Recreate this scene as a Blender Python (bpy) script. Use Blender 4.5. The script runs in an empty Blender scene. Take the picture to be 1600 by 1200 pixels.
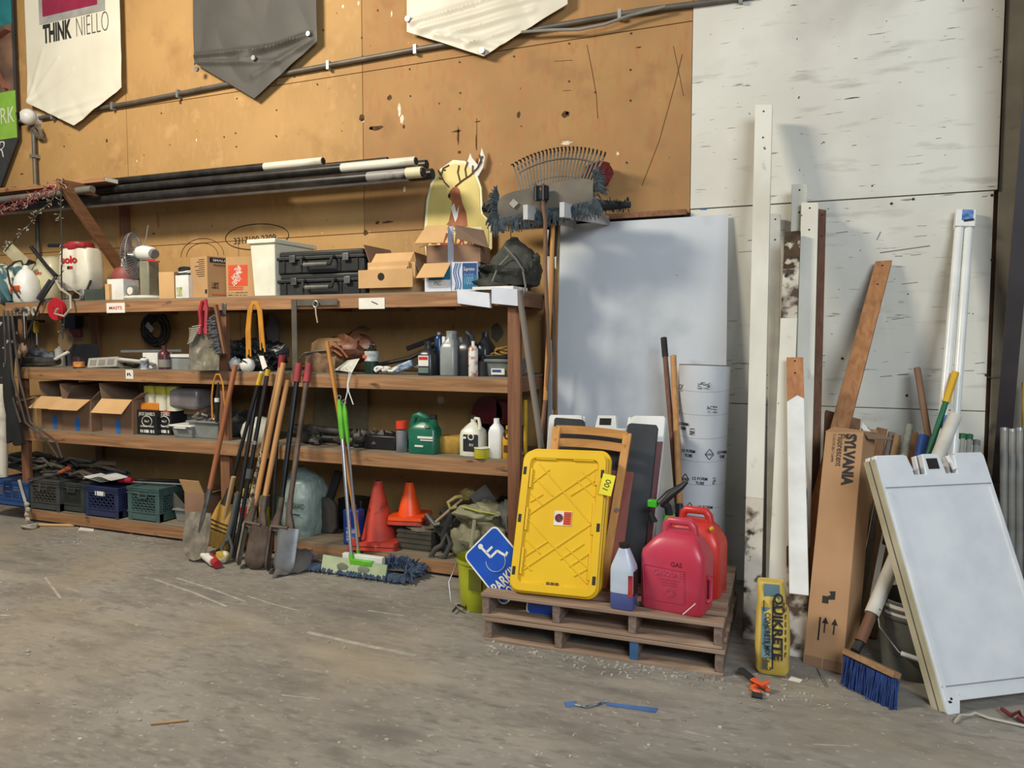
import bpy, bmesh, math, random
from mathutils import Matrix, Vector
random.seed(7)
R = math.radians
# ---------------------------------------------------------------- camera
F, EYE, DIST, YAW, PIT = 1170.0, 1.6, 5.05, R(22), R(3.57)
sc = bpy.context.scene
cam = bpy.data.objects.new('camera', bpy.data.cameras.new('camera'))
sc.collection.objects.link(cam)
cam.location = (0, -DIST, EYE)
cam.rotation_euler = (R(90) - PIT, 0, YAW)
cam.data.sensor_width = 36; cam.data.lens = 36 * F / 1600
cam.data.clip_start = .05
sc.camera = cam
# ---------------------------------------------------------------- world, lamps, exposure
w = bpy.data.worlds.new('world'); sc.world = w; w.use_nodes = True
w.node_tree.nodes['Background'].inputs[0].default_value = (.80, .86, 1, 1)
w.node_tree.nodes['Background'].inputs[1].default_value = .20
def lamp(name, loc, target, sx, sy, power, col):
    l = bpy.data.lights.new(name, 'AREA'); l.shape = 'RECTANGLE'; l.size = sx; l.size_y = sy
    l.energy = power; l.color = col
    o = bpy.data.objects.new(name, l); sc.collection.objects.link(o); o.location = loc
    o.rotation_euler = (Vector(target) - Vector(loc)).to_track_quat('-Z', 'Y').to_euler()
    return o
lamp('ceiling_lamp', (-4.9, -3.9, 5.1), (-2.8, 0, 1.6), 1.5, .7, 315, (1, .90, .74))
lamp('open_doorway_daylight', (2.6, -6.8, 4.0), (-.7, 0, .9), 3.0, 2.2, 320, (.82, .91, 1))
sc.view_settings.view_transform = 'Standard'; sc.view_settings.look = 'None'
sc.view_settings.gamma = 1; sc.view_settings.use_curve_mapping = False
sc.view_settings.exposure = -.02

# ---------------------------------------------------------------- measuring helpers (a pixel of the photo seen on a known plane)
_f = Vector((-math.sin(YAW)*math.cos(PIT), math.cos(YAW)*math.cos(PIT), -math.sin(PIT)))
_r = Vector((math.cos(YAW), math.sin(YAW), 0))
_u = Vector((-math.sin(YAW)*math.sin(PIT), math.cos(YAW)*math.sin(PIT), math.cos(PIT)))
EYEP = Vector((0, -DIST, EYE))
def ray(px, py): return _f + _r*((px-800)/F) + _u*(-(py-600)/F)
def P(px, py, X=None, Y=None, Z=None):
    d = ray(px, py)
    if Y is not None: t = (Y-EYEP.y)/d.y
    elif Z is not None: t = (Z-EYEP.z)/d.z
    else: t = (X-EYEP.x)/d.x
    return EYEP + d*t
def XA(px, y, z):
    n = ray(px, 0).cross(ray(px, 1200)); return EYEP.x - (n.y*(y-EYEP.y) + n.z*(z-EYEP.z))/n.x
def ZA(py, x, y):
    n = ray(0, py).cross(ray(1600, py)); return EYEP.z - (n.x*(x-EYEP.x) + n.y*(y-EYEP.y))/n.z
def slot(x0, x1, yt, z, y):
    """a thing standing on height z at depth y, seen from column x0 to x1 with its top at row yt -> centre x, width, height"""
    a, b = XA(x0, y, z), XA(x1, y, z); return (a+b)/2, b-a, ZA(yt, (a+b)/2, y) - z

# ---------------------------------------------------------------- materials
def rgb(h, a=1):
    h = h.lstrip('#'); c = [int(h[i:i+2], 16)/255 for i in (0, 2, 4)]
    return tuple([(x/12.92 if x <= .04045 else ((x+.055)/1.055)**2.4) for x in c] + [a])
MC = {}
def M(name, c1=None, c2=None, rough=.6, metal=0, sc_=6, st=(1, 1, 1), lo=.35, hi=.65, bump=0, spk=None, trans=0, alpha=1, emit=0, detail=5, gen=False, dist=0):
    if name in MC: return MC[name]
    m = bpy.data.materials.new(name); m.use_nodes = True; nt = m.node_tree; N = nt.nodes; L = nt.links
    b = N['Principled BSDF']; b.inputs['Roughness'].default_value = rough; b.inputs['Metallic'].default_value = metal
    a1 = rgb(c1); a2 = rgb(c2) if c2 else tuple([x*.72 for x in a1[:3]]+[1])
    tc = N.new('ShaderNodeTexCoord'); mp = N.new('ShaderNodeMapping'); mp.inputs['Scale'].default_value = st
    L.new(tc.outputs['Generated' if gen else 'Object'], mp.inputs[0])
    nz = N.new('ShaderNodeTexNoise'); nz.inputs['Scale'].default_value = sc_; nz.inputs['Detail'].default_value = detail
    nz.inputs['Distortion'].default_value = dist
    L.new(mp.outputs[0], nz.inputs['Vector'])
    rp = N.new('ShaderNodeValToRGB'); rp.color_ramp.elements[0].position = lo; rp.color_ramp.elements[1].position = hi
    rp.color_ramp.elements[0].color = a1; rp.color_ramp.elements[1].color = a2
    L.new(nz.outputs[0], rp.inputs[0]); col = rp.outputs[0]
    for s in (spk or []):            # (colour, noise scale, threshold low, high, stretch)
        n2 = N.new('ShaderNodeTexNoise'); n2.inputs['Scale'].default_value = s[1]; n2.inputs['Detail'].default_value = 6
        mp2 = N.new('ShaderNodeMapping'); mp2.inputs['Scale'].default_value = s[4] if len(s) > 4 else (1, 1, 1)
        mp2.inputs['Location'].default_value = (s[1], 3.1*s[2], 1.7)
        L.new(tc.outputs['Object'], mp2.inputs[0]); L.new(mp2.outputs[0], n2.inputs['Vector'])
        r2 = N.new('ShaderNodeMapRange'); r2.inputs[1].default_value = s[2]; r2.inputs[2].default_value = s[3]
        L.new(n2.outputs[0], r2.inputs[0])
        mx = N.new('ShaderNodeMix'); mx.data_type = 'RGBA'; L.new(r2.outputs[0], mx.inputs[0])
        L.new(col, mx.inputs[6]); mx.inputs[7].default_value = rgb(s[0]); col = mx.outputs[2]
    L.new(col, b.inputs['Base Color'])
    if bump:
        bp = N.new('ShaderNodeBump'); bp.inputs['Strength'].default_value = bump; bp.inputs['Distance'].default_value = .004
        L.new(nz.outputs[0], bp.inputs['Height']); L.new(bp.outputs[0], b.inputs['Normal'])
    if trans: b.inputs['Transmission Weight'].default_value = trans; b.inputs['IOR'].default_value = 1.3
    if alpha < 1: b.inputs['Alpha'].default_value = alpha
    if emit: b.inputs['Emission Color'].default_value = a1; b.inputs['Emission Strength'].default_value = emit
    MC[name] = m; return m
def wood(name, c1, c2, axis='X', k=1, rough=.75, spk=None):
    st = {'X': (.7, 11, 11), 'Y': (11, .7, 11), 'Z': (11, 11, .7)}[axis]
    return M(name, c1, c2, rough=rough, sc_=3*k, st=st, lo=.3, hi=.72, bump=.25, spk=spk, dist=.6)
def plain(c, rough=.5, metal=0):
    return M('plain_'+c.strip('#')+('_g' if rough < .45 else ''), c, None, rough=rough, metal=metal, sc_=9, lo=.2, hi=1.1)
GRIME = [('#5a5040', 7, .56, .75)]
fir = wood('fir_shelf_board', '#ab8058', '#7c5636', 'X', spk=[('#4a3018', 5, .63, .72, (1, 1, 3)), ('#6d685c', 1.3, .66, .78, (1, 1, 4))])
firz = wood('fir_post', '#8f6244', '#68432c', 'Z', spk=[('#4a3018', 6, .64, .72)])
firy = wood('fir_cross_rail', '#8c6040', '#664428', 'Y')
ply = wood('dusty_shelf_plywood', '#8d7f6a', '#6d5f4c', 'X', .6)
ply_lit = wood('pale_plywood', '#a08a6c', '#85705a', 'X', .6)
steel = M('dull_steel', '#8f8f8c', '#5e5b57', rough=.42, metal=.8, sc_=9, spk=[('#6b4a34', 12, .6, .75)])
galv = M('galvanised', '#a9a9a4', '#8a8a86', rough=.4, metal=.6)
darksteel = M('dark_steel', '#3e3d3b', '#2a2927', rough=.5, metal=.5)
black = M('black_plastic', '#232323', '#181818', rough=.42, spk=[('#4a4740', 5, .62, .85)])
blackr = M('black_rubber', '#1c1c1c', '#2b2a28', rough=.8)
white = M('white_plastic', '#e6e6e0', '#d3d2c8', rough=.4, spk=[('#9c978a', 4, .64, .85)])
card = M('cardboard', '#b98d60', '#a87e54', rough=.85, sc_=3, st=(1, 1, 3))
cardin = M('cardboard_inside', '#8f745c', '#7d6450', rough=.9, sc_=3)
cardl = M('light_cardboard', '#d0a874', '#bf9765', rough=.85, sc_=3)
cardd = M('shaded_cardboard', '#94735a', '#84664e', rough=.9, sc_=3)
bluetape = M('blue_tape', '#2f74c0', '#2a68b0', rough=.7)
ink = M('black_ink', '#1c1b1b', '#242322', rough=.7)
redink = M('red_ink', '#c2262c', '#a82026', rough=.6)
paper = M('paper', '#e8e4d8', '#d6d0c2', rough=.85)

# ---------------------------------------------------------------- mesh building
MW = {}
def TR(x=0, y=0, z=0): return Matrix.Translation((x, y, z))
def RX(a): return Matrix.Rotation(R(a), 4, 'X')
def RY(a): return Matrix.Rotation(R(a), 4, 'Y')
def RZ(a): return Matrix.Rotation(R(a), 4, 'Z')
class B:
    def __init__(s): s.v = []; s.f = []
    def add(s, vs, fs, m=None):
        n = len(s.v)
        s.v += [tuple((m @ Vector(p)) if m else Vector(p)) for p in vs]; s.f += [tuple(i+n for i in f) for f in fs]; return s
    def box(s, x0, x1, y0, y1, z0, z1, m=None):
        vs = [(x0,y0,z0),(x1,y0,z0),(x1,y1,z0),(x0,y1,z0),(x0,y0,z1),(x1,y0,z1),(x1,y1,z1),(x0,y1,z1)]
        return s.add(vs, [(0,3,2,1),(4,5,6,7),(0,1,5,4),(1,2,6,5),(2,3,7,6),(3,0,4,7)], m)
    def bar(s, p, q, w, t, up=(0, 0, 1), m=None):
        p, q = Vector(p), Vector(q); d = (q-p).normalized(); u = Vector(up)
        a = d.cross(u); a = (a if a.length > 1e-4 else d.cross(Vector((0, 1, 0)))).normalized(); u = a.cross(d).normalized()
        vs = [c + a*i*w/2 + u*j*t/2 for c in (p, q) for i, j in ((-1,-1),(1,-1),(1,1),(-1,1))]
        return s.add(vs, [(3,2,1,0),(4,5,6,7),(0,1,5,4),(1,2,6,5),(2,3,7,6),(3,0,4,7)], m)
    def tube(s, pts, r, n=8, m=None, cap=True, flat=1):
        pts = [Vector(p) for p in pts]; k = len(pts); rs = r if isinstance(r, (list, tuple)) else [r]*k; vs = []; fs = []
        t0 = (pts[1]-pts[0]).normalized(); ref = Vector((0, 0, 1)) if abs(t0.z) < .9 else Vector((0, 1, 0))
        u = t0.cross(ref).normalized()
        for i, p in enumerate(pts):
            t = ((pts[min(i+1, k-1)]-p).normalized() + (p-pts[max(i-1, 0)]).normalized())
            t = t.normalized() if t.length > 1e-6 else t0
            u = (u - t*u.dot(t)); u = u.normalized() if u.length > 1e-6 else t.orthogonal().normalized(); w_ = t.cross(u)
            vs += [p + (u*math.cos(2*math.pi*j/n) + w_*math.sin(2*math.pi*j/n)*flat)*rs[i] for j in range(n)]
        for i in range(k-1):
            fs += [(i*n+j, i*n+(j+1) % n, (i+1)*n+(j+1) % n, (i+1)*n+j) for j in range(n)]
        if cap: fs += [tuple(range(n))[::-1], tuple((k-1)*n+j for j in range(n))]
        return s.add(vs, fs, m)
    def loft(s, rings, n=24, m=None, cap=(1, 1)):
        """rings: (z, rx, ry, cx, cy, exponent)"""
        vs = []; fs = []
        for g in rings:
            g = list(g)
            if len(g) == 2: g.append(g[1])
            g += [0, 0, 2][len(g)-3:] if len(g) < 6 else []
            z, rx, ry, cx, cy, e = g[:6]
            for j in range(n):
                a = 2*math.pi*(j+.5)/n; c, d = math.cos(a), math.sin(a)
                vs.append((cx+rx*math.copysign(abs(c)**(2/e), c), cy+ry*math.copysign(abs(d)**(2/e), d), z))
        for i in range(len(rings)-1):
            fs += [(i*n+j, i*n+(j+1) % n, (i+1)*n+(j+1) % n, (i+1)*n+j) for j in range(n)]
        if cap[0]: fs.append(tuple(range(n))[::-1])
        if cap[1]: fs.append(tuple((len(rings)-1)*n+j for j in range(n)))
        return s.add(vs, fs, m)
    def prism(s, pts, y0, y1, m=None):
        """polygon in the XZ plane, extruded from y0 to y1"""
        n = len(pts); vs = [(a, y0, b) for a, b in pts] + [(a, y1, b) for a, b in pts]
        return s.add(vs, [tuple(range(n)), tuple(range(n, 2*n))[::-1]] + [(j, j+n, (j+1) % n+n, (j+1) % n) for j in range(n)], m)
    def quad(s, c, t, m=None):
        """slab on four corners, thickness t behind them"""
        c = [Vector(p) for p in c]; nn = (c[1]-c[0]).cross(c[3]-c[0]).normalized()*t
        return s.add(c + [p-nn for p in c], [(0,1,2,3),(7,6,5,4),(0,4,5,1),(1,5,6,2),(2,6,7,3),(3,7,4,0)], m)
    def surf(s, fn, nu, nv, t=(0, .002, 0), m=None):
        t = Vector(t); g = [[Vector(fn(i/nu, j/nv)) for j in range(nv+1)] for i in range(nu+1)]; W = nv+1; K = (nu+1)*W
        vs = [p for row in g for p in row]; vs += [p+t for p in vs]; fs = []
        for i in range(nu):
            for j in range(nv):
                a = i*W+j; q = (a, a+W, a+W+1, a+1); fs += [q, tuple(x+K for x in q[::-1])]
        for i in range(nu):
            for j in (0, nv):
                a, b = i*W+j, (i+1)*W+j; fs.append((a, b, b+K, a+K) if j == nv else (b, a, a+K, b+K))
        for j in range(nv):
            for i in (0, nu):
                a, b = i*W+j, i*W+j+1; fs.append((a, b, b+K, a+K) if i == 0 else (b, a, a+K, b+K))
        return s.add(vs, fs, m)
    def blob(s, c, rx, ry, rz, amp=.15, n=12, k=8, seed=0, m=None):
        rd = random.Random(seed+len(s.v)); ph = [(rd.uniform(1, 4), rd.uniform(1, 4), rd.uniform(0, 6)) for _ in range(5)]
        vs = []; fs = []
        for i in range(k+1):
            th = math.pi*i/k
            for j in range(n):
                a = 2*math.pi*j/n; d = Vector((math.sin(th)*math.cos(a), math.sin(th)*math.sin(a), -math.cos(th)))
                q = 1+amp*sum(math.sin(d.x*f1*2+d.z*f2*2+f3+d.y*f1*3) for f1, f2, f3 in ph)/2.2
                vs.append((c[0]+rx*d.x*q, c[1]+ry*d.y*q, c[2]+rz*d.z*(q if d.z > 0 else 1)))
        for i in range(k): fs += [(i*n+j, i*n+(j+1) % n, (i+1)*n+(j+1) % n, (i+1)*n+j) for j in range(n)]
        return s.add(vs, fs, m)
    def obj(s, name, m, parent=None, world=False, smooth=True, bevel=0, label=None, cat=None, group=None, kind=None, origin=None, subsurf=0):
        vs = [Vector(p) for p in s.v]
        loc = None
        if parent is not None and world:
            iv = MW[parent.name].inverted(); vs = [iv @ p for p in vs]
        if parent is None:
            if origin is None:
                xs = [p.x for p in vs]; ys = [p.y for p in vs]; zs = [p.z for p in vs]
                loc = Vector(((min(xs)+max(xs))/2, (min(ys)+max(ys))/2, min(zs)))
            else: loc = Vector(origin)
            vs = [p-loc for p in vs]
        me = bpy.data.meshes.new(name); me.from_pydata([tuple(p) for p in vs], [], s.f); me.update()
        bm = bmesh.new(); bm.from_mesh(me); bmesh.ops.remove_doubles(bm, verts=bm.verts, dist=1e-6); bmesh.ops.recalc_face_normals(bm, faces=bm.faces); bm.to_mesh(me); bm.free()
        if m: me.materials.append(m)
        if smooth: me.shade_smooth(); me.set_sharp_from_angle(angle=R(38))
        o = bpy.data.objects.new(name, me); sc.collection.objects.link(o)
        if bevel:
            bv = o.modifiers.new('bevel', 'BEVEL'); bv.width = bevel; bv.segments = 2; bv.limit_method = 'ANGLE'; bv.angle_limit = R(40)
        if parent is not None: o.parent = parent; MW[o.name] = MW[parent.name].copy()
        else: o.location = loc; MW[o.name] = TR(*loc)
        tag(o, label, cat, group, kind); return o
def rumple(o, amt, size, lev=2, typ='CLOUDS'):
    s = o.modifiers.new('subdivide', 'SUBSURF'); s.subdivision_type = 'SIMPLE'; s.levels = lev; s.render_levels = lev
    tx = bpy.data.textures.new('rumple', typ); tx.noise_scale = size
    d = o.modifiers.new('rumple', 'DISPLACE'); d.texture = tx; d.strength = amt; d.mid_level = .5; d.texture_coords = 'LOCAL'
    o.data.shade_smooth(); return o
def tag(o, label=None, cat=None, group=None, kind=None):
    for k, v in (('label', label), ('category', cat), ('group', group), ('kind', kind)):
        if v: o[k] = v
    return o
def T(name, label, cat, loc=(0, 0, 0), rz=0, rx=0, ry=0, group=None, mat=None, kind=None):
    o = bpy.data.objects.new(name, None); sc.collection.objects.link(o); o.empty_display_size = .05
    m = mat if mat is not None else TR(*loc) @ RZ(rz) @ RY(ry) @ RX(rx)
    o.matrix_world = m; MW[o.name] = m.copy(); return tag(o, label, cat, group, kind)
def frame(p, q, tow=(0, -1, 0)):
    """local Z runs from p to q, local -Y looks as much as possible towards tow"""
    p, q = Vector(p), Vector(q); z = (q-p).normalized(); y = -Vector(tow); y = (y - z*y.dot(z)).normalized(); x = y.cross(z)
    m = Matrix((x, y, z)).transposed().to_4x4(); m.translation = p; return m, (q-p).length
def text(s, size, m, mat, parent, name='lettering', W=None, H=None, ext=.0006, bold=0, world=False, label=None, shear=0):
    c = bpy.data.curves.new('t', 'FONT'); c.body = s; c.size = size; c.align_x = 'CENTER'; c.align_y = 'CENTER'; c.extrude = ext; c.offset = bold*size*4; c.shear = shear
    c.resolution_u = 3
    o = bpy.data.objects.new('t', c); me = bpy.data.meshes.new_from_object(o); bpy.data.objects.remove(o)
    xs = [v.co.x for v in me.vertices]; ys = [v.co.y for v in me.vertices]
    if not xs: return
    cx, cy, w0, h0 = (min(xs)+max(xs))/2, (min(ys)+max(ys))/2, max(xs)-min(xs), max(ys)-min(ys)
    kx = W/w0 if W else 1; ky = H/h0 if H else (kx if W else 1)
    if not W: kx = ky
    mm = m @ RX(90) @ Matrix.Diagonal((kx, ky, 1, 1)) @ TR(-cx, -cy, 0)
    if world: mm = MW[parent.name].inverted() @ mm
    me.transform(mm); me.materials.append(mat); me.name = name
    o = bpy.data.objects.new(name, me); sc.collection.objects.link(o); o.parent = parent; MW[o.name] = MW[parent.name].copy()
    if label: o['label'] = label
    return o
def pole(name, p, q, r, mat, label, cat, group=None, n=10, parts=()):
    """a straight pole from p to q; parts: (name, t0, t1, radius, material[, label])"""
    m, L = frame(p, q); t = T(name, label, cat, mat=m, group=group)
    B().tube([(0, 0, 0), (0, 0, L)], r, n).obj(parts and 'shaft' or 'shaft', mat, t)
    for a in parts:
        B().tube([(0, 0, a[1]*L), (0, 0, a[2]*L)], a[3], n).obj(a[0], a[4], t, label=a[5] if len(a) > 5 else None)
    return t, L

# ================================================================ SETTING
floor_m = M('dusty_concrete', '#958f84', '#807a70', rough=.8, sc_=1.1, st=(1, 1.6, 1), detail=9, lo=.3, hi=.7, bump=.35, dist=.8,
            spk=[('#746e65', 22, .50, .72, (.5, 1.3, 1)), ('#a39c8d', 24, .55, .85, (.6, 1.4, 1)), ('#6e685f', 5, .56, .78, (.4, 1.3, 1)), ('#a29a8b', 2.4, .56, .80, (.5, 1.6, 1)), ('#6f6962', 3.2, .58, .80, (.6, 1.4, 1)), ('#b0aa9c', 26, .64, .74, (1, 1.5, 1)), ('#c8c4b8', 70, .70, .75), ('#4a4540', 60, .70, .76), ('#9c8d70', .7, .52, .8)])
fl = B(); fl.box(-13, 7, -9, .3, -.15, 0); floor = fl.obj('floor', floor_m, smooth=False, kind='structure', origin=(0, 0, 0))
tan = M('tan_painted_osb', '#b89158', '#a27d4a', rough=.75, sc_=1.3, detail=8, lo=.3, hi=.7, bump=.3,
        spk=[('#b48b58', 30, .5, .7, (1, 1, .35)), ('#96703f', 3, .60, .88), ('#c49c66', 5, .60, .8), ('#4a3018', 24, .715, .735), ('#e8d4b0', 20, .725, .745)])
tan2 = M('dim_lit_tan_osb', '#ad8450', '#946f44', rough=.8, sc_=1.6, detail=8, lo=.3, hi=.7, bump=.3,
        spk=[('#a57447', 26, .5, .7, (1, 1, .35)), ('#86603c', 3, .60, .85), ('#4a3018', 22, .72, .74), ('#e2ccb0', 19, .73, .75)])  # same tan wall, colour darkened for the light fading towards the right
whitep = M('scuffed_white_painted_plywood', '#d8d5c8', '#c6c2b4', rough=.6, sc_=1.2, detail=7, bump=.2,
        spk=[('#a9a596', 3, .60, .80, (1, 1, 5)), ('#77736a', 5, .655, .72, (1, 1, 9)), ('#3c3a36', 12, .70, .72, (.7, 1, 5)), ('#3a3835', 26, .73, .742), ('#aaa698', 1.2, .55, .8)])
back = B(); back.box(-13, 7, .04, .16, 0, 6.2)
wall = back.obj('wall_back', M('wall_behind', '#6b4a30', '#4a3320', rough=.9), smooth=False, kind='structure', origin=(0, 0, 0))
def panel(x0, x1, z0, z1, m, y=.022, lab=None):
    return B().box(x0+.0025, x1-.0025, y-.022, y+.018, z0+.0025, z1-.0025).obj('plywood_panel', m, wall, world=True, smooth=False, bevel=.0015, label=lab)
cols_up = [-13, -10.73, -8.25, -5.765, -3.285, -.78]
for z0, z1 in ((2.412, 3.64), (3.64, 6.2)):
    for a, b in zip(cols_up, cols_up[1:]): panel(a, b, z0, z1, tan2 if a > -3.3 else tan)
cols_lo = [-13, -11.9, -9.45, -7.0, -4.53, -2.05]
for z0, z1 in ((0, 1.2), (1.2, 2.412)):
    for a, b in zip(cols_lo, cols_lo[1:]): panel(a, b, z0, z1, tan)
panel(-2.05, -1.79, 0, 2.412, tan)
panel(-.78, .945, 2.437, 3.735, whitep, .012, 'white painted panel')
panel(-.78, .945, 3.735, 6.2, tan2)
panel(-1.79, -.78, 0, 2.36, whitep, lab='white painted panel')
panel(-.78, .93, 1.17, 2.437, whitep, lab='white painted panel')
panel(-.78, .93, 0, 1.17, whitep, lab='white painted panel')
grayw = M('bare_grey_wall', '#958f80', '#7c7668', rough=.9, sc_=3, spk=[('#55504a', 6, .6, .75)])
panel(.95, 7, 0, 6.2, grayw, .03, 'bare grey wall sheet beyond the steel column')
B().box(-1.72, -.78, -.012, .02, 2.362, 2.41).obj('dark_gap_strip', M('dark_gap', '#2a241f', '#1a1613', rough=.9), wall, world=True, smooth=False)  # solid dark strip standing in for the shade in the open gap
# steel column: tapered web with a front flange
t = T('steel_column', 'dark purple-brown tapered steel column at the right edge of the wall', 'column', (1.05, 0, 0)); t['kind'] = 'structure'
B().add([(1.045,.0,.9),(1.045,-.01,.9),(1.045,-.75,4.9),(1.045,.0,4.9),(1.055,.0,.9),(1.055,-.01,.9),(1.055,-.75,4.9),(1.055,.0,4.9)],
        [(0,1,2,3),(7,6,5,4),(0,4,5,1),(1,5,6,2),(2,6,7,3),(3,7,4,0)]).obj('web', M('grey_primer', '#84796a', '#6d6356', rough=.8, spk=[('#c9c2b2', 14, .7, .75)]), t, world=True, smooth=False)
B().quad([(.97, -.02, .75), (1.05, -.02, .75), (1.05, -.77, 4.9), (.97, -.77, 4.9)], .012).obj('front_flange', M('purple_brown_steel', '#332b2c', '#292223', rough=.55), t, world=True, smooth=False)
B().box(.97, 1.05, -.035, -.02, 0, .76).obj('lower_flange', MC['purple_brown_steel'], t, world=True, smooth=False)
# marks and wounds of the wall
torn = M('torn_dark_wood', '#3a2818', '#5c3f24', rough=.95, sc_=30); chip = M('chipped_white', '#e8e0cc', '#c9b896', rough=.9, sc_=30)
def patch(px, py, w, h, m, seed, y=-.001, nm='torn_patch', rot=0):
    rd = random.Random(seed); c = P(px, py, Y=0); n = 11
    pts = []
    for j in range(n):
        a = 2*math.pi*j/n; q = rd.uniform(.6, 1.1); x_, z_ = w/2*q*math.cos(a), h/2*q*math.sin(a)
        pts.append((c.x + x_*math.cos(rot)-z_*math.sin(rot), c.z + x_*math.sin(rot)+z_*math.cos(rot)))
    B().prism(pts, y, 0).obj(nm, m, wall, world=True, smooth=False)
for i, a in enumerate([(565,184,.05,.07,torn),(567,189,.025,.03,chip),(587,200,.13,.045,torn),(580,201,.03,.03,chip),(609,152,.05,.05,torn),(624,172,.03,.10,chip),(628,186,.035,.08,chip),(631,198,.03,.04,torn),
        (716,212,.02,.16,torn),(714,205,.09,.02,torn),(718,238,.03,.03,torn),(744,222,.012,.12,torn),(746,190,.06,.01,torn),(883,179,.08,.05,torn),(886,177,.03,.02,chip),(885,223,.09,.03,chip),(167,220,.03,.045,torn),
        (282,160,.03,.05,torn),(307,219,.02,.03,chip),(214,252,.02,.03,chip),(606,347,.10,.02,torn),(590,348,.04,.03,torn),(965,240,.02,.03,chip),(810,180,.03,.06,torn),(34,272,.05,.02,torn),(632,296,.025,.05,paper),
        (998,74,.04,.012,torn),(560,5,.02,.04,chip),(536,10,.03,.03,chip),(612,22,.015,.06,chip),(571,363,.05,.05,torn),(205,360,.05,.10,M('patch_tan','#b08048','#9c6e3c')),(247,345,.04,.16,MC['patch_tan']), (240,365,.03,.02,torn)]):
    patch(*a[:5], seed=i)
def crack(pts, w, m, nm='crack'):
    pts = [P(a, b, Y=0) for a, b in pts]
    for p in pts: p.y = -.001
    b = B()
    for p, q in zip(pts, pts[1:]): b.bar(p, q, w, .002, up=(0, 1, 0))
    b.obj(nm, m, wall, world=True, smooth=False)
thinm = M('crack_shadow', '#6a4526', '#5a3a20', rough=.95)
crack([(1003,290),(1030,220),(1055,130),(1066,85)], .004, thinm); crack([(1052,72),(1060,110),(1068,150)], .003, thinm)
crack([(917,70),(925,110),(932,150),(934,185)], .004, thinm); crack([(1399,0),(1399,80)], .004, M('panel_seam', '#77736a', '#6a665e'))
crack([(866,96),(895,94)], .003, thinm); crack([(880,142),(893,141)], .003, thinm); crack([(745,185),(745,235)], .004, thinm)
crack([(1363,152),(1400,165),(1410,165)], .003, MC['panel_seam']); crack([(1375,395),(1453,384)], .006, MC['panel_seam']); crack([(1370,375),(1376,362)], .005, MC['panel_seam'])
crack([(1445,238),(1453,239)], .009, ink); crack([(1461,229),(1471,229)], .006, ink); crack([(1471,250),(1478,242)], .006, ink); crack([(1482,266),(1486,273)], .01, ink); crack([(1485,278),(1490,282)], .01, ink)
rd = random.Random(5)
for i in range(70):     # scuffs on the white panels
    x, y = rd.uniform(1095, 1545), rd.choice([rd.uniform(30, 320), rd.uniform(340, 560), rd.uniform(565, 590)])
    l = rd.uniform(4, 26); crack([(x, y), (x+l, y-l*.08+rd.uniform(-1, 1))], rd.uniform(.0015, .004), MC['panel_seam'] if rd.random() < .85 else ink, 'scuff')
for x, y in [(1091,19),(1089,123),(1087,270),(1196,10),(1316,121),(1436,132),(1566,62),(1560,180),(1316,560),(1393,318),(1302,302),(1302,298),(1427,294),(1427,311),(1550,305),(1550,406),(1503,502),(1541,586),(1417,618)]:
    c = P(x, y, Y=-.003); B().tube([(c.x, -.004, c.z), (c.x, 0, c.z)], .008, 8).obj('nail_hole', ink, wall, world=True, smooth=False)
for px, py in [(505,47),(590,16),(565,59),(566,88),(640,108),(641,150),(718,97),(719,145),(718,170),(432,172),(431,131),(496,132),(889,68),(889,127),(986,52),(985,109),(985,157),(979,254),(803,88),(930,144),(252,177),(308,49),(304,100),(368,208),(370,154),(100,229),(369,229),(460,120),(350,214)]:
    c = P(px, py, Y=-.003); B().tube([(c.x, -.004, c.z), (c.x, 0, c.z)], .007, 6).obj('nail_hole', ink, wall, world=True, smooth=False)
# pencilled ellipse and writing on the wall above the shelf
c = P(401, 370, Y=0); b = B()
b.tube([(c.x+.33*math.cos(a*math.pi/16), -.003, c.z+.105*math.sin(a*math.pi/16)) for a in range(33)], .0035, 5); b.obj('marker_ellipse', ink, wall, world=True)
text('3317100 2309', .1, TR(c.x-.02, -.003, c.z-.02) @ RY(-1.5), ink, wall, W=.44, H=.055, world=True)
c = P(316, 400, Y=0); b = B()
for r_ in (.11, .15): b.tube([(c.x+r_*1.6*math.cos(a*math.pi/14), -.002, c.z+r_*math.sin(a*math.pi/14)) for a in range(15)], .003, 4)
b.obj('round_stain', thinm, wall, world=True)
B().quad([P(1094,328,Y=-.002), P(1104,328,Y=-.002), P(1105,320,Y=-.002), P(1097,319,Y=-.002)], .002).obj('tape_scrap', bluetape, wall, world=True)
# floor marks and litter
def mark(pts, w, m, nm='chalk_streak'):
    b = B(); pts = [P(x, y, Z=.0012) for x, y in pts]
    for p, q in zip(pts, pts[1:]): b.bar(p, q, w, .0012)
    b.obj(nm, m, floor, world=True, smooth=False)
chalk = M('pale_floor_scuff', '#b6b0a2', '#9a9386', rough=.9, sc_=14, lo=.3, hi=.6)
for pts, w_ in [([(480,988),(560,1006),(650,1025)], .03), ([(240,905),(300,925),(355,948)], .02), ([(275,903),(330,920),(383,940)], .018), ([(386,931),(430,945),(470,955)], .012), ([(70,902),(95,935)], .015),
        ([(575,954),(632,962)], .01), ([(440,1086),(500,1093)], .008), ([(0,961),(18,962)], .02), ([(1270,1163),(1330,1166)], .008), ([(1068,1142),(1110,1152)], .01), ([(175,925),(215,923)], .012), ([(100,918),(125,925)], .012)]:
    mark(pts, w_, chalk)
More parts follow.
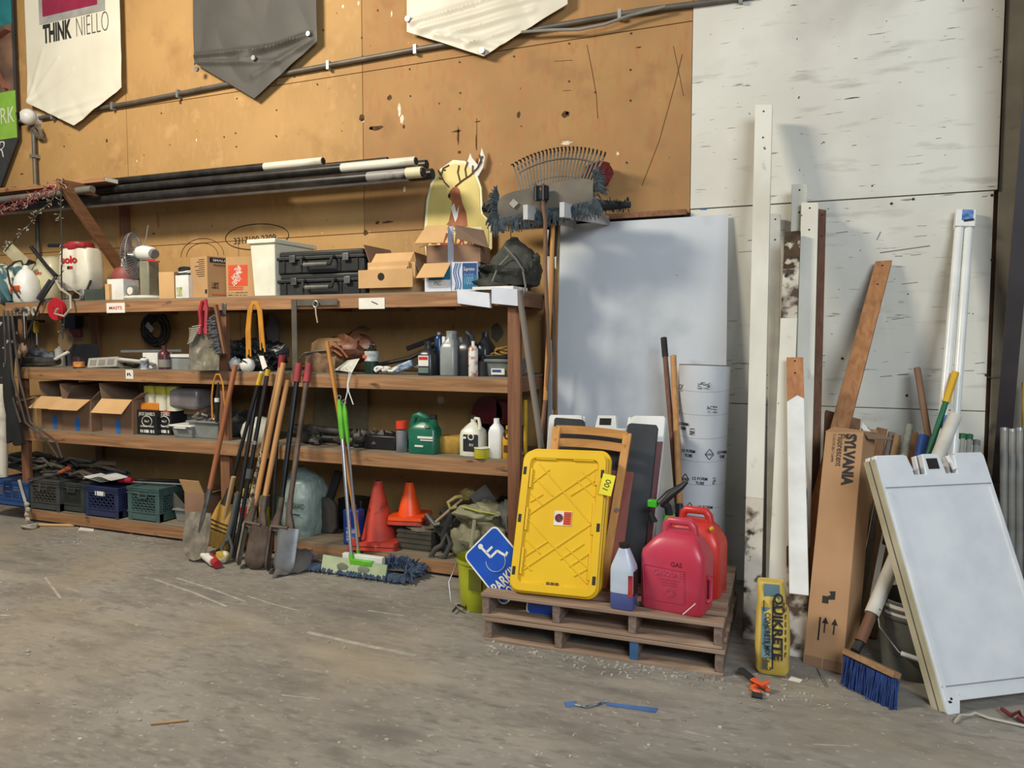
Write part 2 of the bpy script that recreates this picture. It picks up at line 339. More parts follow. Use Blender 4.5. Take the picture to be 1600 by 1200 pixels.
# ================================================================ BANNERS, CONDUIT, RACK
def wrinkle(x, z, s): return .005*math.sin(x*7+s+z*3)*math.sin(z*6+s*2-x*2) + .002*math.sin(x*15+z*9+s)
def seg_d(x, z, l):
    ax, az, bx, bz = l[:4]; dx, dz = bx-ax, bz-az; k = max(0, min(1, ((x-ax)*dx+(z-az)*dz)/(dx*dx+dz*dz))); return math.hypot(x-ax-dx*k, z-az-dz*k), k
def banner(label, px0, px1, ztop, zs, ztip, mat, s, slope=0, group='pennant banners on the wall', folds=()):
    """a pennant hanging on the wall: straight sides down to zs, then a point at ztip"""
    c0, c1 = XA(px0, -.02, 3.8), XA(px1, -.02, 3.8); wd = c1-c0; cx = (c0+c1)/2
    t = T('banner', label, 'banner', (cx, -.055, ztip), group=group)
    def fn(u, v):
        x = (u-.5)*wd; lo = zs + (ztip-zs)*(1-abs(2*u-1)); z = lo + (ztop-lo)*v
        y = -.012 - abs(wrinkle(x, z, s))*1.6*(1.2-v)*(max(0, .5-v)*2 if s == 1 else 1)
        for l in folds:
            q, k = seg_d(x/wd, z-ztip, l); y -= l[4]*math.exp(-(q/l[5])**2)*(1-.55*k)
        return (x, y, z-ztip)
    B().surf(fn, 90, 90, (0, .003, 0)).obj('cloth', mat, t)
    return t, cx, wd
vinyl_w = M('white_vinyl', '#ddd9c6', '#d2cdb9', rough=.55, sc_=2); vinyl_g = M('grey_vinyl', '#4a4741', '#3f3c37', rough=.6, sc_=2)
vinyl_c = M('cream_vinyl', '#d5cfbd', '#c5bda8', rough=.5, sc_=2)
def zat(py, px): return P(px, py, Y=-.02).z
t, cx, wd = banner('white pennant banner with a crimson box and thin black lettering', 52, 198, 4.9, zat(160, 55)-.02, zat(199, 122), vinyl_w, 1, folds=[(-.48, .28, -.15, .62, .018, .02), (-.48, .26, 0, .50, .016, .018), (-.48, .3, -.32, .72, .014, .02), (-.35, .13, .3, .22, .014, .02), (-.2, .08, .25, .12, .012, .015)])
zt = zat(199, 122)
p = P(122, 43, Y=-.05); text('THINK', .2, TR(P(92, 46, Y=-.05).x-cx, -.015, p.z-zt-.005) @ RY(0), ink, t, W=.37, H=.17, bold=.009)
text('NIELLO', .2, TR(P(147, 38, Y=-.05).x-cx, -.015, p.z-zt-.005), M('thin_grey_ink', '#55534e'), t, W=.40, H=.17, bold=-.006)
B().box(-.41, .43, -.017, -.011, P(100, 29, Y=-.08).z-zt, 4.9-zt).obj('grey_frame', M('silver_print', '#a9a7a0', '#8d8b84', rough=.4), t)
B().box(-.36, .34, -.019, -.017, P(100, 18, Y=-.08).z-zt, 4.9-zt).obj('crimson_box', M('crimson_print', '#8f2340', '#7e1c36', rough=.5), t)
t, cx, wd = banner('plain dark grey pennant banner with a rumpled point', 311, 502, 4.9, zat(85, 405)-.0, zat(157, 403), vinyl_g, 3, folds=[(-.48, .42, .1, .38, .03, .02), (-.45, .36, .2, .26, .022, .02), (.45, .42, -.1, .34, .03, .02), (.46, .38, .0, .18, .02, .025), (.0, .38, .35, .40, .016, .015)])
for x_, z_ in ((-.47, .30), (.46, .42), (.02, .31)): B().tube([(x_*wd/1.02, -.05, z_), (x_*wd/1.02, -.03, z_)], .02, 10).obj('grommet', galv, t)
t, cx, wd = banner('cream white pennant banner with horizontal folds, third from the left edge lamp camera', 641, 890, 4.9, zat(33, 760), zat(92, 757), vinyl_c, 5, folds=[(-.46, .32, .46, .44, .03, .022), (-.4, .26, .46, .36, .03, .03), (-.2, .2, .3, .26, .025, .025), (-.1, .1, .2, .16, .02, .02), (-.3, .20, .1, .06, .02, .02)])
t['label'] = 'cream white pennant banner with horizontal folds near the top centre'
for x_, z_ in ((-.48, .34), (.475, .40), (0, .03)): B().tube([(x_*wd, -.05, z_), (x_*wd, -.03, z_)], .022, 10).obj('grommet', galv, t)
for dz in (): B().surf(lambda u, v: ((u-.5)*wd*.86*(1 if dz > .2 else .45), -.035-.012*math.sin(v*math.pi), dz+.05*v+.10*abs(u-.5)+.01*math.sin(u*9)), 16, 3).obj('fold', vinyl_c, t)
for i in range(14): B().blob((-.35+i*.06, -.055, .40+.01*math.sin(i)), .015, .004, .006, n=6, k=4, seed=i).obj('scuff', M('grey_scuff', '#77705f', '#5c564a'), t) if 0 else None
# leftmost printed banner, partly outside the frame
cx0, cx1 = XA(-95, -.02, 3.6), XA(34, -.02, 3.6); zt = zat(262, 10)
t = T('banner', 'leftmost pennant banner with a teal photograph, a green band and a dark point', 'banner', ((cx0+cx1)/2, -.03, zt), group='pennant banners on the wall')
h = (cx1-cx0)/2; zb = P(30, 217, Y=-.02).z - zt; zg = P(20, 145, Y=-.02).z - zt
B().prism([(-h, zb), (0, zb-.95), (h, zb), (h, 4.9-zt), (-h, 4.9-zt)], -.03, -.02).obj('cloth', M('charcoal_print', '#3b3c3d', '#333333', rough=.6), t)
B().box(-h, h-.01, -.035, -.03, zb, zg).obj('green_band', M('green_print', '#8fbf45', '#82b03c', rough=.6), t)
B().box(-h, h-.02, -.035, -.03, zg+.62, 4.9-zt).obj('teal_print', M('teal_print', '#2f8a90', '#20696f', rough=.6, sc_=4), t)
B().box(-h, h-.03, -.034, -.03, zg, zg+.62).obj('photo_print', M('tan_photo_print', '#8d6a52', '#4a3a30', rough=.7, sc_=3, detail=2), t)
B().tube([(h-.03, -.036, zg+.55), (h-.2, -.036, zg+.5), (h-.25, -.036, zg+.25), (h-.1, -.036, zg+.02)], .06, 8, flat=.05).obj('arm_print', M('skin_print', '#9a6450', '#87543f'), t)
text('WORK', .2, TR(h-.29, -.036, (zb+zg)/2), paper, t, W=.52, H=.15, bold=-.002)
text('R', .2, TR(h-.25, -.032, zb-.09), paper, t, W=.12, H=.15, bold=-.006, shear=.4)
# conduit
cond = M('grey_conduit', '#6e675c', '#57524a', rough=.5, metal=.3)
c1 = [(P(x, y, Y=-.04)) for x, y in ((-60, 205), (60, 184), (200, 161), (400, 122), (640, 78), (830, 46), (1000, 16), (1110, 2), (1180, -8))]
t = T('wall_conduit', 'long grey electrical conduit running across the tan wall', 'pipe', c1[0])
for p in c1: p.y = -.03
B().tube(c1, .019, 10).obj('pipe', cond, t, world=True)
for i in range(9): 
    q = c1[1].lerp(c1[-2], i/8+.03); q.z = q.z
    k = max(j for j in range(len(c1)) if c1[j].x <= q.x); s_ = (q.x-c1[k].x)/(c1[k+1].x-c1[k].x); zc = c1[k].z+(c1[k+1].z-c1[k].z)*s_
    B().box(q.x-.012, q.x+.012, -.052, .0, zc-.035, zc+.03).obj('strap', galv, t, world=True)
cb = [P(x, y, Y=-.075) for x, y in ((815, 50), (860, 47), (905, 46), (945, 38), (985, 24), (1040, 10))]
B().tube(cb, .011, 8).obj('wall_cable', M('grey_cable', '#8f8a80'), None, label='grey cable drooping under the conduit near the cream banner', cat='cable')
xv = XA(56, -.04, 3.0)
t = T('vertical_conduit', 'grey vertical conduit dropping below the round security camera', 'pipe', (xv, -.04, 1.95))
B().tube([(xv, -.04, 1.95), (xv, -.04, 3.55)], .02, 10).obj('pipe', cond, t, world=True)
B().box(xv-.03, xv+.03, -.07, 0, 3.3, 3.33).obj('strap', galv, t, world=True)
c = P(44, 183, Y=-.1); t = T('security_camera', 'small white round security camera at the left end of the conduit', 'camera', (c.x, -.1, c.z))
B().blob((0, 0, 0), .075, .075, .075, amp=0, n=20, k=12).obj('housing', white, t); B().tube([(0, 0, 0), (0, .1, 0)], .06, 16).obj('base', white, t)
B().tube([(-.035, -.05, 0), (-.05, -.08, -.005)], .032, 14).obj('lens', M('glass_black', '#0c0c0e', rough=.1), t)
b = B(); rd = random.Random(3)
for i in range(12):
    a = rd.uniform(0, 6); b.tube([(c.x+.05+.09*math.sin(a+k*.9)*(.5+rd.random()*.6), -.06, c.z-.13+.07*math.cos(a*1.3+k*1.1)) for k in range(6)], .005, 5)
b.obj('cable_tangle', M('dark_cable', '#4c4438', '#7a6f5a'), label='small tangle of thin cables below the security camera', cat='cable')
# ---------------------------------------------------------------- shelving unit
YF = -.66
S1, S2, S3, S4 = 1.90, 1.345, .815, .118      # shelf tops
XL, XR = -6.50, -1.74
t = shelf = T('shelving_unit', 'long wooden shelving unit of rough lumber against the tan wall', 'shelves', ((XL+XR)/2, -.33, 0))
for z, zb in ((S1, 1.80), (S2, 1.245), (S3, .71), (S4, .02)):
    xl = XL if z == S1 else -6.36
    xr = XR-.06 if z != S4 else -2.05
    B().box(xl, xr, YF, YF+.038, zb, z-.012).obj('front_board', fir, t, world=True, bevel=.003)
    B().box(xl, xr, -.04, -.002, zb, z-.012).obj('back_board', fir, t, world=True)
    B().box(xl, xr+.05, YF+.002, -.004, z-.012, z).obj('shelf_top', ply, t, world=True, smooth=False)
    for x in (-6.3, -5.2, -4.3, -3.4, -2.5, -1.9): B().box(x-.02, x+.02, YF+.04, -.045, zb, z-.013).obj('cross_rail', firy, t, world=True)
for x, y0 in ((XR-.06, YF-.01), (XR-.005, -.14)): B().box(x, x+.085 if y0 < -.5 else x+.09, y0, y0+.038 if y0 < -.5 else y0+.09, 0, 1.80).obj('post', firz, t, world=True, bevel=.003)
for x in (-6.44, XA(343, -.6, 1.3)):
    B().box(x, x+.09, YF+.045, YF+.083, 0, 1.79).obj('post', firz, t, world=True, bevel=.003)
for x in (-6.2, -4.3): B().box(x, x+.09, -.08, -.042, 0, 1.79).obj('post', firz, t, world=True, bevel=.003)
# end rails at the right
for z in (1.80, 1.245, .71): B().box(XR-.05, XR-.012, YF+.03, -.14, z, z+.09).obj('end_rail', firy, t, world=True)
# rack bracket above
zr = 2.90
xb = -5.80
t2 = T('wall_bracket', 'brown wooden triangular lumber bracket above the left end of the shelves', 'bracket', (xb, 0, 2.3))
B().box(xb-.02, xb+.02, -.66, -.0, zr-.09, zr).obj('arm', firy, t2, world=True, bevel=.002)
B().bar((xb+.005, -.60, zr-.06), (xb+.005, -.04, 2.16), .045, .09, up=(0, 0, 1)).obj('brace', firy, t2, world=True, bevel=.002)
B().box(xb-.045, xb+.045, -.04, -.001, 1.95, zr).obj('upright', firz, t2, world=True, bevel=.002)
xb2 = -2.86
# lumber and pipes lying on the rack
p = P(185, 281, Y=-.3)
B().box(-9.2, p.x, -.44, -.30, zr, zr+.04).obj('long_board', fir, label='long tan board lying on the rack above the left shelves, white-marked end', cat='lumber', bevel=.002)
B().box(p.x+.0005, p.x+.003, -.432, -.308, zr+.005, zr+.035).obj('end_mark', paper, bpy.data.objects['long_board'], world=True)
pipeblk = M('black_iron_pipe', '#22211f', '#35322e', rough=.4, metal=.3, sc_=12); pipewht = M('dirty_white_pipe', '#d5cfbc', '#8c8474', rough=.5, sc_=7, lo=.5, hi=.75, st=(.4, 1, 1))
def rpipe(px, py, y, r, mat, x_end, lab, wl=0, z0=None):
    q = P(px, py, Y=y); z = q.z
    t = T('pipe', lab, 'pipe', (q.x, y, z), group='pipes lying on the wall rack')
    b = B(); zl = z + .035
    b.tube([(q.x, y, z), (q.x-wl, y, z+(zl-z)*wl/(q.x-x_end))] if wl else [(q.x, y, z), (x_end, y, zl)], r, 14).obj('pipe_body', mat, t, world=True)
    if wl: B().tube([(q.x-wl, y, z+(zl-z)*wl/(q.x-x_end)), (x_end, y, zl)], r*.98, 14).obj('black_length', pipeblk, t, world=True)
    B().tube([(q.x+.001, y, z), (q.x+.003, y, z)], r*.82, 14).obj('bore', blackr, t, world=True)
rpipe(505, 252, -.22, .032, pipewht, -9.2, 'black pipe with a short pale end, uppermost left of the pipes on the wall rack', .55)
rpipe(650, 252, -.30, .034, pipewht, -9.2, 'black pipe with a chipped cream end, uppermost of the right-hand pipe ends', .62)
rpipe(667, 257, -.16, .034, pipeblk, -9.2, 'black pipe behind the cream-ended pipe on the wall rack')
rpipe(606, 250, -.10, .022, pipeblk, -9.2, 'thin black pipe ending short behind the others on the wall rack')
rpipe(662, 269, -.38, .036, M('grey_chipped_pipe', '#8f8a84', '#26241f', rough=.5, sc_=10, lo=.45, hi=.55, st=(.4,1,1)), -9.2, 'front pipe on the rack with scratched grey end and cream collar', .45)
rpipe(676, 272, -.28, .040, pipeblk, -9.2, 'thick black pipe reaching farthest right on the wall rack')
rpipe(640, 279, -.36, .022, M('grey_pvc', '#8b827c', '#77706a'), -9.2, 'thin grey pipe lowest of the bundle on the wall rack')
rpipe(560, 276, -.27, .03, pipeblk, -9.2, 'black pipe under the bundle on the wall rack, mostly hidden')
rpipe(420, 283, -.20, .03, pipeblk, -9.2, 'black pipe lowest at the back of the wall rack')
q = P(668, 268, Y=-.38); B().tube([(q.x-.16, -.38, q.z), (q.x-.04, -.38, q.z)], .039, 14).obj('cream_collar', M('cream_collar', '#d8d0a8'), bpy.data.objects['pipe.004'], world=True)
q = P(30, 320, Y=-.5); B().tube([(q.x-1.5, -.5, 2.80), (q.x+.9, -.5, 2.83)], .03, 10).obj('grey_pole', M('grey_pole', '#6b675e'), label='grey pole hanging under the rack at the far left', cat='pole')
# red tinsel garland with lights
b = B(); bl = B(); rd = random.Random(11)
g0, g1 = P(-20, 332, Y=-.62), P(96, 286, Y=-.66)
for i in range(230):
    q = g0.lerp(g1, i/229); q = q + Vector((rd.gauss(0, .012), rd.gauss(0, .02), rd.gauss(0, .022)-.035*math.sin(i/229*3.14)))
    d = Vector((rd.uniform(-1, 1), rd.uniform(-1, 1), rd.uniform(-1, 1))).normalized()*rd.uniform(.02, .045)
    (b if i % 3 else bl).tube([q, q+d*.5+Vector((0, .005, .01)), q+d], .0035, 4)
t = T('light_garland', 'red tinsel garland of little lights running to the bracket end', 'garland', g0)
o_ = b.obj('tinsel', M('red_tinsel', '#8e3238', '#6d2026', rough=.4), t, world=True, kind='stuff'); bl.obj('bulb_string', M('pale_bulbs', '#b5a994', '#8c7c68', rough=.3), t, world=True, kind='stuff')
def light_string(pts, lab, seed, n):
    rd = random.Random(seed); pts = [P(*a, Y=-.64) for a in pts]; t = T('light_string', lab, 'string lights', pts[0])
    B().tube(pts, .006, 6).obj('wire', M('dark_green_wire', '#34362c'), t, world=True)
    bb = B(); bw = B()
    for i in range(n):
        k = rd.uniform(0, len(pts)-1.01); j = int(k); q = pts[j].lerp(pts[j+1], k-j)
        d = Vector((rd.uniform(-1, 1), -.2, rd.uniform(-.5, .5))).normalized()
        bw.tube([q, q+d*.035], .004, 5); bb.tube([q+d*.03, q+d*.05], [.0045, .0025], 6)
    bw.obj('sockets', M('socket', '#4a463c'), t, world=True, kind='stuff'); bb.obj('bulbs', M('pale_bulbs'), t, world=True, kind='stuff')
light_string([(96, 288), (95, 330), (97, 380), (96, 430), (97, 500), (98, 530)], 'thin light string hanging straight down from the bracket end', 1, 26)
light_string([(94, 290), (80, 315), (62, 330), (52, 345), (38, 360), (22, 375), (8, 392)], 'light string sagging down to the left from the bracket end', 2, 44)

# ---------------------------------------------------------------- deer sign
zb = P(700, 392, Y=-.03).z; cx = P(716, 330, Y=-.03).x
t = T('deer_sign', 'yellow arched tin sign with a red deer head and antlers', 'sign', (cx, -.05, zb))
def arch(k):
    return [(-.25*k-.02, .12), (-.245*k, .38), (-.21*k, .50), (-.13*k, .60), (-.03*k, .645*(.5+.5*k)), (.06*k, .64), (.12*k, .60), (.16*k, .52), (.19*k, .44), (.2*k, .25), (.25*k, .2), (.27*k, .12), (.27*k, -.0), (.2*k, -.06), (-.25*k, -.06)]
B().prism(arch(1.03), 0, .012).obj('rim', M('sign_cream', '#f0e8bb', '#e0d8a8', rough=.4), t)
B().prism([(x*.94, .02+z*.94) for x, z in arch(1)], -.004, 0).obj('face', M('sign_yellow', '#dcc878', '#c8b260', rough=.4, sc_=3), t)
B().prism([(-.10, .17), (-.065, .21), (-.04, .30), (-.035, .355), (-.055, .375), (-.065, .395), (-.055, .43), (-.03, .455), (.0, .46), (.02, .44), (.03, .40), (.045, .34), (.075, .27), (.085, .17)], -.008, -.004).obj('deer_neck', M('deer_red', '#b5703f', '#8f4c28', sc_=9), t)
B().prism([(-.045, .31), (-.02, .34), (0, .27), (.02, .32), (.01, .24), (-.01, .2), (-.03, .26)], -.010, -.008).obj('deer_bib', paper, t)
B().prism([(-.068, .385), (-.066, .41), (-.05, .415), (-.05, .38)], -.010, -.008).obj('deer_muzzle', ink, t)
b = B()
for s, pts in ((1, [[(-.06, .46), (-.10, .50), (-.125, .55), (-.11, .60), (-.06, .62)], [(-.11, .52), (-.14, .53)], [(-.125, .55), (-.15, .59)], [(-.115, .59), (-.09, .585)]]), (1, [[(-.01, .46), (.05, .50), (.11, .53), (.17, .58), (.2, .62), (.185, .67)], [(.03, .49), (.01, .56), (.02, .61)], [(.08, .515), (.07, .58), (.09, .63)], [(.13, .54), (.13, .6)], [(.17, .58), (.21, .66)]])):
    for l in pts: b.tube([(x, -.008, z) for x, z in l], .0055, 5)
b.obj('antlers', M('antler_brown', '#6a4a2c', '#4a3018'), t)
B().prism([(.08, .62), (.11, .69), (.12, .66), (.17, .6), (.2, .72), (.225, .65), (.21, .58), (.17, .52), (.12, .56)], -.002, .008).obj('white_antler_edge', paper, t)
text('TEQUILA', .05, TR(.05, -.006, .135), M('sign_ink', '#3c4a30'), t, W=.16, H=.028, bold=.003)
text('CAZADORES', .1, TR(0, -.008, .075) @ RY(6), M('sign_red', '#a53426'), t, W=.46, H=.09, bold=.006)
B().prism([(-.24, .13), (-.2, .175), (-.1, .165), (.05, .155), (.2, .16), (.2, .12), (-.1, .115)], -.0055, -.004).obj('ribbon', M('sign_cream'), t)
# ---------------------------------------------------------------- broom rack with its tools
whtedge = M('grey_white_plank', '#c4c2c0', '#a8a6a4', rough=.6)
t = T('broom_rack', 'wooden broom rack with two pale projecting arms fixed to the wall', 'rack', (-1.6, -.02, 2.35))
zk = 2.42
B().box(-2.05, -.80, -.045, -.005, zk-.02, zk+.015).obj('rail', firy, t, world=True)
for px in (838, 893):
    x = XA(px, -.45, zk)
    x -= .01; B().add([(x, -.66, zk+.0), (x, -.66, zk-.09), (x+.12, -.03, zk-.06), (x+.12, -.03, zk+.0), (x+.03, -.66, zk+.0), (x+.03, -.66, zk-.09), (x+.15, -.03, zk-.06), (x+.15, -.03, zk+.0)],
            [(0,1,2,3),(7,6,5,4),(0,4,5,1),(1,5,6,2),(2,6,7,3),(3,7,4,0)]).obj('arm', whtedge, t, world=True)
# leaf rake
c = P(862, 350, Y=-.3); t = T('leaf_rake', 'grey fan-shaped leaf rake standing upside down above the broom rack', 'rake', (c.x, -.3, 1.0))
b = B(); top = B()
hub = Vector((c.x, -.28, 2.36)); a0, a1 = P(803, 258, Y=-.22), P(945, 240, Y=-.22)
N = 25
for i in range(N):
    k = i/(N-1); e = a0.lerp(a1, k); e.z += .07*(1-(2*k-1)**2) - .01 + (.0); e.x = a0.x + (a1.x-a0.x)*k
    st_ = hub + Vector(((k-.5)*.40, 0, .12)); d = (e-st_)
    b.bar(st_, e, .013, .005, up=(0, 1, 0)); top.tube([e, e+Vector((d.x*.04+.005, -.02, .012)), e+Vector((d.x*.05+.008, -.055, .0))], .0055, 5)
b.obj('tines', M('rake_grey', '#6b6455', '#4c473c', rough=.6), t, world=True, kind='stuff'); top.obj('tine_tips', blackr, t, world=True, kind='stuff')
for q in (.62, .86):
    B().tube([hub.lerp(a0, q*.96)+Vector((0, -.004, 0))]+[hub + ((a0.lerp(a1, k/8)+Vector((0, 0, .07*(1-(2*k/8-1)**2)))) - hub)*q + Vector((0, -.006, 0)) for k in range(9)], .006, 5).obj('crossbar', MC['rake_grey'], t, world=True)
B().tube([hub+Vector((0, 0, .1)), hub, P(866, 640, Y=-.42)], .012, 10).obj('handle', wood('dark_striped_handle', '#6b5238', '#3e3024', 'Z'), t, world=True)
# dust mop on the rack
c = P(855, 312, Y=-.55); ax0, ax1 = P(782, 325, Y=-.52), P(930, 297, Y=-.52)
t = T('dust_mop', 'wide dust mop with grey canvas and slate fringe standing head up on the rack', 'mop', (c.x, -.5, 1.0))
mopgrey = M('mop_canvas', '#6f685c', '#5b554b', rough=.9, sc_=5); fringe_m = M('slate_fringe', '#4a5458', '#2f373b', rough=.95, sc_=30)
d = (ax1-ax0).normalized(); up = Vector((0, 0, 1)); L = (ax1-ax0).length
B().surf(lambda u, v: tuple(ax0 + d*L*u + Vector((0, -.03-.02*math.sin(v*3.14)-.005*math.sin(u*20), (v-.5)*.18*(1-.4*(2*u-1)**6)-.005))), 20, 6, (0, .05, 0)).obj('canvas', mopgrey, t, world=True)
b = B(); rd = random.Random(9)
for i in range(190):
    k = rd.uniform(-.02, 1.02); q = ax0 + d*L*k + Vector((0, -.03, -.07)); l = rd.uniform(.06, .115)
    b.tube([q, q+Vector((rd.gauss(0, .006), -.025, -l*.4)), q+Vector((rd.gauss(0, .014), -.015, -l))], [.006, .007, .004], 5)
for s, a in ((-1, ax0), (1, ax1)):
    for i in range(60):
        th = rd.uniform(-1.5, 1.5); q = a + Vector((0, -.03, math.sin(th)*.07)); l = rd.uniform(.06, .10)
        b.tube([q, q+d*s*l*.5*math.cos(th)+Vector((0, -.03, math.sin(th)*l*.4+.008)), q+d*s*l*math.cos(th)+Vector((0, -.01, math.sin(th)*l-.025))], [.006, .007, .004], 5)
b.obj('fringe', fringe_m, t, world=True, kind='stuff')
q = ax0+d*L*.18+Vector((0, -.055, .0)); B().quad([q+Vector((-.03, -.004, 0)), q+Vector((0, -.004, -.03)), q+Vector((.035, -.004, 0)), q+Vector((0, -.004, .03))], .003).obj('diamond_patch', M('pale_patch', '#9c968a'), t, world=True)
q = P(847, 300, Y=-.6); B().box(q.x-.045, q.x+.045, -.64, -.59, q.z-.055, q.z+.035).obj('clamp', blackr, t, world=True, bevel=.008)
B().tube([(q.x-.025, -.65, q.z+.04), (q.x-.025, -.65, q.z-.06)], .008, 8).obj('clamp_wire', black, t, world=True); B().tube([(q.x+.025, -.65, q.z+.04), (q.x+.025, -.65, q.z-.06)], .008, 8).obj('clamp_wire', black, t, world=True)
B().tube([(q.x+.004, -.63, q.z+.02), P(852, 345, Y=-.60), P(852, 420, Y=-.58), P(858, 560, Y=-.56), P(845, 700, Y=-.55)], .013, 10).obj('handle', wood('grey_brown_handle', '#8f6a4c', '#6a4e38', 'Z'), t, world=True)
# black push broom behind
a, e = P(755, 326, Y=-.30), P(985, 320, Y=-.30)
t = T('fuzzy_black_broom', 'black fuzzy-headed broom lying across the rack behind the grey mop', 'broom', ((a.x+e.x)/2, -.3, 1.0))
b = B(); b.tube([a, a.lerp(e, .2), a.lerp(e, .5), a.lerp(e, .8), e], [.025, .04, .035, .038, .02], 12)
for i in range(260):
    q = a.lerp(e, rd.uniform(0, 1)); th = rd.uniform(0, 6.28); v = Vector((rd.uniform(-.3, .3), math.cos(th), math.sin(th)))*.05
    b.tube([q+v*.5, q+v*rd.uniform(.85, 1.1)], [.004, .002], 4)
b.obj('bristle_head', M('black_fuzz', '#262a2b', '#1b1d1e', rough=.95), t, world=True, kind='stuff')
B().tube([P(873, 330, Y=-.36), P(866, 345, Y=-.40), P(862, 400, Y=-.42)], .03, 10).obj('socket', blackr, t, world=True)
B().tube([P(864, 350, Y=-.50), P(861, 440, Y=-.52), P(852, 625, Y=-.56)], .0145, 10).obj('upper_handle', wood('orange_wood_handle', '#d19a5a', '#b37c40', 'Z'), t, world=True)
B().tube([P(852, 625, Y=-.56), P(838, 745, Y=-.60)], .0135, 10).obj('lower_handle', MC['grey_brown_handle'], t, world=True)
q = P(932, 272, Y=-.12); B().blob((q.x, -.09, q.z-.0), .10, .05, .09, .2, 14, 10).obj('red_brush', M('dark_red_bristle', '#7c2a22', '#5a1d18', rough=.95, sc_=40), label='dark red bristle brush half hidden behind the rake and mop', cat='brush')
pole('stair_edge_stick', P(866, 640, Y=-.30), P(873, 352, Y=-.30), .012, wood('charcoal_stick', '#4a3c2c', '#c0a060', 'Z', 3), 'dark mottled stick with yellow specks leaning beside the broom handles', 'stick')
pole('wooden_stick', P(868, 760, Y=-.42), P(868, 420, Y=-.30), .014, wood('brown_handle', '#9a6a40', '#6e4828', 'Z'), 'brown wooden handle behind the orange broom handle right of the shelves', 'handle')
pole('grey_wooden_pole', P(846, 700, Y=-.75), P(811, 455, Y=-.70), .02, wood('weathered_grey', '#857a6c', '#615a50', 'Z'), 'weathered grey wooden pole leaning on the shelf end post', 'pole')
pole('yellow_stick', P(821, 760, Y=-.45), P(821, 625, Y=-.40), .014, M('yellow_paint', '#d8b028', '#b8921c'), 'yellow handle standing behind the right end post of the shelves', 'handle')
# big leaning white sheet
t = None
pts = [P(868, 352, Y=-.03), P(1138, 335, Y=-.03), P(1133, 850, Z=0), P(862, 850, Z=0)]
pts[2] = Vector((-.50, -.20, .0)); pts[3] = Vector((-1.70, -.22, .0))
B().surf(lambda u, v: tuple(pts[3].lerp(pts[2], u).lerp(pts[0].lerp(pts[1], u), v) + Vector((0, -.04*math.sin(v*3.1)*(1-.5*u) - .015*math.sin(u*5+1)*math.sin(v*3.1), 0))), 20, 20, (0, .006, 0)).obj('white_plastic_sheet', M('white_sheet', '#ccd0d2', '#bfc4c8', rough=.32, sc_=1.2, lo=.3, hi=.7, spk=[('#9aa0a6', 1.4, .6, .8), ('#5c6064', 14, .77, .78)]), label='large bluish white plastic sheet leaning on the wall under the rack', cat='panel')
# ================================================================ BUILDERS FOR SMALL THINGS
def at(px0, px1, z, y):         # centre x and width of a thing standing on height z at depth y
    a, b = XA(px0, y, z), XA(px1, y, z); return (a+b)/2, b-a
def hgt(py, x, y, z): return ZA(py, x, y) - z
def carton(name, label, x, y, z, w, d, h, rz=0, mat=None, inner=None, flaps='', fa=130, fl_len=None, wall_=.004, cat='box', closed=False, group=None):
    """cardboard box, origin at base centre, front towards -Y; flaps string of 'flrb' with angle (0 up, 180 hanging down)"""
    mat = mat or card; t = T(name, label, cat, (x, y, z), rz, group=group); b = B(); k = wall_
    if closed: b.box(-w/2, w/2, -d/2, d/2, 0, h)
    else:
        b.box(-w/2, w/2, -d/2, d/2, 0, k); b.box(-w/2, w/2, -d/2, -d/2+k, k, h); b.box(-w/2, w/2, d/2-k, d/2, k, h)
        b.box(-w/2, -w/2+k, -d/2+k, d/2-k, k, h); b.box(w/2-k, w/2, -d/2+k, d/2-k, k, h)
    body = b.obj('body', mat, t, smooth=False)
    for f in flaps:
        ang = fa[f] if isinstance(fa, dict) else fa; L = (fl_len or {}).get(f, min(w, d)*.48) if not isinstance(fl_len, (int, float)) else fl_len
        c = B()
        if f in 'fb':
            sgn = 1 if f == 'f' else -1
            c.box(-w/2+.002, w/2-.002, 0, k*.8, 0, L); m = TR(0, -sgn*d/2, h) @ RX(sgn*ang)
        else:
            sgn = 1 if f == 'r' else -1
            c.box(0, k*.8, -d/2+.002, d/2-.002, 0, L); m = TR(sgn*w/2, 0, h) @ RY(sgn*ang)
        q = B(); q.add(c.v, c.f, m); q.obj('flap', cardl if f == 'f' else (inner or cardin), t, smooth=False)
    return t
def lofted(name, label, cat, x, y, z, rings, mat, rz=0, n=24, group=None, part='body', rx=0, ry=0):
    t = T(name, label, cat, (x, y, z), rz, rx, ry, group=group)
    B().loft(rings, n).obj(part, mat, t); return t
def cyl(t, name, x, y, z0, z1, r, mat, n=20, r2=None, label=None, world=False):
    return B().loft([(z0, r, r, x, y, 2), (z1, r2 or r, r2 or r, x, y, 2)], n).obj(name, mat, t, label=label, world=world)
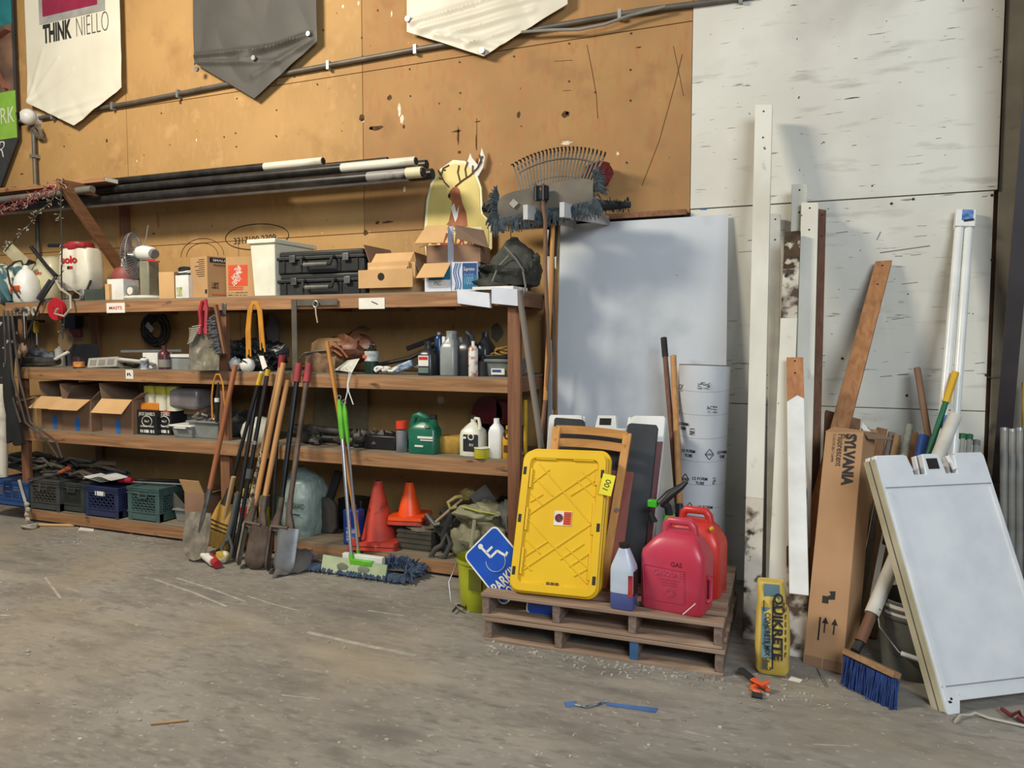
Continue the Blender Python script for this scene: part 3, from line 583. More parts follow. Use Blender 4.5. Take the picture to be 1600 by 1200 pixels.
def bottle(name, label, px0, px1, pyt, z, y, mat, cap, shape='round', cat='bottle', depth=None, lab=None, group=None, caph=.07, neck=.3, rz=0, e=4):
    x, w = at(px0, px1, z, y); h = hgt(pyt, x, y, z); w *= math.cos(math.atan(abs(x)/(DIST+y))) if shape in ('round', 'spray') else 1; r = w/2; d = (depth or w)/2; nr = r*neck; H = h*(1-caph)
    t = T(name, label, cat, (x, y, z), rz, group=group)
    ee = 2 if shape in ('round', 'spray') else e
    sh = {'round': [(0, .94), (.01, 1), (.62, 1), (.74, .92), (.82, .6), (.87, neck), (1, neck)],
          'spray': [(0, .94), (.02, 1), (.9, 1), (.97, .7), (1, .5)],
          'jug': [(0, .93), (.02, 1), (.55, 1), (.68, .9), (.80, .62), (.9, neck), (1, neck)],
          'square': [(0, .93), (.02, 1), (.66, 1), (.78, .8), (.87, neck*1.1), (1, neck)]}[shape]
    B().loft([(H*a, r*k, d*(k if k > .5 else k*r/d), 0, 0, ee if k > .7 else 2) for a, k in sh], 28).obj('body', mat, t)
    if cap: cyl(t, 'cap', 0, 0, H*.985, h, max(nr*1.15, .008), cap)
    if lab:
        a, b_, lm = lab[:3]; B().loft([(H*a, r*1.012, d*1.012, 0, 0, ee), (H*b_, r*1.012, d*1.012, 0, 0, ee)], 28, cap=(0, 0)).obj('label_wrap', lm, t)
    return t, w, h, d
def handle_loop(t, pts, r, mat, name='handle', world=False, label=None): return B().tube(pts, r, 8).obj(name, mat, t, world=world, label=label)
def crumple(name, label, cat, px, py, y, rx_, ry_, rz_, mat, seed=0, amp=.25, z=None, n=18, k=12):
    c = P(px, py, Y=y) ; zz = z if z is not None else c.z-rz_
    o = B().blob((c.x, y, zz+rz_*.86), rx_, ry_, rz_, amp, n, k, seed).obj(name, mat, label=label, cat=cat); return rumple(o, rx_*.3, rx_*.5)
# ================================================================ TOP SHELF
Z1 = S1
# teal and white bag at far left
t = T('patterned_bag', 'teal and white leaf-patterned bag at the far left end of the top shelf', 'bag', (XA(10, -.5, Z1)-.05, -.42, Z1))
B().blob((0, 0, .17), .2, .14, .2, .12, 18, 12, 4).obj('body', M('leaf_cloth', '#e2dcc8', '#44656a', rough=.8, sc_=9, lo=.45, hi=.53, detail=2), t)
B().tube([(-.08, -.15, .40), (.02, -.16, .3), (.1, -.14, .15), (.16, -.12, .02)], [.035, .05, .045, .02], 10, flat=.5).obj('strap', M('teal_cloth', '#5a8288', '#3f646a', rough=.8), t)
p = P(22, 398, Y=-.35); B().bar((p.x-.1, -.35, p.z+.08), (p.x+.16, -.30, p.z-.14), .12, .015, up=(0, 1, 0)).obj('beige_board', M('beige_board', '#c9bf9a'), label='beige board leaning behind the teal patterned bag', cat='board')
# white round HDX sprayer
x, w = at(22, 64, Z1, -.5); w *= .62
t = lofted('hand_sprayer', 'round white hand sprayer with orange letters on the top shelf', 'sprayer', x, -.5, Z1, [(0, w*.44), (.02, w*.5), (.14, w*.5), (.22, w*.42), (.28, w*.25), (.30, w*.14), (.33, w*.12)], white)
text('HDX', .06, TR(.01, -w*.52, .12), M('orange_ink', '#d8632c', '#c85824'), t, W=w*.5, H=.055, bold=.004, ext=.008)
handle_loop(t, [(0, -.02, .32), (-.03, -.02, .37), (-.08, -.04, .36), (-.1, -.1, .3), (-.02, -w*.62, .16), (.12, -w*.72, .04)], .008, blackr, 'hose')
handle_loop(t, [(-.02, 0, .33), (.08, 0, .35)], .012, black, 'handle')
# rear translucent sprayer tank
tankm = M('cream_tank', '#cfc9a6', '#bdb694', rough=.35); tankw = M('cream_white_tank', '#dedac8', '#cfcab2', rough=.35)
x, w = at(56, 104, Z1, -.33); w *= .7
t = T('backpack_sprayer', 'yellowed translucent backpack sprayer tank behind the round hand sprayer', 'sprayer', (x, -.30, Z1), group='backpack sprayers')
B().loft([(.04, w*.4, .1, 0, 0, 4), (.1, w*.5, .13, 0, 0, 4), (.30, w*.5, .13, 0, 0, 4), (.40, w*.4, .1, .0, 0, 3), (.42, w*.3, .07, 0, 0, 3)], 28).obj('tank', tankm, t)
B().box(-w*.3, w*.4, -.1, .1, 0, .05).obj('base', blackr, t, bevel=.01)
text('solo', .05, TR(-.02, -.137, .27), redink, t, W=.11, H=.03, bold=.003)
handle_loop(t, [(-.12, -.1, .22), (-.17, -.12, .34), (-.11, -.14, .38), (-.05, -.13, .36)], .012, black, 'pump_lever')
# solo tank
w = .37; x = XA(89, -.5, Z1)+w/2
t = T('backpack_sprayer', 'large white backpack sprayer tank with red lid and red lettering', 'sprayer', (x, -.40, Z1), group='backpack sprayers')
zb = .1; S_ = .66
B().loft([(zb, w*.42, .08, 0, 0, 4), (zb+.04, w*.49, .10, 0, 0, 4.5), (zb+.17, w*.5, .105, 0, 0, 4.5), (zb+.33, w*.48, .10, 0, 0, 4), (zb+.36, w*.42, .08, 0, 0, 4)], 36).obj('tank', tankw, t)
B().loft([(zb+.35, .1, .1, 0, 0, 2), (zb+.375, .11, .11, 0, 0, 2), (zb+.41, .10, .10, 0, 0, 2), (zb+.42, .07, .07, 0, 0, 2)], 24).obj('lid', M('red_lid', '#a82a2e', '#8c2226', rough=.45), t)
B().bar((-.10, -.08, zb+.385), (.15, -.08, zb+.375), .03, .025).obj('red_bar', MC['red_lid'], t, bevel=.004)
B().tube([(-.27, -.09, zb+.39), (-.10, -.08, zb+.385)], .017, 12).obj('grip', black, t)
text('solo', .07, TR(-.01, -.108, zb+.26), redink, t, W=.19, H=.065, bold=.010)
B().box(-.035, -.005, -.109, -.10, zb+.18, zb+.205).obj('logo', ink, t); B().box(-.003, .028, -.109, -.10, zb+.18, zb+.205).obj('logo', redink, t)
B().box(-w*.36, w*.36, -.09, .09, 0, .03).obj('base', blackr, t)
for s in (-1, 1): B().tube([(s*w*.3, -.05, .0), (s*w*.3, -.05, .12)], .015, 8).obj('leg', galv, t)
cyl(t, 'pump', .08, -.05, .02, .12, .035, galv)
B().tube([(w*.49, -.06, .18), (w*.53, -.1, .12), (w*.5, -.12, .06), (w*.46, -.12, .03)], .01, 8).obj('hose', blackr, t)
# wand and hose
hose = M('translucent_hose', '#b5ae9a', '#9c9582', rough=.3)
t = T('spray_wand', 'long black spray wand crossing the front of the left top shelf', 'sprayer wand', P(70, 470, Y=-.70))
B().tube([P(49, 386, Y=-.55), P(72, 415, Y=-.58), P(88, 432, Y=-.62)], [.018, .015, .02], 10).obj('grip', black, t, world=True)
B().tube([P(88, 432, Y=-.62), P(75, 452, Y=-.68), P(62, 475, Y=-.705), P(40, 530, Y=-.71), P(30, 575, Y=-.71)], [.014, .014, .008, .007, .007], 8).obj('tube', black, t, world=True)
B().tube([P(86, 436, Y=-.62), P(95, 452, Y=-.66), P(110, 462, Y=-.7), P(111, 482, Y=-.72), P(100, 494, Y=-.73), P(86, 490, Y=-.73), P(90, 482, Y=-.73)], .010, 8).obj('hose', hose, t, world=True)
B().tube([P(80, 438, Y=-.64), P(60, 468, Y=-.70)], .022, 8).obj('valve', blackr, t, world=True)
B().tube([P(85, 436, Y=-.62), P(103, 445, Y=-.6), P(128, 462, Y=-.62), P(125, 468, Y=-.62), P(100, 470, Y=-.64), P(72, 470, Y=-.64), P(62, 468, Y=-.64)], .009, 6).obj('loose_hose', M('grey_cable'), label='pale loose hose coiled under the backpack sprayers', cat='hose')
c = P(88, 483, Y=-.69); t = T('red_reflector', 'round red reflector disc hanging on the front of the left top shelf board', 'reflector', (c.x, -.69, c.z-.1))
B().tube([(0, .015, .1), (0, -.01, .1)], .092, 28).obj('disc', M('red_disc', '#bb2028', '#a01a22', rough=.4), t); 
for s in (-1, 1): B().tube([(s*.02, -.012, .11), (s*.02, -.01, .11)], .007, 8).obj('hole', ink, t)
# dark bin, maroon cap, white bucket
x, w = at(139, 170, Z1, -.5); carton('grey_bin', 'small dark grey-green plastic bin beside the white sprayer tank', x, -.45, Z1, w, .18, .1, mat=M('grey_green_plastic', '#4a5148', '#3c433b', rough=.5), cat='bin')
x, w = at(168, 200, Z1, -.5)
t = lofted('maroon_lidded_pail', 'maroon domed pail with black handle behind the desk fan', 'pail', x+.02, -.42, Z1, [(0, .09), (.16, .1), (.17, .11), (.22, .115), (.27, .09), (.29, .04)], M('maroon_dome', '#8a4038', '#6d322c', rough=.55))
handle_loop(t, [(.0, -.04, .28), (.02, -.05, .34), (.06, -.03, .38), (.08, .02, .3)], .012, white, 'handle')
x, w = at(176, 201, Z1, -.56); carton('white_carton', 'short white carton in front of the maroon pail', x, -.53, Z1, w, .15, hgt(436, x, -.6, Z1), mat=white, closed=True)
x, w = at(169, 176, Z1, -.6); B().box(x-.02, x+.025, -.63, -.6, Z1, Z1+.13).obj('cardboard_scrap', cardl, label='upright cardboard scrap left of the white carton', cat='cardboard')
# desk fan
x, w = at(190, 250, Z1, -.5)
t = T('desk_fan', 'old grey and white desk fan facing left on the top shelf', 'fan', (x+.06, -.5, Z1))
B().loft([(0, .16, .12, -.02, 0, 2.4), (.015, .17, .13, -.02, 0, 2.4), (.035, .15, .11, -.02, 0, 2.4)], 28).obj('base', M('fan_cream', '#d9d5c6', '#c2beae', rough=.5), t)
B().box(.0, .1, -.06, .05, .03, .31).obj('column', M('fan_olive_grey', '#8b8a74', '#75745f', rough=.5), t, bevel=.01)
B().tube([(-.04, -.02, .38), (.02, -.03, .375), (.13, -.05, .365), (.15, -.055, .362)], [.05, .062, .055, .04], 18).obj('motor', white, t)
B().tube([(.15, -.055, .362), (.18, -.06, .358)], .035, 14).obj('motor_cap', M('grey_cap', '#7e7c76'), t)
fm = TR(-.10, -.01, .36) @ RZ(28) @ RY(0)
b = B()
for i in range(44):
    a = 2*math.pi*i/44; pts = [(-.075+.09*k_*k_*.0 + (.0 if k_ else 0)+ {0: 0, 1: .012, 2: .05, 3: .075}[k_], math.cos(a)*r_, math.sin(a)*r_) for k_, r_ in enumerate((.03, .12, .18, .185))]
    b.tube(pts, .0016, 4, m=fm)
    b.tube([(.0, math.cos(a)*.185, math.sin(a)*.185), (.03, math.cos(a)*.12, math.sin(a)*.12), (.05, math.cos(a)*.04, math.sin(a)*.04)], .0016, 4, m=fm)
for r_, x_ in ((.186, 0), (.12, -.062), (.03, -.074)): b.tube([(x_, r_*math.cos(a*math.pi/16), r_*math.sin(a*math.pi/16)) for a in range(33)], .004 if r_ > .15 else .0025, 6, m=fm)
b.obj('cage', M('fan_wire', '#8a8c8c', '#6f7172', rough=.6), t)
b = B()
for i in range(4): b.surf(lambda u, v: ((-.02+.04*v)*math.cos(0), (.02+.13*u)*math.cos(i*1.571+v*1.1), (.02+.13*u)*math.sin(i*1.571+v*1.1)), 4, 4, (.002, 0, 0), m=fm)
b.obj('blades', M('fan_blade', '#5c6468', '#454c50', rough=.3), t); B().tube([(-.045, 0, 0), (.03, 0, 0)], .028, 14, m=fm).obj('hub', galv, t)
handle_loop(t, [(.02, -.02, .43), (.045, -.02, .5), (.04, 0, .57), (.05, 0, .6)], .004, MC['fan_wire'], 'hook_wire')
B().bar((.13, -.1, .31), (.27, -.11, .29), .012, .012).obj('red_stripe_lever', redink, t)
c = P(205, 449, Y=-.6); t = T('round_clock', 'small round dial gauge lying in front of the fan column', 'gauge', (c.x, -.56, Z1+.04)); B().tube([(0, 0, .03), (0, -.05, .03)], .045, 18).obj('case', galv, t); B().tube([(0, -.05, .03), (0, -.055, .03)], .03, 16).obj('dial', paper, t)
# small carton, white box with cable
x, w = at(248, 272, Z1, -.58); carton('small_carton', 'small narrow tan carton right of the desk fan', x, -.52, Z1, w*.9, .12, hgt(425, x, -.58, Z1), rz=6, mat=cardl, closed=True)
x, w = at(276, 300, Z1, -.58); t = carton('white_box', 'small white printed box holding a coil of black and white cable', x, -.52, Z1, w, .14, hgt(430, x, -.58, Z1), rz=-8, mat=white, cat='box')
B().box(-w*.4, -.0, -.073, -.07, .02, .09).obj('green_print', M('green_label', '#8f9a58', '#c9c9a0', sc_=30), t)
c = P(292, 425, Y=-.52); b = B(); bw_ = B()
for i in range(5): (bw_ if i == 2 else b).tube([(c.x+.065*math.cos(a*.5), -.52+.05*math.sin(a*.5), c.z-.03+i*.014+.006*math.sin(a+i)) for a in range(13)], .008, 6)
t = T('cable_coil', 'coil of black and white cable on the small white box', 'cable', (c.x, -.52, c.z-.04)); b.obj('black_turns', blackr, t, world=True); bw_.obj('white_turn', white, t, world=True)
# moving boxes
boxc = M('moving_carton', '#bd9668', '#ad875b', rough=.85, sc_=3)
orangep = M('orange_print', '#d2502c', '#c04525', rough=.7)
xa, xm, xc = XA(299, -.52, Z1), XA(325, -.63, Z1), XA(354, -.50, Z1)
h = hgt(400, xm, -.62, Z1); mbox = Vector((xm, -.63, 0)); dl = Vector((xa, -.42, 0))-mbox; dr = Vector((xc, -.44, 0))-mbox
t = T('moving_box', 'tan moving carton marked SMALL with one corner towards the front', 'box', (xm, -.63, Z1), math.degrees(math.atan2(dr.y, dr.x)))
wr, wl = dr.length, .25
B().box(0, wr, 0, wl, 0, h).obj('body', boxc, t, smooth=False)
B().box(.02, wr-.02, -.002, 0, h*.85, h*.97).obj('black_band', ink, t); text('SMALL', .04, TR(wr/2, -.003, h*.91), paper, t, W=wr*.55, H=.018, bold=.002)
text('PEQUENAS', .03, TR(wr/2, -.002, h*.79), ink, t, W=wr*.5, H=.014, bold=.002)
B().box(.03, .09, -.001, 0, h*.22, h*.38).obj('square_print', M('dark_print', '#4a3a2c', '#a0805a', sc_=60, detail=2, lo=.45, hi=.55), t)
B().box(.03, wr-.02, -.001, 0, h*.06, h*.09).obj('red_line', orangep, t)
for i in range(9): B().box(-.001, 0, .04, .04+rd.uniform(.08, .15), h*(.92-i*.05), h*(.92-i*.05)+.005).obj('print_line', ink, t)
B().box(-.001, 0, .01, .04, h*.1, h*.2).obj('drop_print', ink, t)
x0_, x1_ = XA(354, -.50, Z1), XA(397, -.5, Z1); h = hgt(402, x0_, -.48, Z1)
t = T('moving_box', 'tan moving carton with an orange square logo, right of the SMALL carton', 'box', (x0_, -.5, Z1), 8)
wr = (x1_-x0_); B().box(0, wr, 0, .3, 0, h).obj('body', boxc, t, smooth=False)
B().box(.02, wr*.70, -.002, 0, h*.30, h*.80).obj('orange_square', orangep, t, smooth=False)
for s, q, l in (('THE', .70, .35), ('HOME', .57, .62), ('DEPOT', .42, .55)): text(s, .05, TR(wr*.36+(.01 if q > .6 else 0), -.003, h*q) @ RY(-38), paper, t, W=wr*.6*l, H=.036, bold=.004)
for q in (.24, .19): B().box(.02, wr*.55, -.001, 0, h*q, h*q+.012).obj('red_line', orangep, t)
for q in (.12, .06): B().box(.01, wr*.7, -.001, 0, h*q, h*q+.008).obj('grey_line', M('dark_print'), t)
# white waste bin with rim
x, w = at(396, 434, Z1, -.6); h = hgt(380, x, -.6, Z1); wd2 = .52/2
t = T('white_bin', 'tall tapered white plastic bin with a wide rim, left of the black tool cases', 'bin', (x, -.60, Z1))
def frus(b, x0, x1, y0, y1, X0, X1, Y0, Y1, z0, z1): return b.add([(x0,y0,z0),(x1,y0,z0),(x1,y1,z0),(x0,y1,z0),(X0,Y0,z1),(X1,Y0,z1),(X1,Y1,z1),(X0,Y1,z1)], [(0,3,2,1),(4,5,6,7),(0,1,5,4),(1,2,6,5),(2,3,7,6),(3,0,4,7)])
frus(B(), -w*.46, w*.42, 0, .38, -w*.52, w*.48, -.02, .44, 0, h).obj('body', M('cream_white_plastic', '#e8e6d2', '#d8d6c0', rough=.4, spk=[('#a8a592', 6, .62, .8)]), t, bevel=.008)
B().box(-w*.60, w*.56, -.035, .46, h-.005, h+.028).obj('rim', MC['cream_white_plastic'], t, bevel=.006)
# two black tool cases
casem = M('tool_case_black', '#2c2d2c', '#1f201f', rough=.45, spk=[('#5a5850', 5, .62, .85)])
xa, xb_ = XA(433, -.60, Z1), XA(571, -.60, Z1); w = xb_-xa; z = Z1
for k in range(2):
    hh = (hgt(426, (xa+xb_)/2, -.6, Z1) if k == 0 else hgt(390, (xa+xb_)/2, -.6, Z1)-hgt(426, (xa+xb_)/2, -.6, Z1))
    t = T('tool_case', ('lower' if k == 0 else 'upper')+' of two stacked black plastic tool cases on the top shelf', 'tool case', ((xa+xb_)/2-(.01 if k else 0), -.58, z), 0, group='stacked black tool cases'); s = w/2-.01
    B().box(-s, s, 0, .36, 0, hh*.60).obj('lower_shell', casem, t, bevel=.01); B().box(-s-.015, s+.01, -.012, .37, hh*.60, hh*.72).obj('rim', casem, t, bevel=.004)
    B().box(-s+.01, s-.01, 0, .35, hh*.72, hh-.002).obj('lid', casem, t, bevel=.012)
    B().box(-s, s, -.014, -.011, hh*.71, hh*.735).obj('rim_edge', M('worn_grey_edge', '#77756e', '#4a4945'), t)
    for px_ in (-.62, .62):
        l = B().box(px_*s-.025, px_*s+.025, -.025, -.012, hh*.48, hh*.80).obj('latch', steel, t, bevel=.003)
    for px_ in (-.85, -.45, .45, .85): B().box(px_*s-.008, px_*s+.008, -.008, 0, .01, hh*.58).obj('rib', casem, t)
    B().tube([(-.13, -.01, hh*.68), (-.13, -.045, hh*.6), (-.12, -.05, hh*.34), (.12, -.05, hh*.34), (.13, -.045, hh*.6), (.13, -.01, hh*.68)], .012, 8).obj('handle', casem, t)
    B().tube([(-.1, -.052, hh*.34), (.1, -.052, hh*.34)], .0155, 8).obj('grip', MC['worn_grey_edge'], t)
    z += hh+.001
# open carton with drop front and a round hole
x, w = at(572, 650, Z1, -.60); h = hgt(410, x, -.6, Z1)
t = carton('open_carton', 'open light cardboard carton with a round hole in its hanging front', x, -.40, Z1, w*.92, .36, h, mat=cardl, inner=cardd, flaps='rl', fa={'r': 155, 'l': 20}, fl_len=.14)
B().box(-w*.46, w*.36, -.20, -.19, h*.70, h*1.02).obj('front_flap', cardl, t, smooth=False)
B().quad([(-w*.44, -.235, h*.68), (w*.34, -.235, h*.68), (w*.36, -.12, h*1.35), (-w*.42, -.12, h*1.35)], .004).obj('upper_flap', cardl, t, smooth=False)
B().box(-w*.58, w*.50, -.245, -.238, h*.17, h*.76).obj('drop_panel', cardl, t, smooth=False)
B().tube([(-w*.12, -.2475, h*.53), (-w*.12, -.244, h*.53)], .026, 16).obj('hole', M('dark_gap'), t)
B().quad([(w*.36, -.12, h*1.35), (w*.5, -.18, h*.85), (w*.5, .18, h*.85), (w*.37, .18, h*1.28)], .004).obj('side_flap', cardin, t, smooth=False)
# blue and white glove carton and open box on it
x0_, x1_ = XA(665, -.58, Z1), XA(762, -.45, Z1); xm = XA(706, -.62, Z1); h = hgt(410, xm, -.6, Z1)
bluep = M('blue_print', '#28508c', '#1f4074', rough=.6); tealp = M('teal_box_print', '#23759a', '#1c6484', rough=.6); whitec = M('white_card', '#d9dde2', '#c8ccd4', rough=.7)
t = T('glove_box', 'blue and white printed glove carton with wavy lines near the right of the top shelf', 'box', (xm, -.62, Z1), 12)
W_ = (x1_-xm)*.95; B().box(0, W_, 0, .3, 0, h).obj('body', whitec, t, smooth=False)
B().box(W_*.42, W_-.004, -.002, 0, h*.08, h*.96).obj('blue_panel', bluep, t, smooth=False); B().box(W_*.42, W_-.004, -.003, -.002, h*.08, h*.55).obj('teal_panel', tealp, t, smooth=False)
text('Supreme', .04, TR(W_*.68, -.003, h*.74), paper, t, W=W_*.42, H=.032); text('Blue Nitrile', .03, TR(W_*.68, -.004, h*.57), M('pale_blue_ink', '#8fb4d8'), t, W=W_*.36, H=.02); text('1000', .06, TR(W_*.68, -.004, h*.36), MC['pale_blue_ink'], t, W=W_*.34, H=.05)
b = B()
for q in (.12, .2, .3): b.tube([(W_*(q+.05*math.sin(k*.9)), -.002, h*(.05+k*.115)) for k in range(9)], .0035, 4)
b.obj('wavy_lines', M('wave_ink', '#5f7cae', '#4f6c9e'), t)
t = T('printed_carton', 'white and teal carton with a hanging front flap, left of the blue glove carton', 'box', ((x0_+xm)/2-.005, -.60, Z1), 0); hw = (xm-x0_)/2-.01
B().box(-hw, hw, 0, .28, 0, h*.98).obj('body', whitec, t, smooth=False); B().box(-hw+.03, hw-.005, -.002, 0, h*.42, h*.9).obj('teal_panel', tealp, t, smooth=False)
B().box(-hw+.05, hw-.02, -.003, -.002, .03, h*.40).obj('pale_panel', paper, t, smooth=False); text('FSC', .03, TR(0, -.004, h*.3), bluep, t, W=.05)
B().quad([(-hw-.03, -.07, h*.48), (hw-.02, -.07, h*.48), (hw, -.004, h*1.0), (-hw, -.004, h*1.0)], .004).obj('flap', cardl, t, smooth=False)
xm2 = XA(700, -.6, Z1+h)-.01; z2 = Z1+h+.001; h2 = hgt(383, xm2, -.55, z2)
t = T('open_box', 'open brown box with spread flaps stacked on the blue glove carton', 'box', (xm2, -.57, z2), 10); wl2, wr2, dd = .155, .22, .26
b = B(); k = .004
b.box(-wl2, wr2, 0, dd, 0, k); b.box(-wl2, wr2, 0, k, 0, h2); b.box(-wl2, wr2, dd-k, dd, 0, h2); b.box(-wl2, -wl2+k, 0, dd, 0, h2); b.box(wr2-k, wr2, 0, dd, 0, h2); b.obj('body', cardd, t, smooth=False)
B().quad([(-wl2-.04, -.12, h2+.0), (-.0, -.12, h2-.0), (.0, 0, h2+.13), (-wl2, 0, h2+.13)], .004).obj('flap', cardl, t, smooth=False)
B().quad([(.06, -.06, h2+.12), (.02+.06, -.09, h2+.03), (wr2+.06, -.02, h2-.03), (wr2, .08, h2+.1)], .004).obj('flap', cardin, t, smooth=False)
B().quad([(-wl2-.08, .1, h2-.0), (-wl2, .0, h2), (-wl2, .2, h2+.1), (-wl2-.03, .2, h2+.06)], .004).obj('flap', cardd, t, smooth=False)
B().box(-.005, .035, -.004, 0, 0, h2+.12).obj('tape_strip', M('shiny_tape', '#b9bcc4', '#9a9da6', rough=.25), t)
# dark jacket
jack = M('olive_black_cloth', '#43443c', '#2f302b', rough=.85, sc_=5, bump=.3)
c = P(800, 440, Y=-.45); zj = Z1
t = T('dark_jacket', 'heap of dark olive jacket with a hood at the right end of the top shelf', 'jacket', (c.x-.02, -.42, zj))
rumple(B().blob((-.05, 0, .09), .19, .16, .12, .3, 22, 14, 3).obj('body', jack, t), .05, .09)
B().loft([(.04, .17, .13, .03, 0, 2), (.14, .19, .14, .04, -.02, 2.6), (.23, .14, .12, .03, 0, 3), (.33, .05, .06, .02, .02, 2.6), (.36, .02, .03, .02, .02, 2)], 18).obj('hood', jack, t); rumple(bpy.data.objects['hood'], .03, .09, 3)
B().blob((-.18, -.08, .06), .09, .07, .085, .35, 14, 10, 8).obj('sleeve', M('darker_cloth', '#2c2c26', '#20201c', rough=.85), t)
B().blob((.16, -.07, .16), .055, .07, .07, .3, 14, 10, 12).obj('cuff', jack, t)
B().tube([(.05, -.16, .22), (-.02, -.17, .15), (-.06, -.18, .05)], .006, 6).obj('seam', M('grey_seam', '#77746a'), t); B().tube([(.02, -.155, .28), (.1, -.165, .20), (.15, -.15, .12)], .006, 6).obj('seam', MC['grey_seam'], t)
handle_loop(t, [(.14, -.14, .12), (.17, -.17, .02), (.155, -.2, -.06), (.11, -.2, -.08), (.1, -.2, -.0)], .007, M('grey_seam'), 'drawstring')
# white folded card pieces at the corner
c0, c1 = P(716, 474, Y=-.70), P(765, 474, Y=-.70)
t = T('white_foam_tray', 'two white foam board angles hanging over the right front corner of the top shelf', 'foam board', ((c0.x+c1.x)/2, -.7, S1-.08))
B().quad([P(715, 474, Y=-.69), P(766, 481, Y=-.69), P(764, 458, Y=-.69), P(714, 452, Y=-.69)], .03).obj('panel', whitec, t, world=True, smooth=False)
B().quad([P(768, 474, Y=-.72), P(809, 478, Y=-.72), P(808, 452, Y=-.72), P(768, 448, Y=-.72)], .04).obj('panel', whitec, t, world=True, smooth=False)
B().box(c0.x+.1, c1.x+.16, -.70, -.45, S1+.001, S1+.02).obj('base', paper, t, world=True, smooth=False)
# ---------------------------------------------------------------- hung on the top board
yb = YF-.002
def sticker(px0, py0, px1, py1, mat, lab, name='paper_label', y=yb, cat='label', txt=None, tm=None, TW=.7):
    a, c = P(px0, py1, Y=y), P(px1, py0, Y=y); t = T(name, lab, cat, ((a.x+c.x)/2, y, a.z))
    hw, hh = (c.x-a.x)/2, c.z-a.z; B().box(-hw, hw, -.002, .0015, 0, hh).obj('sheet', mat, t, smooth=False)
    if txt: text(txt, .04, TR(0, -.003, hh/2), tm or ink, t, W=hw*2*TW, H=hh*.32, bold=.003)
    return t
sticker(167, 473, 195, 489, paper, 'white paper label with red handwriting on the top shelf board', txt='MASTS', tm=redink)
t = sticker(561, 465, 601, 483, paper, 'blank white paper label with a pencil mark, centre of the top shelf board')
B().bar((-.0, -.0035, .05), (.05, -.0035, .03), .006, .001, up=(0, 1, 0)).obj('pen_mark', ink, t)
sticker(197, 578, 208, 592, paper, 'small black and white sticker on the second shelf board', txt='R', TW=.6)
for px in (46, 58):
    c = P(px, 487, Y=yb); b = B(); b.tube([(c.x+.028*math.cos(a*.5236), yb-.02, c.z+.033*math.sin(a*.5236)) for a in range(13)], .012, 8, cap=False)
    b.obj('tape_roll', M('tan_roll', '#a8a294', '#8c8678'), label='small tan roll of tape hanging on the top shelf board, '+('left' if px < 50 else 'right')+' one of the pair', cat='tape', group='tape rolls hanging on the shelf board')
# framing square
p0, p1, p2 = P(460, 468, Y=-.675), P(527, 466, Y=-.675), P(460, 592, Y=-.675)
t = T('framing_square', 'rusty steel framing square hanging from the top shelf board', 'square', (p0.x, -.675, p2.z))
B().box(p0.x, p1.x, -.678, -.673, p0.z-.045, p0.z).obj('tongue', M('dark_worn_steel', '#6e685c', '#57524a', rough=.5, metal=.4), t, world=True); B().box(p0.x-.022, p0.x+.022, -.683, -.678, p2.z, p0.z).obj('blade', MC['dark_worn_steel'], t, world=True)
# key ring
c = P(493, 475, Y=-.69); t = T('ring_with_tag', 'metal ring with a thin tag string hanging below the black tool cases', 'ring', (c.x, -.69, c.z-.13))
B().tube([(.022*math.cos(a*.5236), 0, .13+.022*math.sin(a*.5236)) for a in range(13)], .005, 8, cap=False).obj('ring', galv, t); B().tube([(0, 0, .11), (.01, -.01, .06), (.015, 0, .0)], .005, 6).obj('string', M('tan_string', '#cdbb98'), t)
# dustpan
c = P(320, 545, Y=-.73); zt_, zb_ = P(320, 512, Y=-.7).z, P(320, 578, Y=-.72).z
t = T('dustpan', 'battered grey metal dustpan with a red looped handle hanging from the top shelf board', 'dustpan', (c.x, -.70, zb_))
W_ = (XA(343, -.72, 1.6)-XA(295, -.72, 1.6))/2; HH = zt_-zb_+.0
B().surf(lambda u, v: ((u-.5)*2*W_*(1-.12*v*v), -.03+.012*math.sin(v*3)-.02*abs(2*u-1)**4, HH*v), 14, 10, (0, .003, 0)).obj('pan', M('pan_grey', '#857f6c', '#5f5a4c', rough=.7, sc_=14, spk=[('#b0aa94', 18, .6, .75), ('#4a463c', 9, .62, .75)]), t)
b = B()
for i in range(9): b.bar((-W_*.95+i*.006, -.055, HH*.62+i*.016), (-W_*.6+i*.01, -.05, HH*.70+i*.014), .006, .005, up=(0, 1, 0))
b.obj('ribs', M('rib_white', '#b5b09c'), t)
B().tube([(-.028, -.045, HH-.05), (-.03, -.03, HH+.05), (-.035, -.03, HH+.12), (-.02, -.02, HH+.19), (.01, -.02, HH+.2), (.028, -.03, HH+.14), (.02, -.03, HH+.05), (.03, -.045, HH-.05)], .0155, 8).obj('handle', M('red_grip', '#b5283a', '#99202f', rough=.45), t, label='red plastic handle')
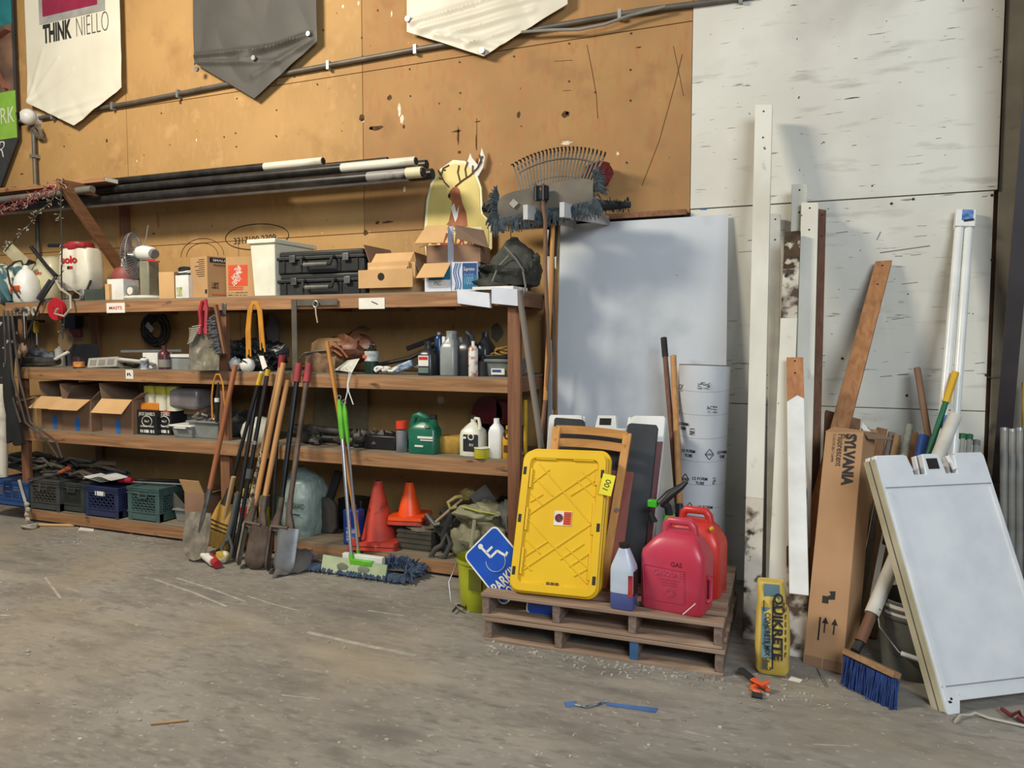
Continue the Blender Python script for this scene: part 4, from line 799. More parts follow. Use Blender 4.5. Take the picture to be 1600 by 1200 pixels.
# counter brush
a, e = P(337, 476, Y=-.72), P(352, 553, Y=-.72)
t = T('counter_brush', 'counter brush with grey bristles hanging beside the dustpan', 'brush', (e.x, -.72, e.z)); dv = e-a
B().bar(a, e, .022, .03, up=(0, 1, 0)).obj('wooden_back', firz, t, world=True, bevel=.004)
b = B()
for i in range(420):
    k = .22+.76*rd.random(); q = a.lerp(e, k)+Vector((-.012, rd.uniform(-.03, .03), 0)); l = .075*min(1, (k-.1)*4, (1.08-k)*5)
    b.tube([q, q+Vector((-l*rd.uniform(.8, 1.1), rd.gauss(0, .012), rd.gauss(-.008, .012)))], [.0045, .0025], 4)
b.obj('bristles', M('grey_bristle', '#6f6f6e', '#4a4a4b', rough=.95, sc_=30), t, world=True, kind='stuff')
B().box(*(lambda q: (q.x-.018, q.x+.018, -.67, -.662, q.z-.045, q.z+.045))(P(350, 483, Y=-.665))).obj('strike_plate', steel, label='small steel plate screwed on the top shelf board by the brush', cat='plate', bevel=.004)
# extension cord loops
ocm = M('orange_cord', '#d99a3a', '#c4842c', rough=.5)
def cordloops(px0, px1, pt, pb, n, y, lab, r=.0065):
    t = T('extension_cord', lab, 'cord', P((px0+px1)/2, pb, Y=y))
    for i in range(n):
        k = i/(max(n-1, 1)); l, r_ = px0+k*(px1-px0)*.22, px1-(k*.25)*(px1-px0); pb_ = pb-[0, 6, 14, 3, 20][i % 5]
        pts = [P(l+1, pb_, Y=y), P(l, (pt+pb)/2, Y=y), P(l+(r_-l)*.12, pt+14+i*2, Y=y-.01), P(l+(r_-l)*.35, pt+1+i, Y=y-.015), P(l+(r_-l)*.65, pt+1+i, Y=y-.015), P(r_-(r_-l)*.1, pt+14, Y=y-.01), P(r_, (pt+pb)/2-6*i, Y=y), P(r_+3, pb_-10, Y=y)]
        B().tube(pts, r, 6).obj('loop', ocm, t, world=True)
    return t
cordloops(385, 411, 471, 560, 4, -.70, 'orange extension cord looped over a nail on the top shelf board')
cordloops(331, 350, 584, 655, 1, -.71, 'single orange cord loop hanging from the second shelf board')
t = T('grey_work_glove', 'grey work glove hanging at the back of the second shelf', 'glove', P(428, 545, Y=-.2))
c = P(427, 515, Y=-.2); B().loft([(c.z-.11, .05, .02, c.x, -.2, 2.5), (c.z, .075, .025, c.x-.01, -.2, 2.5), (c.z+.06, .055, .02, c.x+.01, -.2, 2.5), (c.z+.12, .03, .02, c.x, -.2, 2)], 14).obj('palm', M('grey_glove', '#5f5852', '#4a443e', rough=.9), t, world=True)
for i in range(4): B().tube([(c.x-.06+i*.03, -.2, c.z-.09), (c.x-.075+i*.035, -.2, c.z-.17+.02*abs(i-1.5))], [.017, .011], 8).obj('finger', MC['grey_glove'], t, world=True)
# ================================================================ SECOND SHELF
Z2 = S2; yf = -.60
# coil and bits hanging on the back wall
c = P(245, 515, Y=-.08); t = T('cable_reel', 'black coiled cable reel hanging on the back wall under the top shelf', 'cable reel', (c.x, -.08, c.z-.15))
b = B()
for i in range(7): b.tube([((.08+i*.012)*math.cos(a*.45), -.02*(i % 3), .15+(.08+i*.012)*math.sin(a*.45)) for a in range(15)], .010, 6)
b.obj('coil', blackr, t); B().bar((-.03, -.08, .2), (.04, -.08, .14), .05, .004, up=(0, 1, 0)).obj('tag', galv, t)
c = P(110, 505, Y=-.08); B().box(c.x-.09, c.x+.09, -.10, -.02, c.z-.05, c.z+.10).obj('dark_blue_case', M('dark_blue_plastic', '#2e3c52', '#222d3e'), label='dark blue case hanging on the back wall at the left of the second shelf', cat='case', bevel=.01)
c = P(117, 520, Y=-.14); B().box(c.x-.07, c.x+.07, -.15, -.11, c.z-.04, c.z+.04).obj('dark_red_pouch', M('dark_red_plastic', '#7a3436', '#5a2628'), label='dark red pouch below the dark blue case on the back wall', cat='pouch', bevel=.01)
c = P(102, 530, Y=-.5); t = T('hanging_disc', 'brown disc hanging on a wire hook in front of the second shelf', 'disc', (c.x, -.5, c.z-.09))
B().tube([(0, 0, .08), (0, .01, .08)], .09, 20).obj('disc', M('brown_disc', '#7a6548', '#5e4c36'), t); B().tube([(-.05, 0, .13), (-.03, -.01, .16), (0, -.01, .17), (.01, -.01, .28)], .004, 5).obj('wire', galv, t)
for i, (px, py, l, lab) in enumerate([(57, 515, .2, 'yellow-handled screwdriver standing at the back of the second shelf')]):
    c = P(px, py, Y=-.3); t = T('screwdriver', lab, 'screwdriver', (c.x, -.3, c.z-.16)); B().tube([(0, 0, .02), (0, 0, .14)], .008, 6).obj('blade', galv, t); B().loft([(.13, .02), (.15, .026), (.22, .024), (.24, .015)], 10).obj('handle', M('yellow_paint'), t)
b = B(); x = XA(30, -.2, Z2); b.box(x-.16, x+.16, -.14, -.042, 1.74, 1.765)
for i in range(9): b.tube([(x-.14+i*.035, -.12, 1.75), (x-.14+i*.035+.006*math.sin(i*3), -.14, 1.42)], .008+.003*(i % 3), 6)
b.obj('hanging_rods', M('rust_dark', '#4c3a30', '#2e2622', rough=.8), label='row of dark rods hanging at the far left of the second shelf', cat='rods', group=None)
# tools hanging at the left
for i, (px, lab) in enumerate([(26, 'long chrome wrench hanging from the left end of the top shelf board'), (36, 'dark chrome wrench hanging beside the chrome wrench at the left end')]):
    a, e = P(px, 486, Y=-.70), P(px+(0 if i == 0 else 3), 540, Y=-.70); t = T('hanging_wrench', lab, 'wrench', e)
    B().tube([a, e], [.014, .010], 8, flat=.5).obj('shank', M('chrome_steel', '#a8a7a2', '#6d6a66', rough=.3, metal=.9), t, world=True); B().tube([a+Vector((-.02, 0, .02)), a, a+Vector((.02, 0, .02))], .016, 8).obj('jaw', steel, t, world=True)
t = T('work_gloves', 'pair of tan leather work gloves bunched at the left end of the second shelf', 'gloves', P(27, 555, Y=-.70))
for i in range(6): B().blob((P(17+i*4, 545-i % 2*6, Y=-.70).x, -.69-.01*(i % 2), P(20, 552-i % 3*4, Y=-.7).z), .03, .035, .05, .2, 10, 8, i).obj('finger', M('tan_leather', '#a58a6c', '#6f5a44', rough=.9), t, world=True)
crumple('grey_power_tool', 'grey power tool lying at the left of the second shelf', 'power tool', 62, 550, -.42, .15, .12, .085, M('tool_grey', '#6e7278', '#3f4348', rough=.5, sc_=9), 5, .35, z=Z2)
t = T('pump_fitting', 'steel pipe fitting with a round black end at the left front of the second shelf', 'pipe fitting', (XA(55, -.6, Z2), -.58, Z2))
B().tube([(-.12, -.03, .05), (.0, 0, .045), (.22, .03, .05)], [.05, .04, .035], 14).obj('barrel', MC['chrome_steel'], t); B().tube([(-.14, -.05, .05), (-.12, -.03, .05)], .055, 16).obj('end_cap', blackr, t); B().tube([(.16, .02, .05), (.28, .0, .09), (.36, .02, .13)], .014, 8).obj('lever', white, t)
x, w = at(86, 104, Z2, -.4); t, *_ = bottle('jar_with_lid', 'small clear lidded jar at the left of the second shelf', 86, 103, 541, Z2, -.40, M('pale_clear', '#c4c4bb', '#a6a69c', rough=.2), white, 'spray', 'jar')
x, w = at(103, 131, Z2, -.3); carton('smoky_bin', 'smoky grey plastic bin behind the small jar', x, -.25, Z2, w, .2, hgt(538, x, -.3, Z2), mat=M('smoky_plastic', '#55585a', '#3f4244', rough=.4), cat='bin')
t, w, h, d = bottle('paint_can', 'small black, red and yellow printed can on the second shelf', 114, 133, 555, Z2, -.62, M('can_black', '#3a2426', '#2a1a1c', rough=.4), None, 'spray', 'can', lab=(.1, .55, M('can_red', '#b03a3c', '#d9a040', rough=.4, sc_=22)))
x, w = at(132, 178, Z2, -.6)
t = T('grey_gauge_box', 'long grey box with faint panels leaning back on the second shelf', 'box', (x, -.55, Z2+.0), 0, -14, -3)
B().box(-w/2, w/2, -.03, .05, 0, .085).obj('body', M('light_grey_plastic', '#b3b0a6', '#989588'), t, bevel=.006)
for i in (-1, 0, 1): B().box(i*w*.3-.035, i*w*.3+.035, -.033, -.03, .02, .065).obj('window', M('panel_grey', '#8e8c80'), t)
t = T('caulk_tool', 'black rubber handled tool between the grey box and the white loop', 'tool', (XA(182, -.5, Z2), -.5, Z2)); B().tube([(-.06, 0, .05), (.05, .02, .06), (.2, .03, .03)], [.05, .04, .03], 10).obj('grip', blackr, t)
x, w = at(186, 228, Z2, -.55); t = T('white_loop', 'white plastic oval loop lying open at the middle left of the second shelf', 'plastic loop', (x, -.5, Z2))
B().tube([(w*.5*math.cos(a*.45), .1*math.sin(a*.45), .05+.02*math.cos(a*.45+2)) for a in range(15)], [.028]*15, 8, flat=.5).obj('band', white, t)
bottle('white_pill_bottle', 'small white bottle with dark label in front of the white loop', 219, 233, 558, Z2, -.62, white, ink, 'spray', lab=(.1, .8, M('navy_label', '#3c4654', '#b0b4b8', sc_=30)))
bottle('maroon_bottle', 'maroon bottle with a white label on the second shelf', 248, 267, 540, Z2, -.55, M('maroon_plastic', '#5a2c30', '#462226', rough=.35), M('maroon_plastic'), 'round', neck=.4, lab=(.1, .45, MC['panel_grey']))
x, w = at(229, 252, Z2, -.42); carton('white_block', 'white foam block behind the maroon bottle', x, -.38, Z2, w, .15, hgt(551, x, -.4, Z2), mat=white, closed=True, cat='block')
x, w = at(266, 298, Z2, -.5); t = carton('frosted_tub', 'frosted grey storage tub with a white rim behind the dustpan', x, -.42, Z2, w*1.1, .2, hgt(556, x, -.5, Z2), mat=M('frosted_plastic', '#9a9e9a', '#7c807c', rough=.35), cat='tub')
B().box(-w*.6, w*.6, -.11, .11, hgt(556, x, -.5, Z2)-.01, hgt(556, x, -.5, Z2)+.012).obj('lid', white, t)
B().tube([P(190, 549, Y=-.25), P(282, 548, Y=-.25)], .012, 8).obj('white_rod', white, label='white rod lying behind the maroon bottle', cat='rod')
crumple('black_bag', 'crumpled shiny black bag behind the orange cord on the second shelf', 'bag', 385, 550, -.35, .22, .16, .12, M('black_film', '#1f2022', '#2e2f31', rough=.3), 21, .35, z=Z2, n=26, k=16)
crumple('black_bag', 'second black bag right of the orange cord on the second shelf', 'bag', 418, 558, -.40, .13, .13, .10, M('black_film'), 33, .35, z=Z2, n=22, k=14)
B().blob((XA(365, -.6, Z2), -.58, Z2+.05), .045, .05, .055, .15, 14, 10, 2).obj('white_mask', white, label='white rounded dust mask left of the taller wooden handle top', cat='mask')
t = T('white_plug_box', 'white rounded plug box under the orange cord on the second shelf', 'plug', (XA(384, -.62, Z2), -.6, Z2)); B().blob((0, 0, .045), .06, .05, .055, .05, 18, 12, 2).obj('body', white, t); B().tube([(-.03, -.045, .07), (0, -.05, .085), (.03, -.045, .07)], .005, 6).obj('handle', ink, t)
B().quad([P(405, 556, Y=-.64), P(412, 556, Y=-.64), P(418, 573, Y=-.66), P(411, 578, Y=-.66)], .004).obj('white_tag', paper, label='folded white paper tag hanging at the end of the orange cord', cat='tag')
# leather bag pieces
leather = M('brown_leather', '#7a4d36', '#54321f', rough=.45, sc_=5); burl = M('brown_paper_bag', '#8d6c48', '#6a4e32', rough=.9, sc_=7)
t = T('tool_bag', 'worn brown tool bag with a sagging flap on the second shelf', 'bag', (XA(512, -.5, Z2), -.42, Z2))
B().loft([(0, .13, .1, 0, 0, 3), (.06, .14, .11, 0, 0, 3), (.14, .16, .11, -.01, 0, 3), (.21, .15, .09, -.015, .0, 3.5), (.25, .12, .05, -.0, 0, 3)], 20).obj('body', burl, t)
B().tube([(-.22, -.12, .10), (-.15, -.14, .14), (-.05, -.12, .155), (.08, -.12, .165)], [.006, .012, .012, .008], 6, flat=.5).obj('rim_strap', M('grey_cable'), t)
B().surf(lambda u, v: (-.15+.26*u, -.125-.02*math.sin(v*3), .13-.15*v+.02*math.sin(u*6)), 10, 6).obj('front_pocket', M('worn_brown', '#8a6c50', '#5b4230', rough=.8, sc_=14), t)
t = T('leather_pouch', 'shiny brown leather pouch lying on the tool bag', 'pouch', (XA(545, -.45, Z2), -.40, Z2+.02))
B().blob((0, 0, .15), .17, .12, .11, .18, 20, 14, 6).obj('body', leather, t); B().tube([(-.12, -.12, .14), (-.06, -.14, .18), (.0, -.14, .15), (.05, -.13, .09)], .016, 8, flat=.4).obj('strap', M('copper_leather', '#b0714e', '#8f5638', rough=.35), t); B().tube([(-.12, -.13, .11), (-.05, -.15, .14), (.01, -.145, .10)], .014, 8, flat=.4).obj('strap', MC['copper_leather'], t)
B().surf(lambda u, v: (-.06+.2*u, .02-.05*v, .24+.07*math.sin(u*2.4)-.02*v), 8, 4, (0, .01, .01)).obj('back_flap', M('dark_leather', '#4f3424', '#3a2418', rough=.6), t)
# red handled lopper
t = T('bolt_cutter', 'dark lopper with red handles lying along the second shelf', 'lopper', P(440, 575, Y=-.5))
B().tube([P(437, 575, Y=-.5), P(470, 573, Y=-.5), P(505, 572, Y=-.5)], .014, 8).obj('shank', darksteel, t, world=True); B().tube([P(490, 573, Y=-.5), P(520, 571, Y=-.5)], .018, 8).obj('grip', M('red_grip'), t, world=True)
t = T('paper_cone_bag', 'crumpled white dust mask bag on the front edge of the second shelf', 'bag', P(545, 578, Y=-.62))
B().add([P(523, 578, Y=-.62), P(550, 582, Y=-.68), P(562, 560, Y=-.62), P(543, 563, Y=-.55), P(540, 574, Y=-.66)], [(0, 1, 4), (1, 2, 4), (2, 3, 4), (3, 0, 4), (0, 3, 2, 1)]).obj('bag', M('crumpled_white', '#d8d6cb', '#b5b3a6', rough=.7, sc_=30), t, world=True, smooth=False)
for s in (0, 1): B().tube([P(546+s*3, 582, Y=-.70), P(543+s, 600, Y=-.71), P(543+s*2, 612, Y=-.71), P((538, 552)[s], 632, Y=-.71)], .004, 5).obj('string', white, t, world=True)
t, w, h, d = bottle('propane_can', 'dark green camping gas can with a white label on the second shelf', 570, 592, 543, Z2, -.56, M('dark_green_can', '#1e3a30', '#172c25', rough=.3), None, 'spray', 'gas can', lab=(.52, .93, M('gas_label', '#d5d8d4', '#8f9a92', sc_=25)))
cyl(t, 'valve', 0, 0, h*.98, h*1.12, .014, black); B().tube([(-.03, 0, h*1.1), (.03, 0, h*1.1)], .005, 6).obj('lever', black, t); B().box(-w*.42, -w*.1, -d-.003, -d*.7, h*.6, h*.72).obj('red_print', orangep, t)
t = T('knotted_cord', 'knotted white cord on the second shelf right of the gas can', 'cord', (XA(603, -.62, Z2), -.60, Z2))
for i in range(3): B().tube([(.05*(i-1)+.045*math.cos(a*.6+i), -.02+.03*math.sin(a*.5), .02+.03*abs(math.sin(a*.45+i))) for a in range(12)], .009, 6).obj('loop', white, t)
B().bar((XA(618, -.58, Z2), -.58, Z2+.03), (XA(643, -.58, Z2), -.56, Z2+.08), .05, .05).obj('blue_tube', M('blue_tube_print', '#5c7894', '#c9ccd8', rough=.4, sc_=25), label='blue printed tube lying on the white cord', cat='tube', bevel=.01)
B().tube([P(640, 571, Y=-.52), P(658, 574, Y=-.52)], .012, 8).obj('red_white_stick', M('red_tip', '#8c2c2a', '#d8d0c8', sc_=14, lo=.45, hi=.5), label='red and white stick end behind the blue tube', cat='stick')
t = T('caulking_gun', 'black caulking gun lying against the bottles on the second shelf', 'caulking gun', P(640, 565, Y=-.4))
B().tube([P(592, 570, Y=-.5), P(640, 560, Y=-.4), P(690, 535, Y=-.3)], .015, 8).obj('barrel', black, t, world=True); B().tube([P(636, 545, Y=-.35), P(682, 528, Y=-.3)], .018, 8).obj('plunger', blackr, t, world=True)
# bottles at the right
charc = M('charcoal_plastic', '#2f3033', '#232427', rough=.3); silver = M('silver_plastic', '#8f938f', '#7a7e7a', rough=.28); navy = M('navy_plastic', '#1d3a5c', '#142b46', rough=.25)
t, w, h, d = bottle('oil_bottle', 'short charcoal oil bottle with a white and red label on the second shelf', 657, 681, 533, Z2, -.60, charc, black, 'square', lab=None, neck=.35, caph=.1)
B().box(-w*.34, w*.3, -d-.004, -d+.004, h*.28, h*.58).obj('label_sheet', paper, t); B().box(-w*.3, w*.26, -d-.006, -d-.003, h*.46, h*.55).obj('red_print', redink, t); B().box(-w*.34, w*.3, -d-.005, -d+.004, h*.08, h*.24).obj('green_print', M('dull_green', '#6f8274'), t)
t, w, h, d = bottle('blue_bottle', 'tall navy blue bottle with a wire rimmed cap behind the charcoal oil bottle', 679, 694, 519, Z2, -.52, navy, M('chrome_cap', '#a8a8a8', '#4a4a4a', rough=.3), 'spray', caph=.06)
B().box(XA(692, -.56, Z2), XA(695, -.56, Z2)+.006, -.57, -.55, Z2, Z2+.26).obj('white_strip', white, label='thin white strip standing between the blue bottle and grey jug', cat='strip')
t, w, h, d = bottle('oil_jug', 'tall silver grey oil jug with a black cap side on the second shelf', 694, 718, 517, Z2, -.56, silver, silver, 'square', neck=.55, e=6, depth=.16)
handle_loop(t, [(w*.48, .02, h*.85), (w*.62, .02, h*.7), (w*.62, .02, h*.35), (w*.45, .02, h*.2)], .018, M('grey_handle', '#5c5f5e', '#4b4e4d', rough=.4))
t, w, h, d = bottle('oil_jug', 'large black oil jug between the silver jug and the white spray can', 718, 746, 518, Z2, -.50, charc, None, 'jug', neck=.3, depth=.18, caph=.02)
handle_loop(t, [(w*.05, -.03, h*.98), (w*.35, -.05, h*.9), (w*.48, -.05, h*.7)], .016, charc)
t, w, h, d = bottle('spray_can', 'white printed spray can in front of the black jugs', 732, 747, 533, Z2, -.62, M('can_white_print', '#dcd8cc', '#b06a50', rough=.35, sc_=28, lo=.5, hi=.62), white, 'spray', caph=.13)
t, w, h, d = bottle('oil_jug', 'black oil jug behind the dark tray at the right of the second shelf', 748, 770, 518, Z2, -.40, charc, None, 'jug', neck=.45, depth=.18, caph=.02)
t, w, h, d = bottle('small_black_bottle', 'small black speckled bottle right of the white spray can', 746, 762, 556, Z2, -.58, blackr, black, 'round')
x, w = at(759, 802, Z2, -.57); h = hgt(562, x, -.57, Z2); t = T('grey_tote', 'small grey tote with a white blue label at the right end of the second shelf', 'tote', (x, -.57, Z2))
frus(B(), -w*.44, w*.44, 0, .25, -w*.5, w*.5, -.015, .27, 0, h).obj('body', M('tote_grey', '#74786f', '#62665e', rough=.45), t, bevel=.006); B().box(-w*.52, w*.52, -.025, .28, h-.015, h+.004).obj('rim', MC['tote_grey'], t, bevel=.003)
B().box(-w*.26, w*.22, -.018, -.008, h*.12, h*.48).obj('label_sheet', paper, t); B().box(-w*.22, w*.1, -.020, -.016, h*.26, h*.42).obj('blue_print', bluep, t)
B().box(XA(742, -.6, Z2), XA(788, -.6, Z2), -.58, -.42, Z2+h+.006, Z2+h+.03).obj('black_tray', black, label='thin black tray resting on the grey tote and bottles', cat='tray', bevel=.004)
c = P(785, 552, Y=-.45); b = B()
for i in range(7): b.tube([(c.x+(.05+.01*(i % 3))*math.cos(a*.5), -.45+.04*math.sin(a*.5+i), c.z-.03+i*.010+.012*math.sin(a*.7+i)) for a in range(13)], .007, 6)
b.obj('yellow_cord_coil', M('yellow_cord', '#b08a3c', '#5c4420', rough=.7, sc_=30), label='coil of dull yellow cord on the grey tote', cat='cord')
c = P(776, 519, Y=-.005); B().prism([(c.x+.055*(1+.25*math.sin(a*5))*math.cos(a*.5236), c.z+.065*(1+.2*math.sin(a*3))*math.sin(a*.5236)) for a in range(12)], -.003, 0).obj('plaster_patch', M('grey_plaster', '#6a6558', '#5a554a', rough=.9), wall, world=True)

# ================================================================ THIRD SHELF
Z3 = S3
t = carton('narrow_box', 'small tan box at the far left of the third shelf with one flap out', XA(52, -.5, Z3), -.42, Z3, .24, .26, .26, mat=cardl, flaps='f', fa=100, fl_len=.13)
for i, (a, c_, fl, lab) in enumerate([(66, 106, 'f', 'open brown carton, leftmost of three with blue tape on the third shelf'), (101, 141, 'f', 'open brown carton, middle of three with blue tape on the third shelf'), (163, 206, 'f', 'open brown carton, rightmost of three with blue tape on the third shelf')]):
    x, w = at(a, c_, Z3, -.62 if i else -.58); y = -.62 if i else -.58; h = hgt(624 if i else 620, x, y, Z3)
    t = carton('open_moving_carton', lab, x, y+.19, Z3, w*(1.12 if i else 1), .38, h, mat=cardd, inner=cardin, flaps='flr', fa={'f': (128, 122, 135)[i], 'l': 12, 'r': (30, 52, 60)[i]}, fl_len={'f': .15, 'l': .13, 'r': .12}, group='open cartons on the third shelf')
    B().quad([(-.02, -.193, 0.005), (.03, -.193, 0.005), (.03, -.193, h*.42), (-.02, -.193, h*.42)], .001).obj('blue_tape', bluetape, t, smooth=False)
    B().box(-w*.45, w*.45, -.1915, -.190, h*.62, h*.63).obj('crease', M('dark_print'), t)
# black whiskey cartons
bk = M('black_carton', '#1e1e1f', '#161617', rough=.5)
for i, (a, c_, y, lab) in enumerate([(215, 246, -.58, 'black whiskey carton with white lettering, left one on the third shelf'), (247, 268, -.54, 'black whiskey carton with an orange band, right one on the third shelf')]):
    x, w = at(a, c_, Z3, y); h = hgt(641, x, y, Z3)
    t = T('whiskey_carton', lab, 'box', (x, y, Z3), 0, group='black whiskey cartons'); B().box(-w/2, w/2, 0, .28, 0, h).obj('body', bk, t, smooth=False)
    text("JACK DANIEL'S", .04, TR(0, -.002, h*.83), paper, t, W=w*.8, H=.036, bold=0)
    B().tube([(.055*math.cos(k*.5236), -.002, h*.55+.042*math.sin(k*.5236)) for k in range(13)], .003, 4).obj('oval', paper, t); text('No.7', .03, TR(0, -.002, h*.55), paper, t, W=.05)
    text('TENNESSEE WHISKEY', .03, TR(0, -.002, h*.34), paper, t, W=w*.7, H=.012)
    B().box(-w*.35, w*.35, -.001, 0, h*.08, h*.2).obj('barcode', M('barcode', '#e0e0dc', '#20201f', sc_=60, st=(1, .01, .01), detail=1, lo=.5, hi=.52), t)
    if i: B().box(-w*.45, w*.45, -.002, 0, h*.9, h*.99).obj('orange_band', orangep, t)
x0_, x1_ = XA(217, -.58, Z3+.22), XA(262, -.58, Z3+.22); zz = Z3 + hgt(641, x0_, -.58, Z3) + .002; h = ZA(601, x0_, -.58)-zz
t = T('wrapped_bottle_pack', 'shrink-wrapped pack of yellow-topped bottles on the black cartons', 'package', ((x0_+x1_)/2, -.58, zz), group=None); w = x1_-x0_
for i in range(3): B().loft([(.0, .055, .055, -w/2+.065+i*.12, .08, 3), (h-.015, .055, .055, -w/2+.065+i*.12, .08, 3), (h, .03, .03, -w/2+.065+i*.12, .08, 2)], 16).obj('bottle', M('shrink_yellow_white', '#d8d4b8', '#c9c6ac', rough=.25), t); B().loft([(h*.62, .057, .057, -w/2+.065+i*.12, .08, 3), (h-.01, .057, .057, -w/2+.065+i*.12, .08, 3)], 16).obj('yellow_top', M('olive_yellow', '#c4bc40', '#a8a032', rough=.3), t)
B().box(-w/2, w*.12, .015, .03, 0, h*.30).obj('orange_band', M('orange_wrap', '#d8852c', '#c47420', rough=.4), t, bevel=.006)
B().box(w/2-.02, w/2+.28, .02, .22, .02, h*.9).obj('clear_wrap', M('grey_wrap', '#8c8484', '#6f6868', rough=.3), t, bevel=.03)
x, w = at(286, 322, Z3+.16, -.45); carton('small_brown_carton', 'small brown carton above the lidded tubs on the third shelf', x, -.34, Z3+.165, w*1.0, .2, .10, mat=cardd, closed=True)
tub = M('grey_tub', '#8a8e8a', '#6f736f', rough=.4, spk=[('#b6b8b2', 9, .6, .8)])
def tubf(lab, a, c_, pyt, z, y, lid=True, dd=.22):
    x, w = at(a, c_, z, y); h = hgt(pyt, x, y, z); t = T('lidded_tub' if lid else 'open_tub', lab, 'tub', (x, y, z))
    frus(B(), -w*.42, w*.42, .02, dd-.02, -w*.49, w*.49, 0, dd, 0, h-.006).obj('body', tub, t, bevel=.006)
    B().box(-w*.53, w*.53, -.015, dd+.015, h-.014, h).obj('lid' if lid else 'rim', white if lid else tub, t, bevel=.004); return t, w, h
tubf('grey tub with a white lid, lower left on the third shelf', 267, 300, 664, Z3, -.62)
B().box(XA(272, -.64, Z3), XA(290, -.64, Z3), -.642, -.63, Z3+.075, Z3+.085).obj('white_stripe', white, label='white strip stuck on the lower grey tub', cat='strip')
tubf('wider grey tub with a white lid behind the lower one on the third shelf', 270, 318, 643, Z3+.0, -.38, dd=.25)
t, w, h = tubf('open grey tub full of metal fittings on the third shelf', 294, 342, 658, Z3, -.60, False)
rd = random.Random(4)
for i in range(26):
    q = Vector((rd.uniform(-w*.42, w*.42), rd.uniform(.02, .2), h+rd.uniform(-.01, .045))); d = Vector((rd.uniform(-1, 1), rd.uniform(-1, 1), rd.uniform(-.5, .5))).normalized()*.03
    B().tube([q-d, q, q+d], [.016, .012, .018], 8).obj('metal_fitting', MC['chrome_steel'] if i % 2 else M('rust_fitting', '#7a6f62', '#4a4038', metal=.3), t)
t = T('rope_snap', 'dark pulley snap hanging inside the single orange cord loop', 'hook', P(340, 640, Y=-.68)); B().tube([P(341, 598, Y=-.70), P(340, 625, Y=-.69), P(339, 660, Y=-.69)], [.006, .02, .012], 8).obj('hook', darksteel, t, world=True)
B().tube([P(339, 622, Y=-.71), P(339, 628, Y=-.71)], .018, 10).obj('white_bead', white, t, world=True)
for px in (352, 478): pass
# grey panel behind + helmet, black metal pile
B().box(XA(492, -.05, Z3+.2), XA(575, -.05, Z3+.2), -.06, -.045, Z3, Z3+.40).obj('grey_back_board', M('greyish_board', '#857558', '#6f6248', rough=.9), label='greyish board leaning at the back of the third shelf', cat='board')
t = T('white_dome', 'white dome-shaped cover behind the black poles on the third shelf', 'dome', (XA(400, -.5, Z3), -.45, Z3)); B().loft([(0, .14, .13), (.06, .15, .14), (.12, .13, .12), (.16, .08, .08), (.175, .02, .02)], 24).obj('shell', M('cream_white_plastic'), t); B().blob((-.14, .1, .08), .1, .08, .09, .2, seed=3).obj('cloth', M('grey_cloth', '#5c5a55', '#45433f', rough=.9), t)
crumple('dark_toolbox_pile', 'dark crumpled tarp at the left end of the third shelf middle bay', 'tarp', 378, 680, -.35, .16, .14, .10, M('dark_grey_cloth', '#3a3a38', '#2b2b29', rough=.9), 9, .25, z=Z3)
t = T('metal_motor_parts', 'pile of dark greasy metal machine parts on the third shelf', 'machine parts', (XA(540, -.4, Z3), -.35, Z3)); gm = M('greasy_metal', '#45423e', '#24221f', rough=.5, metal=.5, sc_=12); rd = random.Random(8)
B().tube([P(462, 668, Y=-.35), P(520, 673, Y=-.35), P(622, 683, Y=-.3)], .03, 10).obj('shaft', M('grey_metal', '#77736c', '#4c4a46', metal=.5), t, world=True); B().tube([P(500, 684, Y=-.45), P(640, 692, Y=-.35)], .026, 10).obj('shaft', gm, t, world=True)
for i in range(16):
    px = rd.uniform(474, 612); c = Vector((XA(px, -.45, Z3), rd.uniform(-.55, -.3), Z3)); a = rd.uniform(.035, .075)
    (B().blob((c.x, c.y, c.z+a*.8), a*1.2, a, a*.9, .4, 10, 7, i) if i % 2 else B().loft([(Z3, a, a, c.x, c.y, 5), (Z3+a*1.4, a*.9, a*.9, c.x, c.y, 5)], 16)).obj('machine_part', gm if i % 3 else M('grey_metal'), t, world=True)
B().box(XA(568, -.58, Z3), XA(618, -.58, Z3), -.58, -.4, Z3, Z3+.10).obj('black_casing', black, t, world=True, bevel=.01)
t, w, h, d = bottle('spray_can', 'silver spray can with a bright orange-red cap on the third shelf', 619, 637, 668, Z3, -.60, M('silver_can', '#9a9ea4', '#6e7278', rough=.3, metal=.3), None, 'spray', 'spray can'); cyl(t, 'cap', 0, 0, h*.96, h*1.27, w*.5, M('orange_cap', '#e0442c', '#cc3a24', rough=.35))
t, w, h, d = bottle('green_jug', 'green motor oil jug with a loop handle on the third shelf', 643, 686, 652, Z3, -.58, M('green_jug_plastic', '#1f6b52', '#18573f', rough=.3), None, 'square', 'jug', depth=.13, neck=.5, e=5, caph=.0)
gj = MC['green_jug_plastic']; cyl(t, 'cap', w*.30, 0, h*.92, h*1.08, .026, black); cyl(t, 'neck', w*.30, 0, h*.7, h*.95, .03, gj)
handle_loop(t, [(-w*.42, 0, h*.35), (-w*.43, 0, h*.85), (-w*.36, 0, h*1.03), (-w*.2, 0, h*1.07), (0, 0, h*1.0), (w*.22, 0, h*.82)], .021, gj)
B().box(-w*.1, w*.44, -.069, -.063, h*.44, h*.5).obj('white_print', paper, t); B().box(.0, w*.44, -.069, -.063, h*.38, h*.41).obj('white_print', paper, t); B().box(-w*.2, w*.1, -.069, -.063, h*.2, h*.25).obj('white_print', paper, t); B().box(w*.15, w*.3, -.069, -.060, h*.74, h*.80).obj('white_print', M('panel_grey'), t)
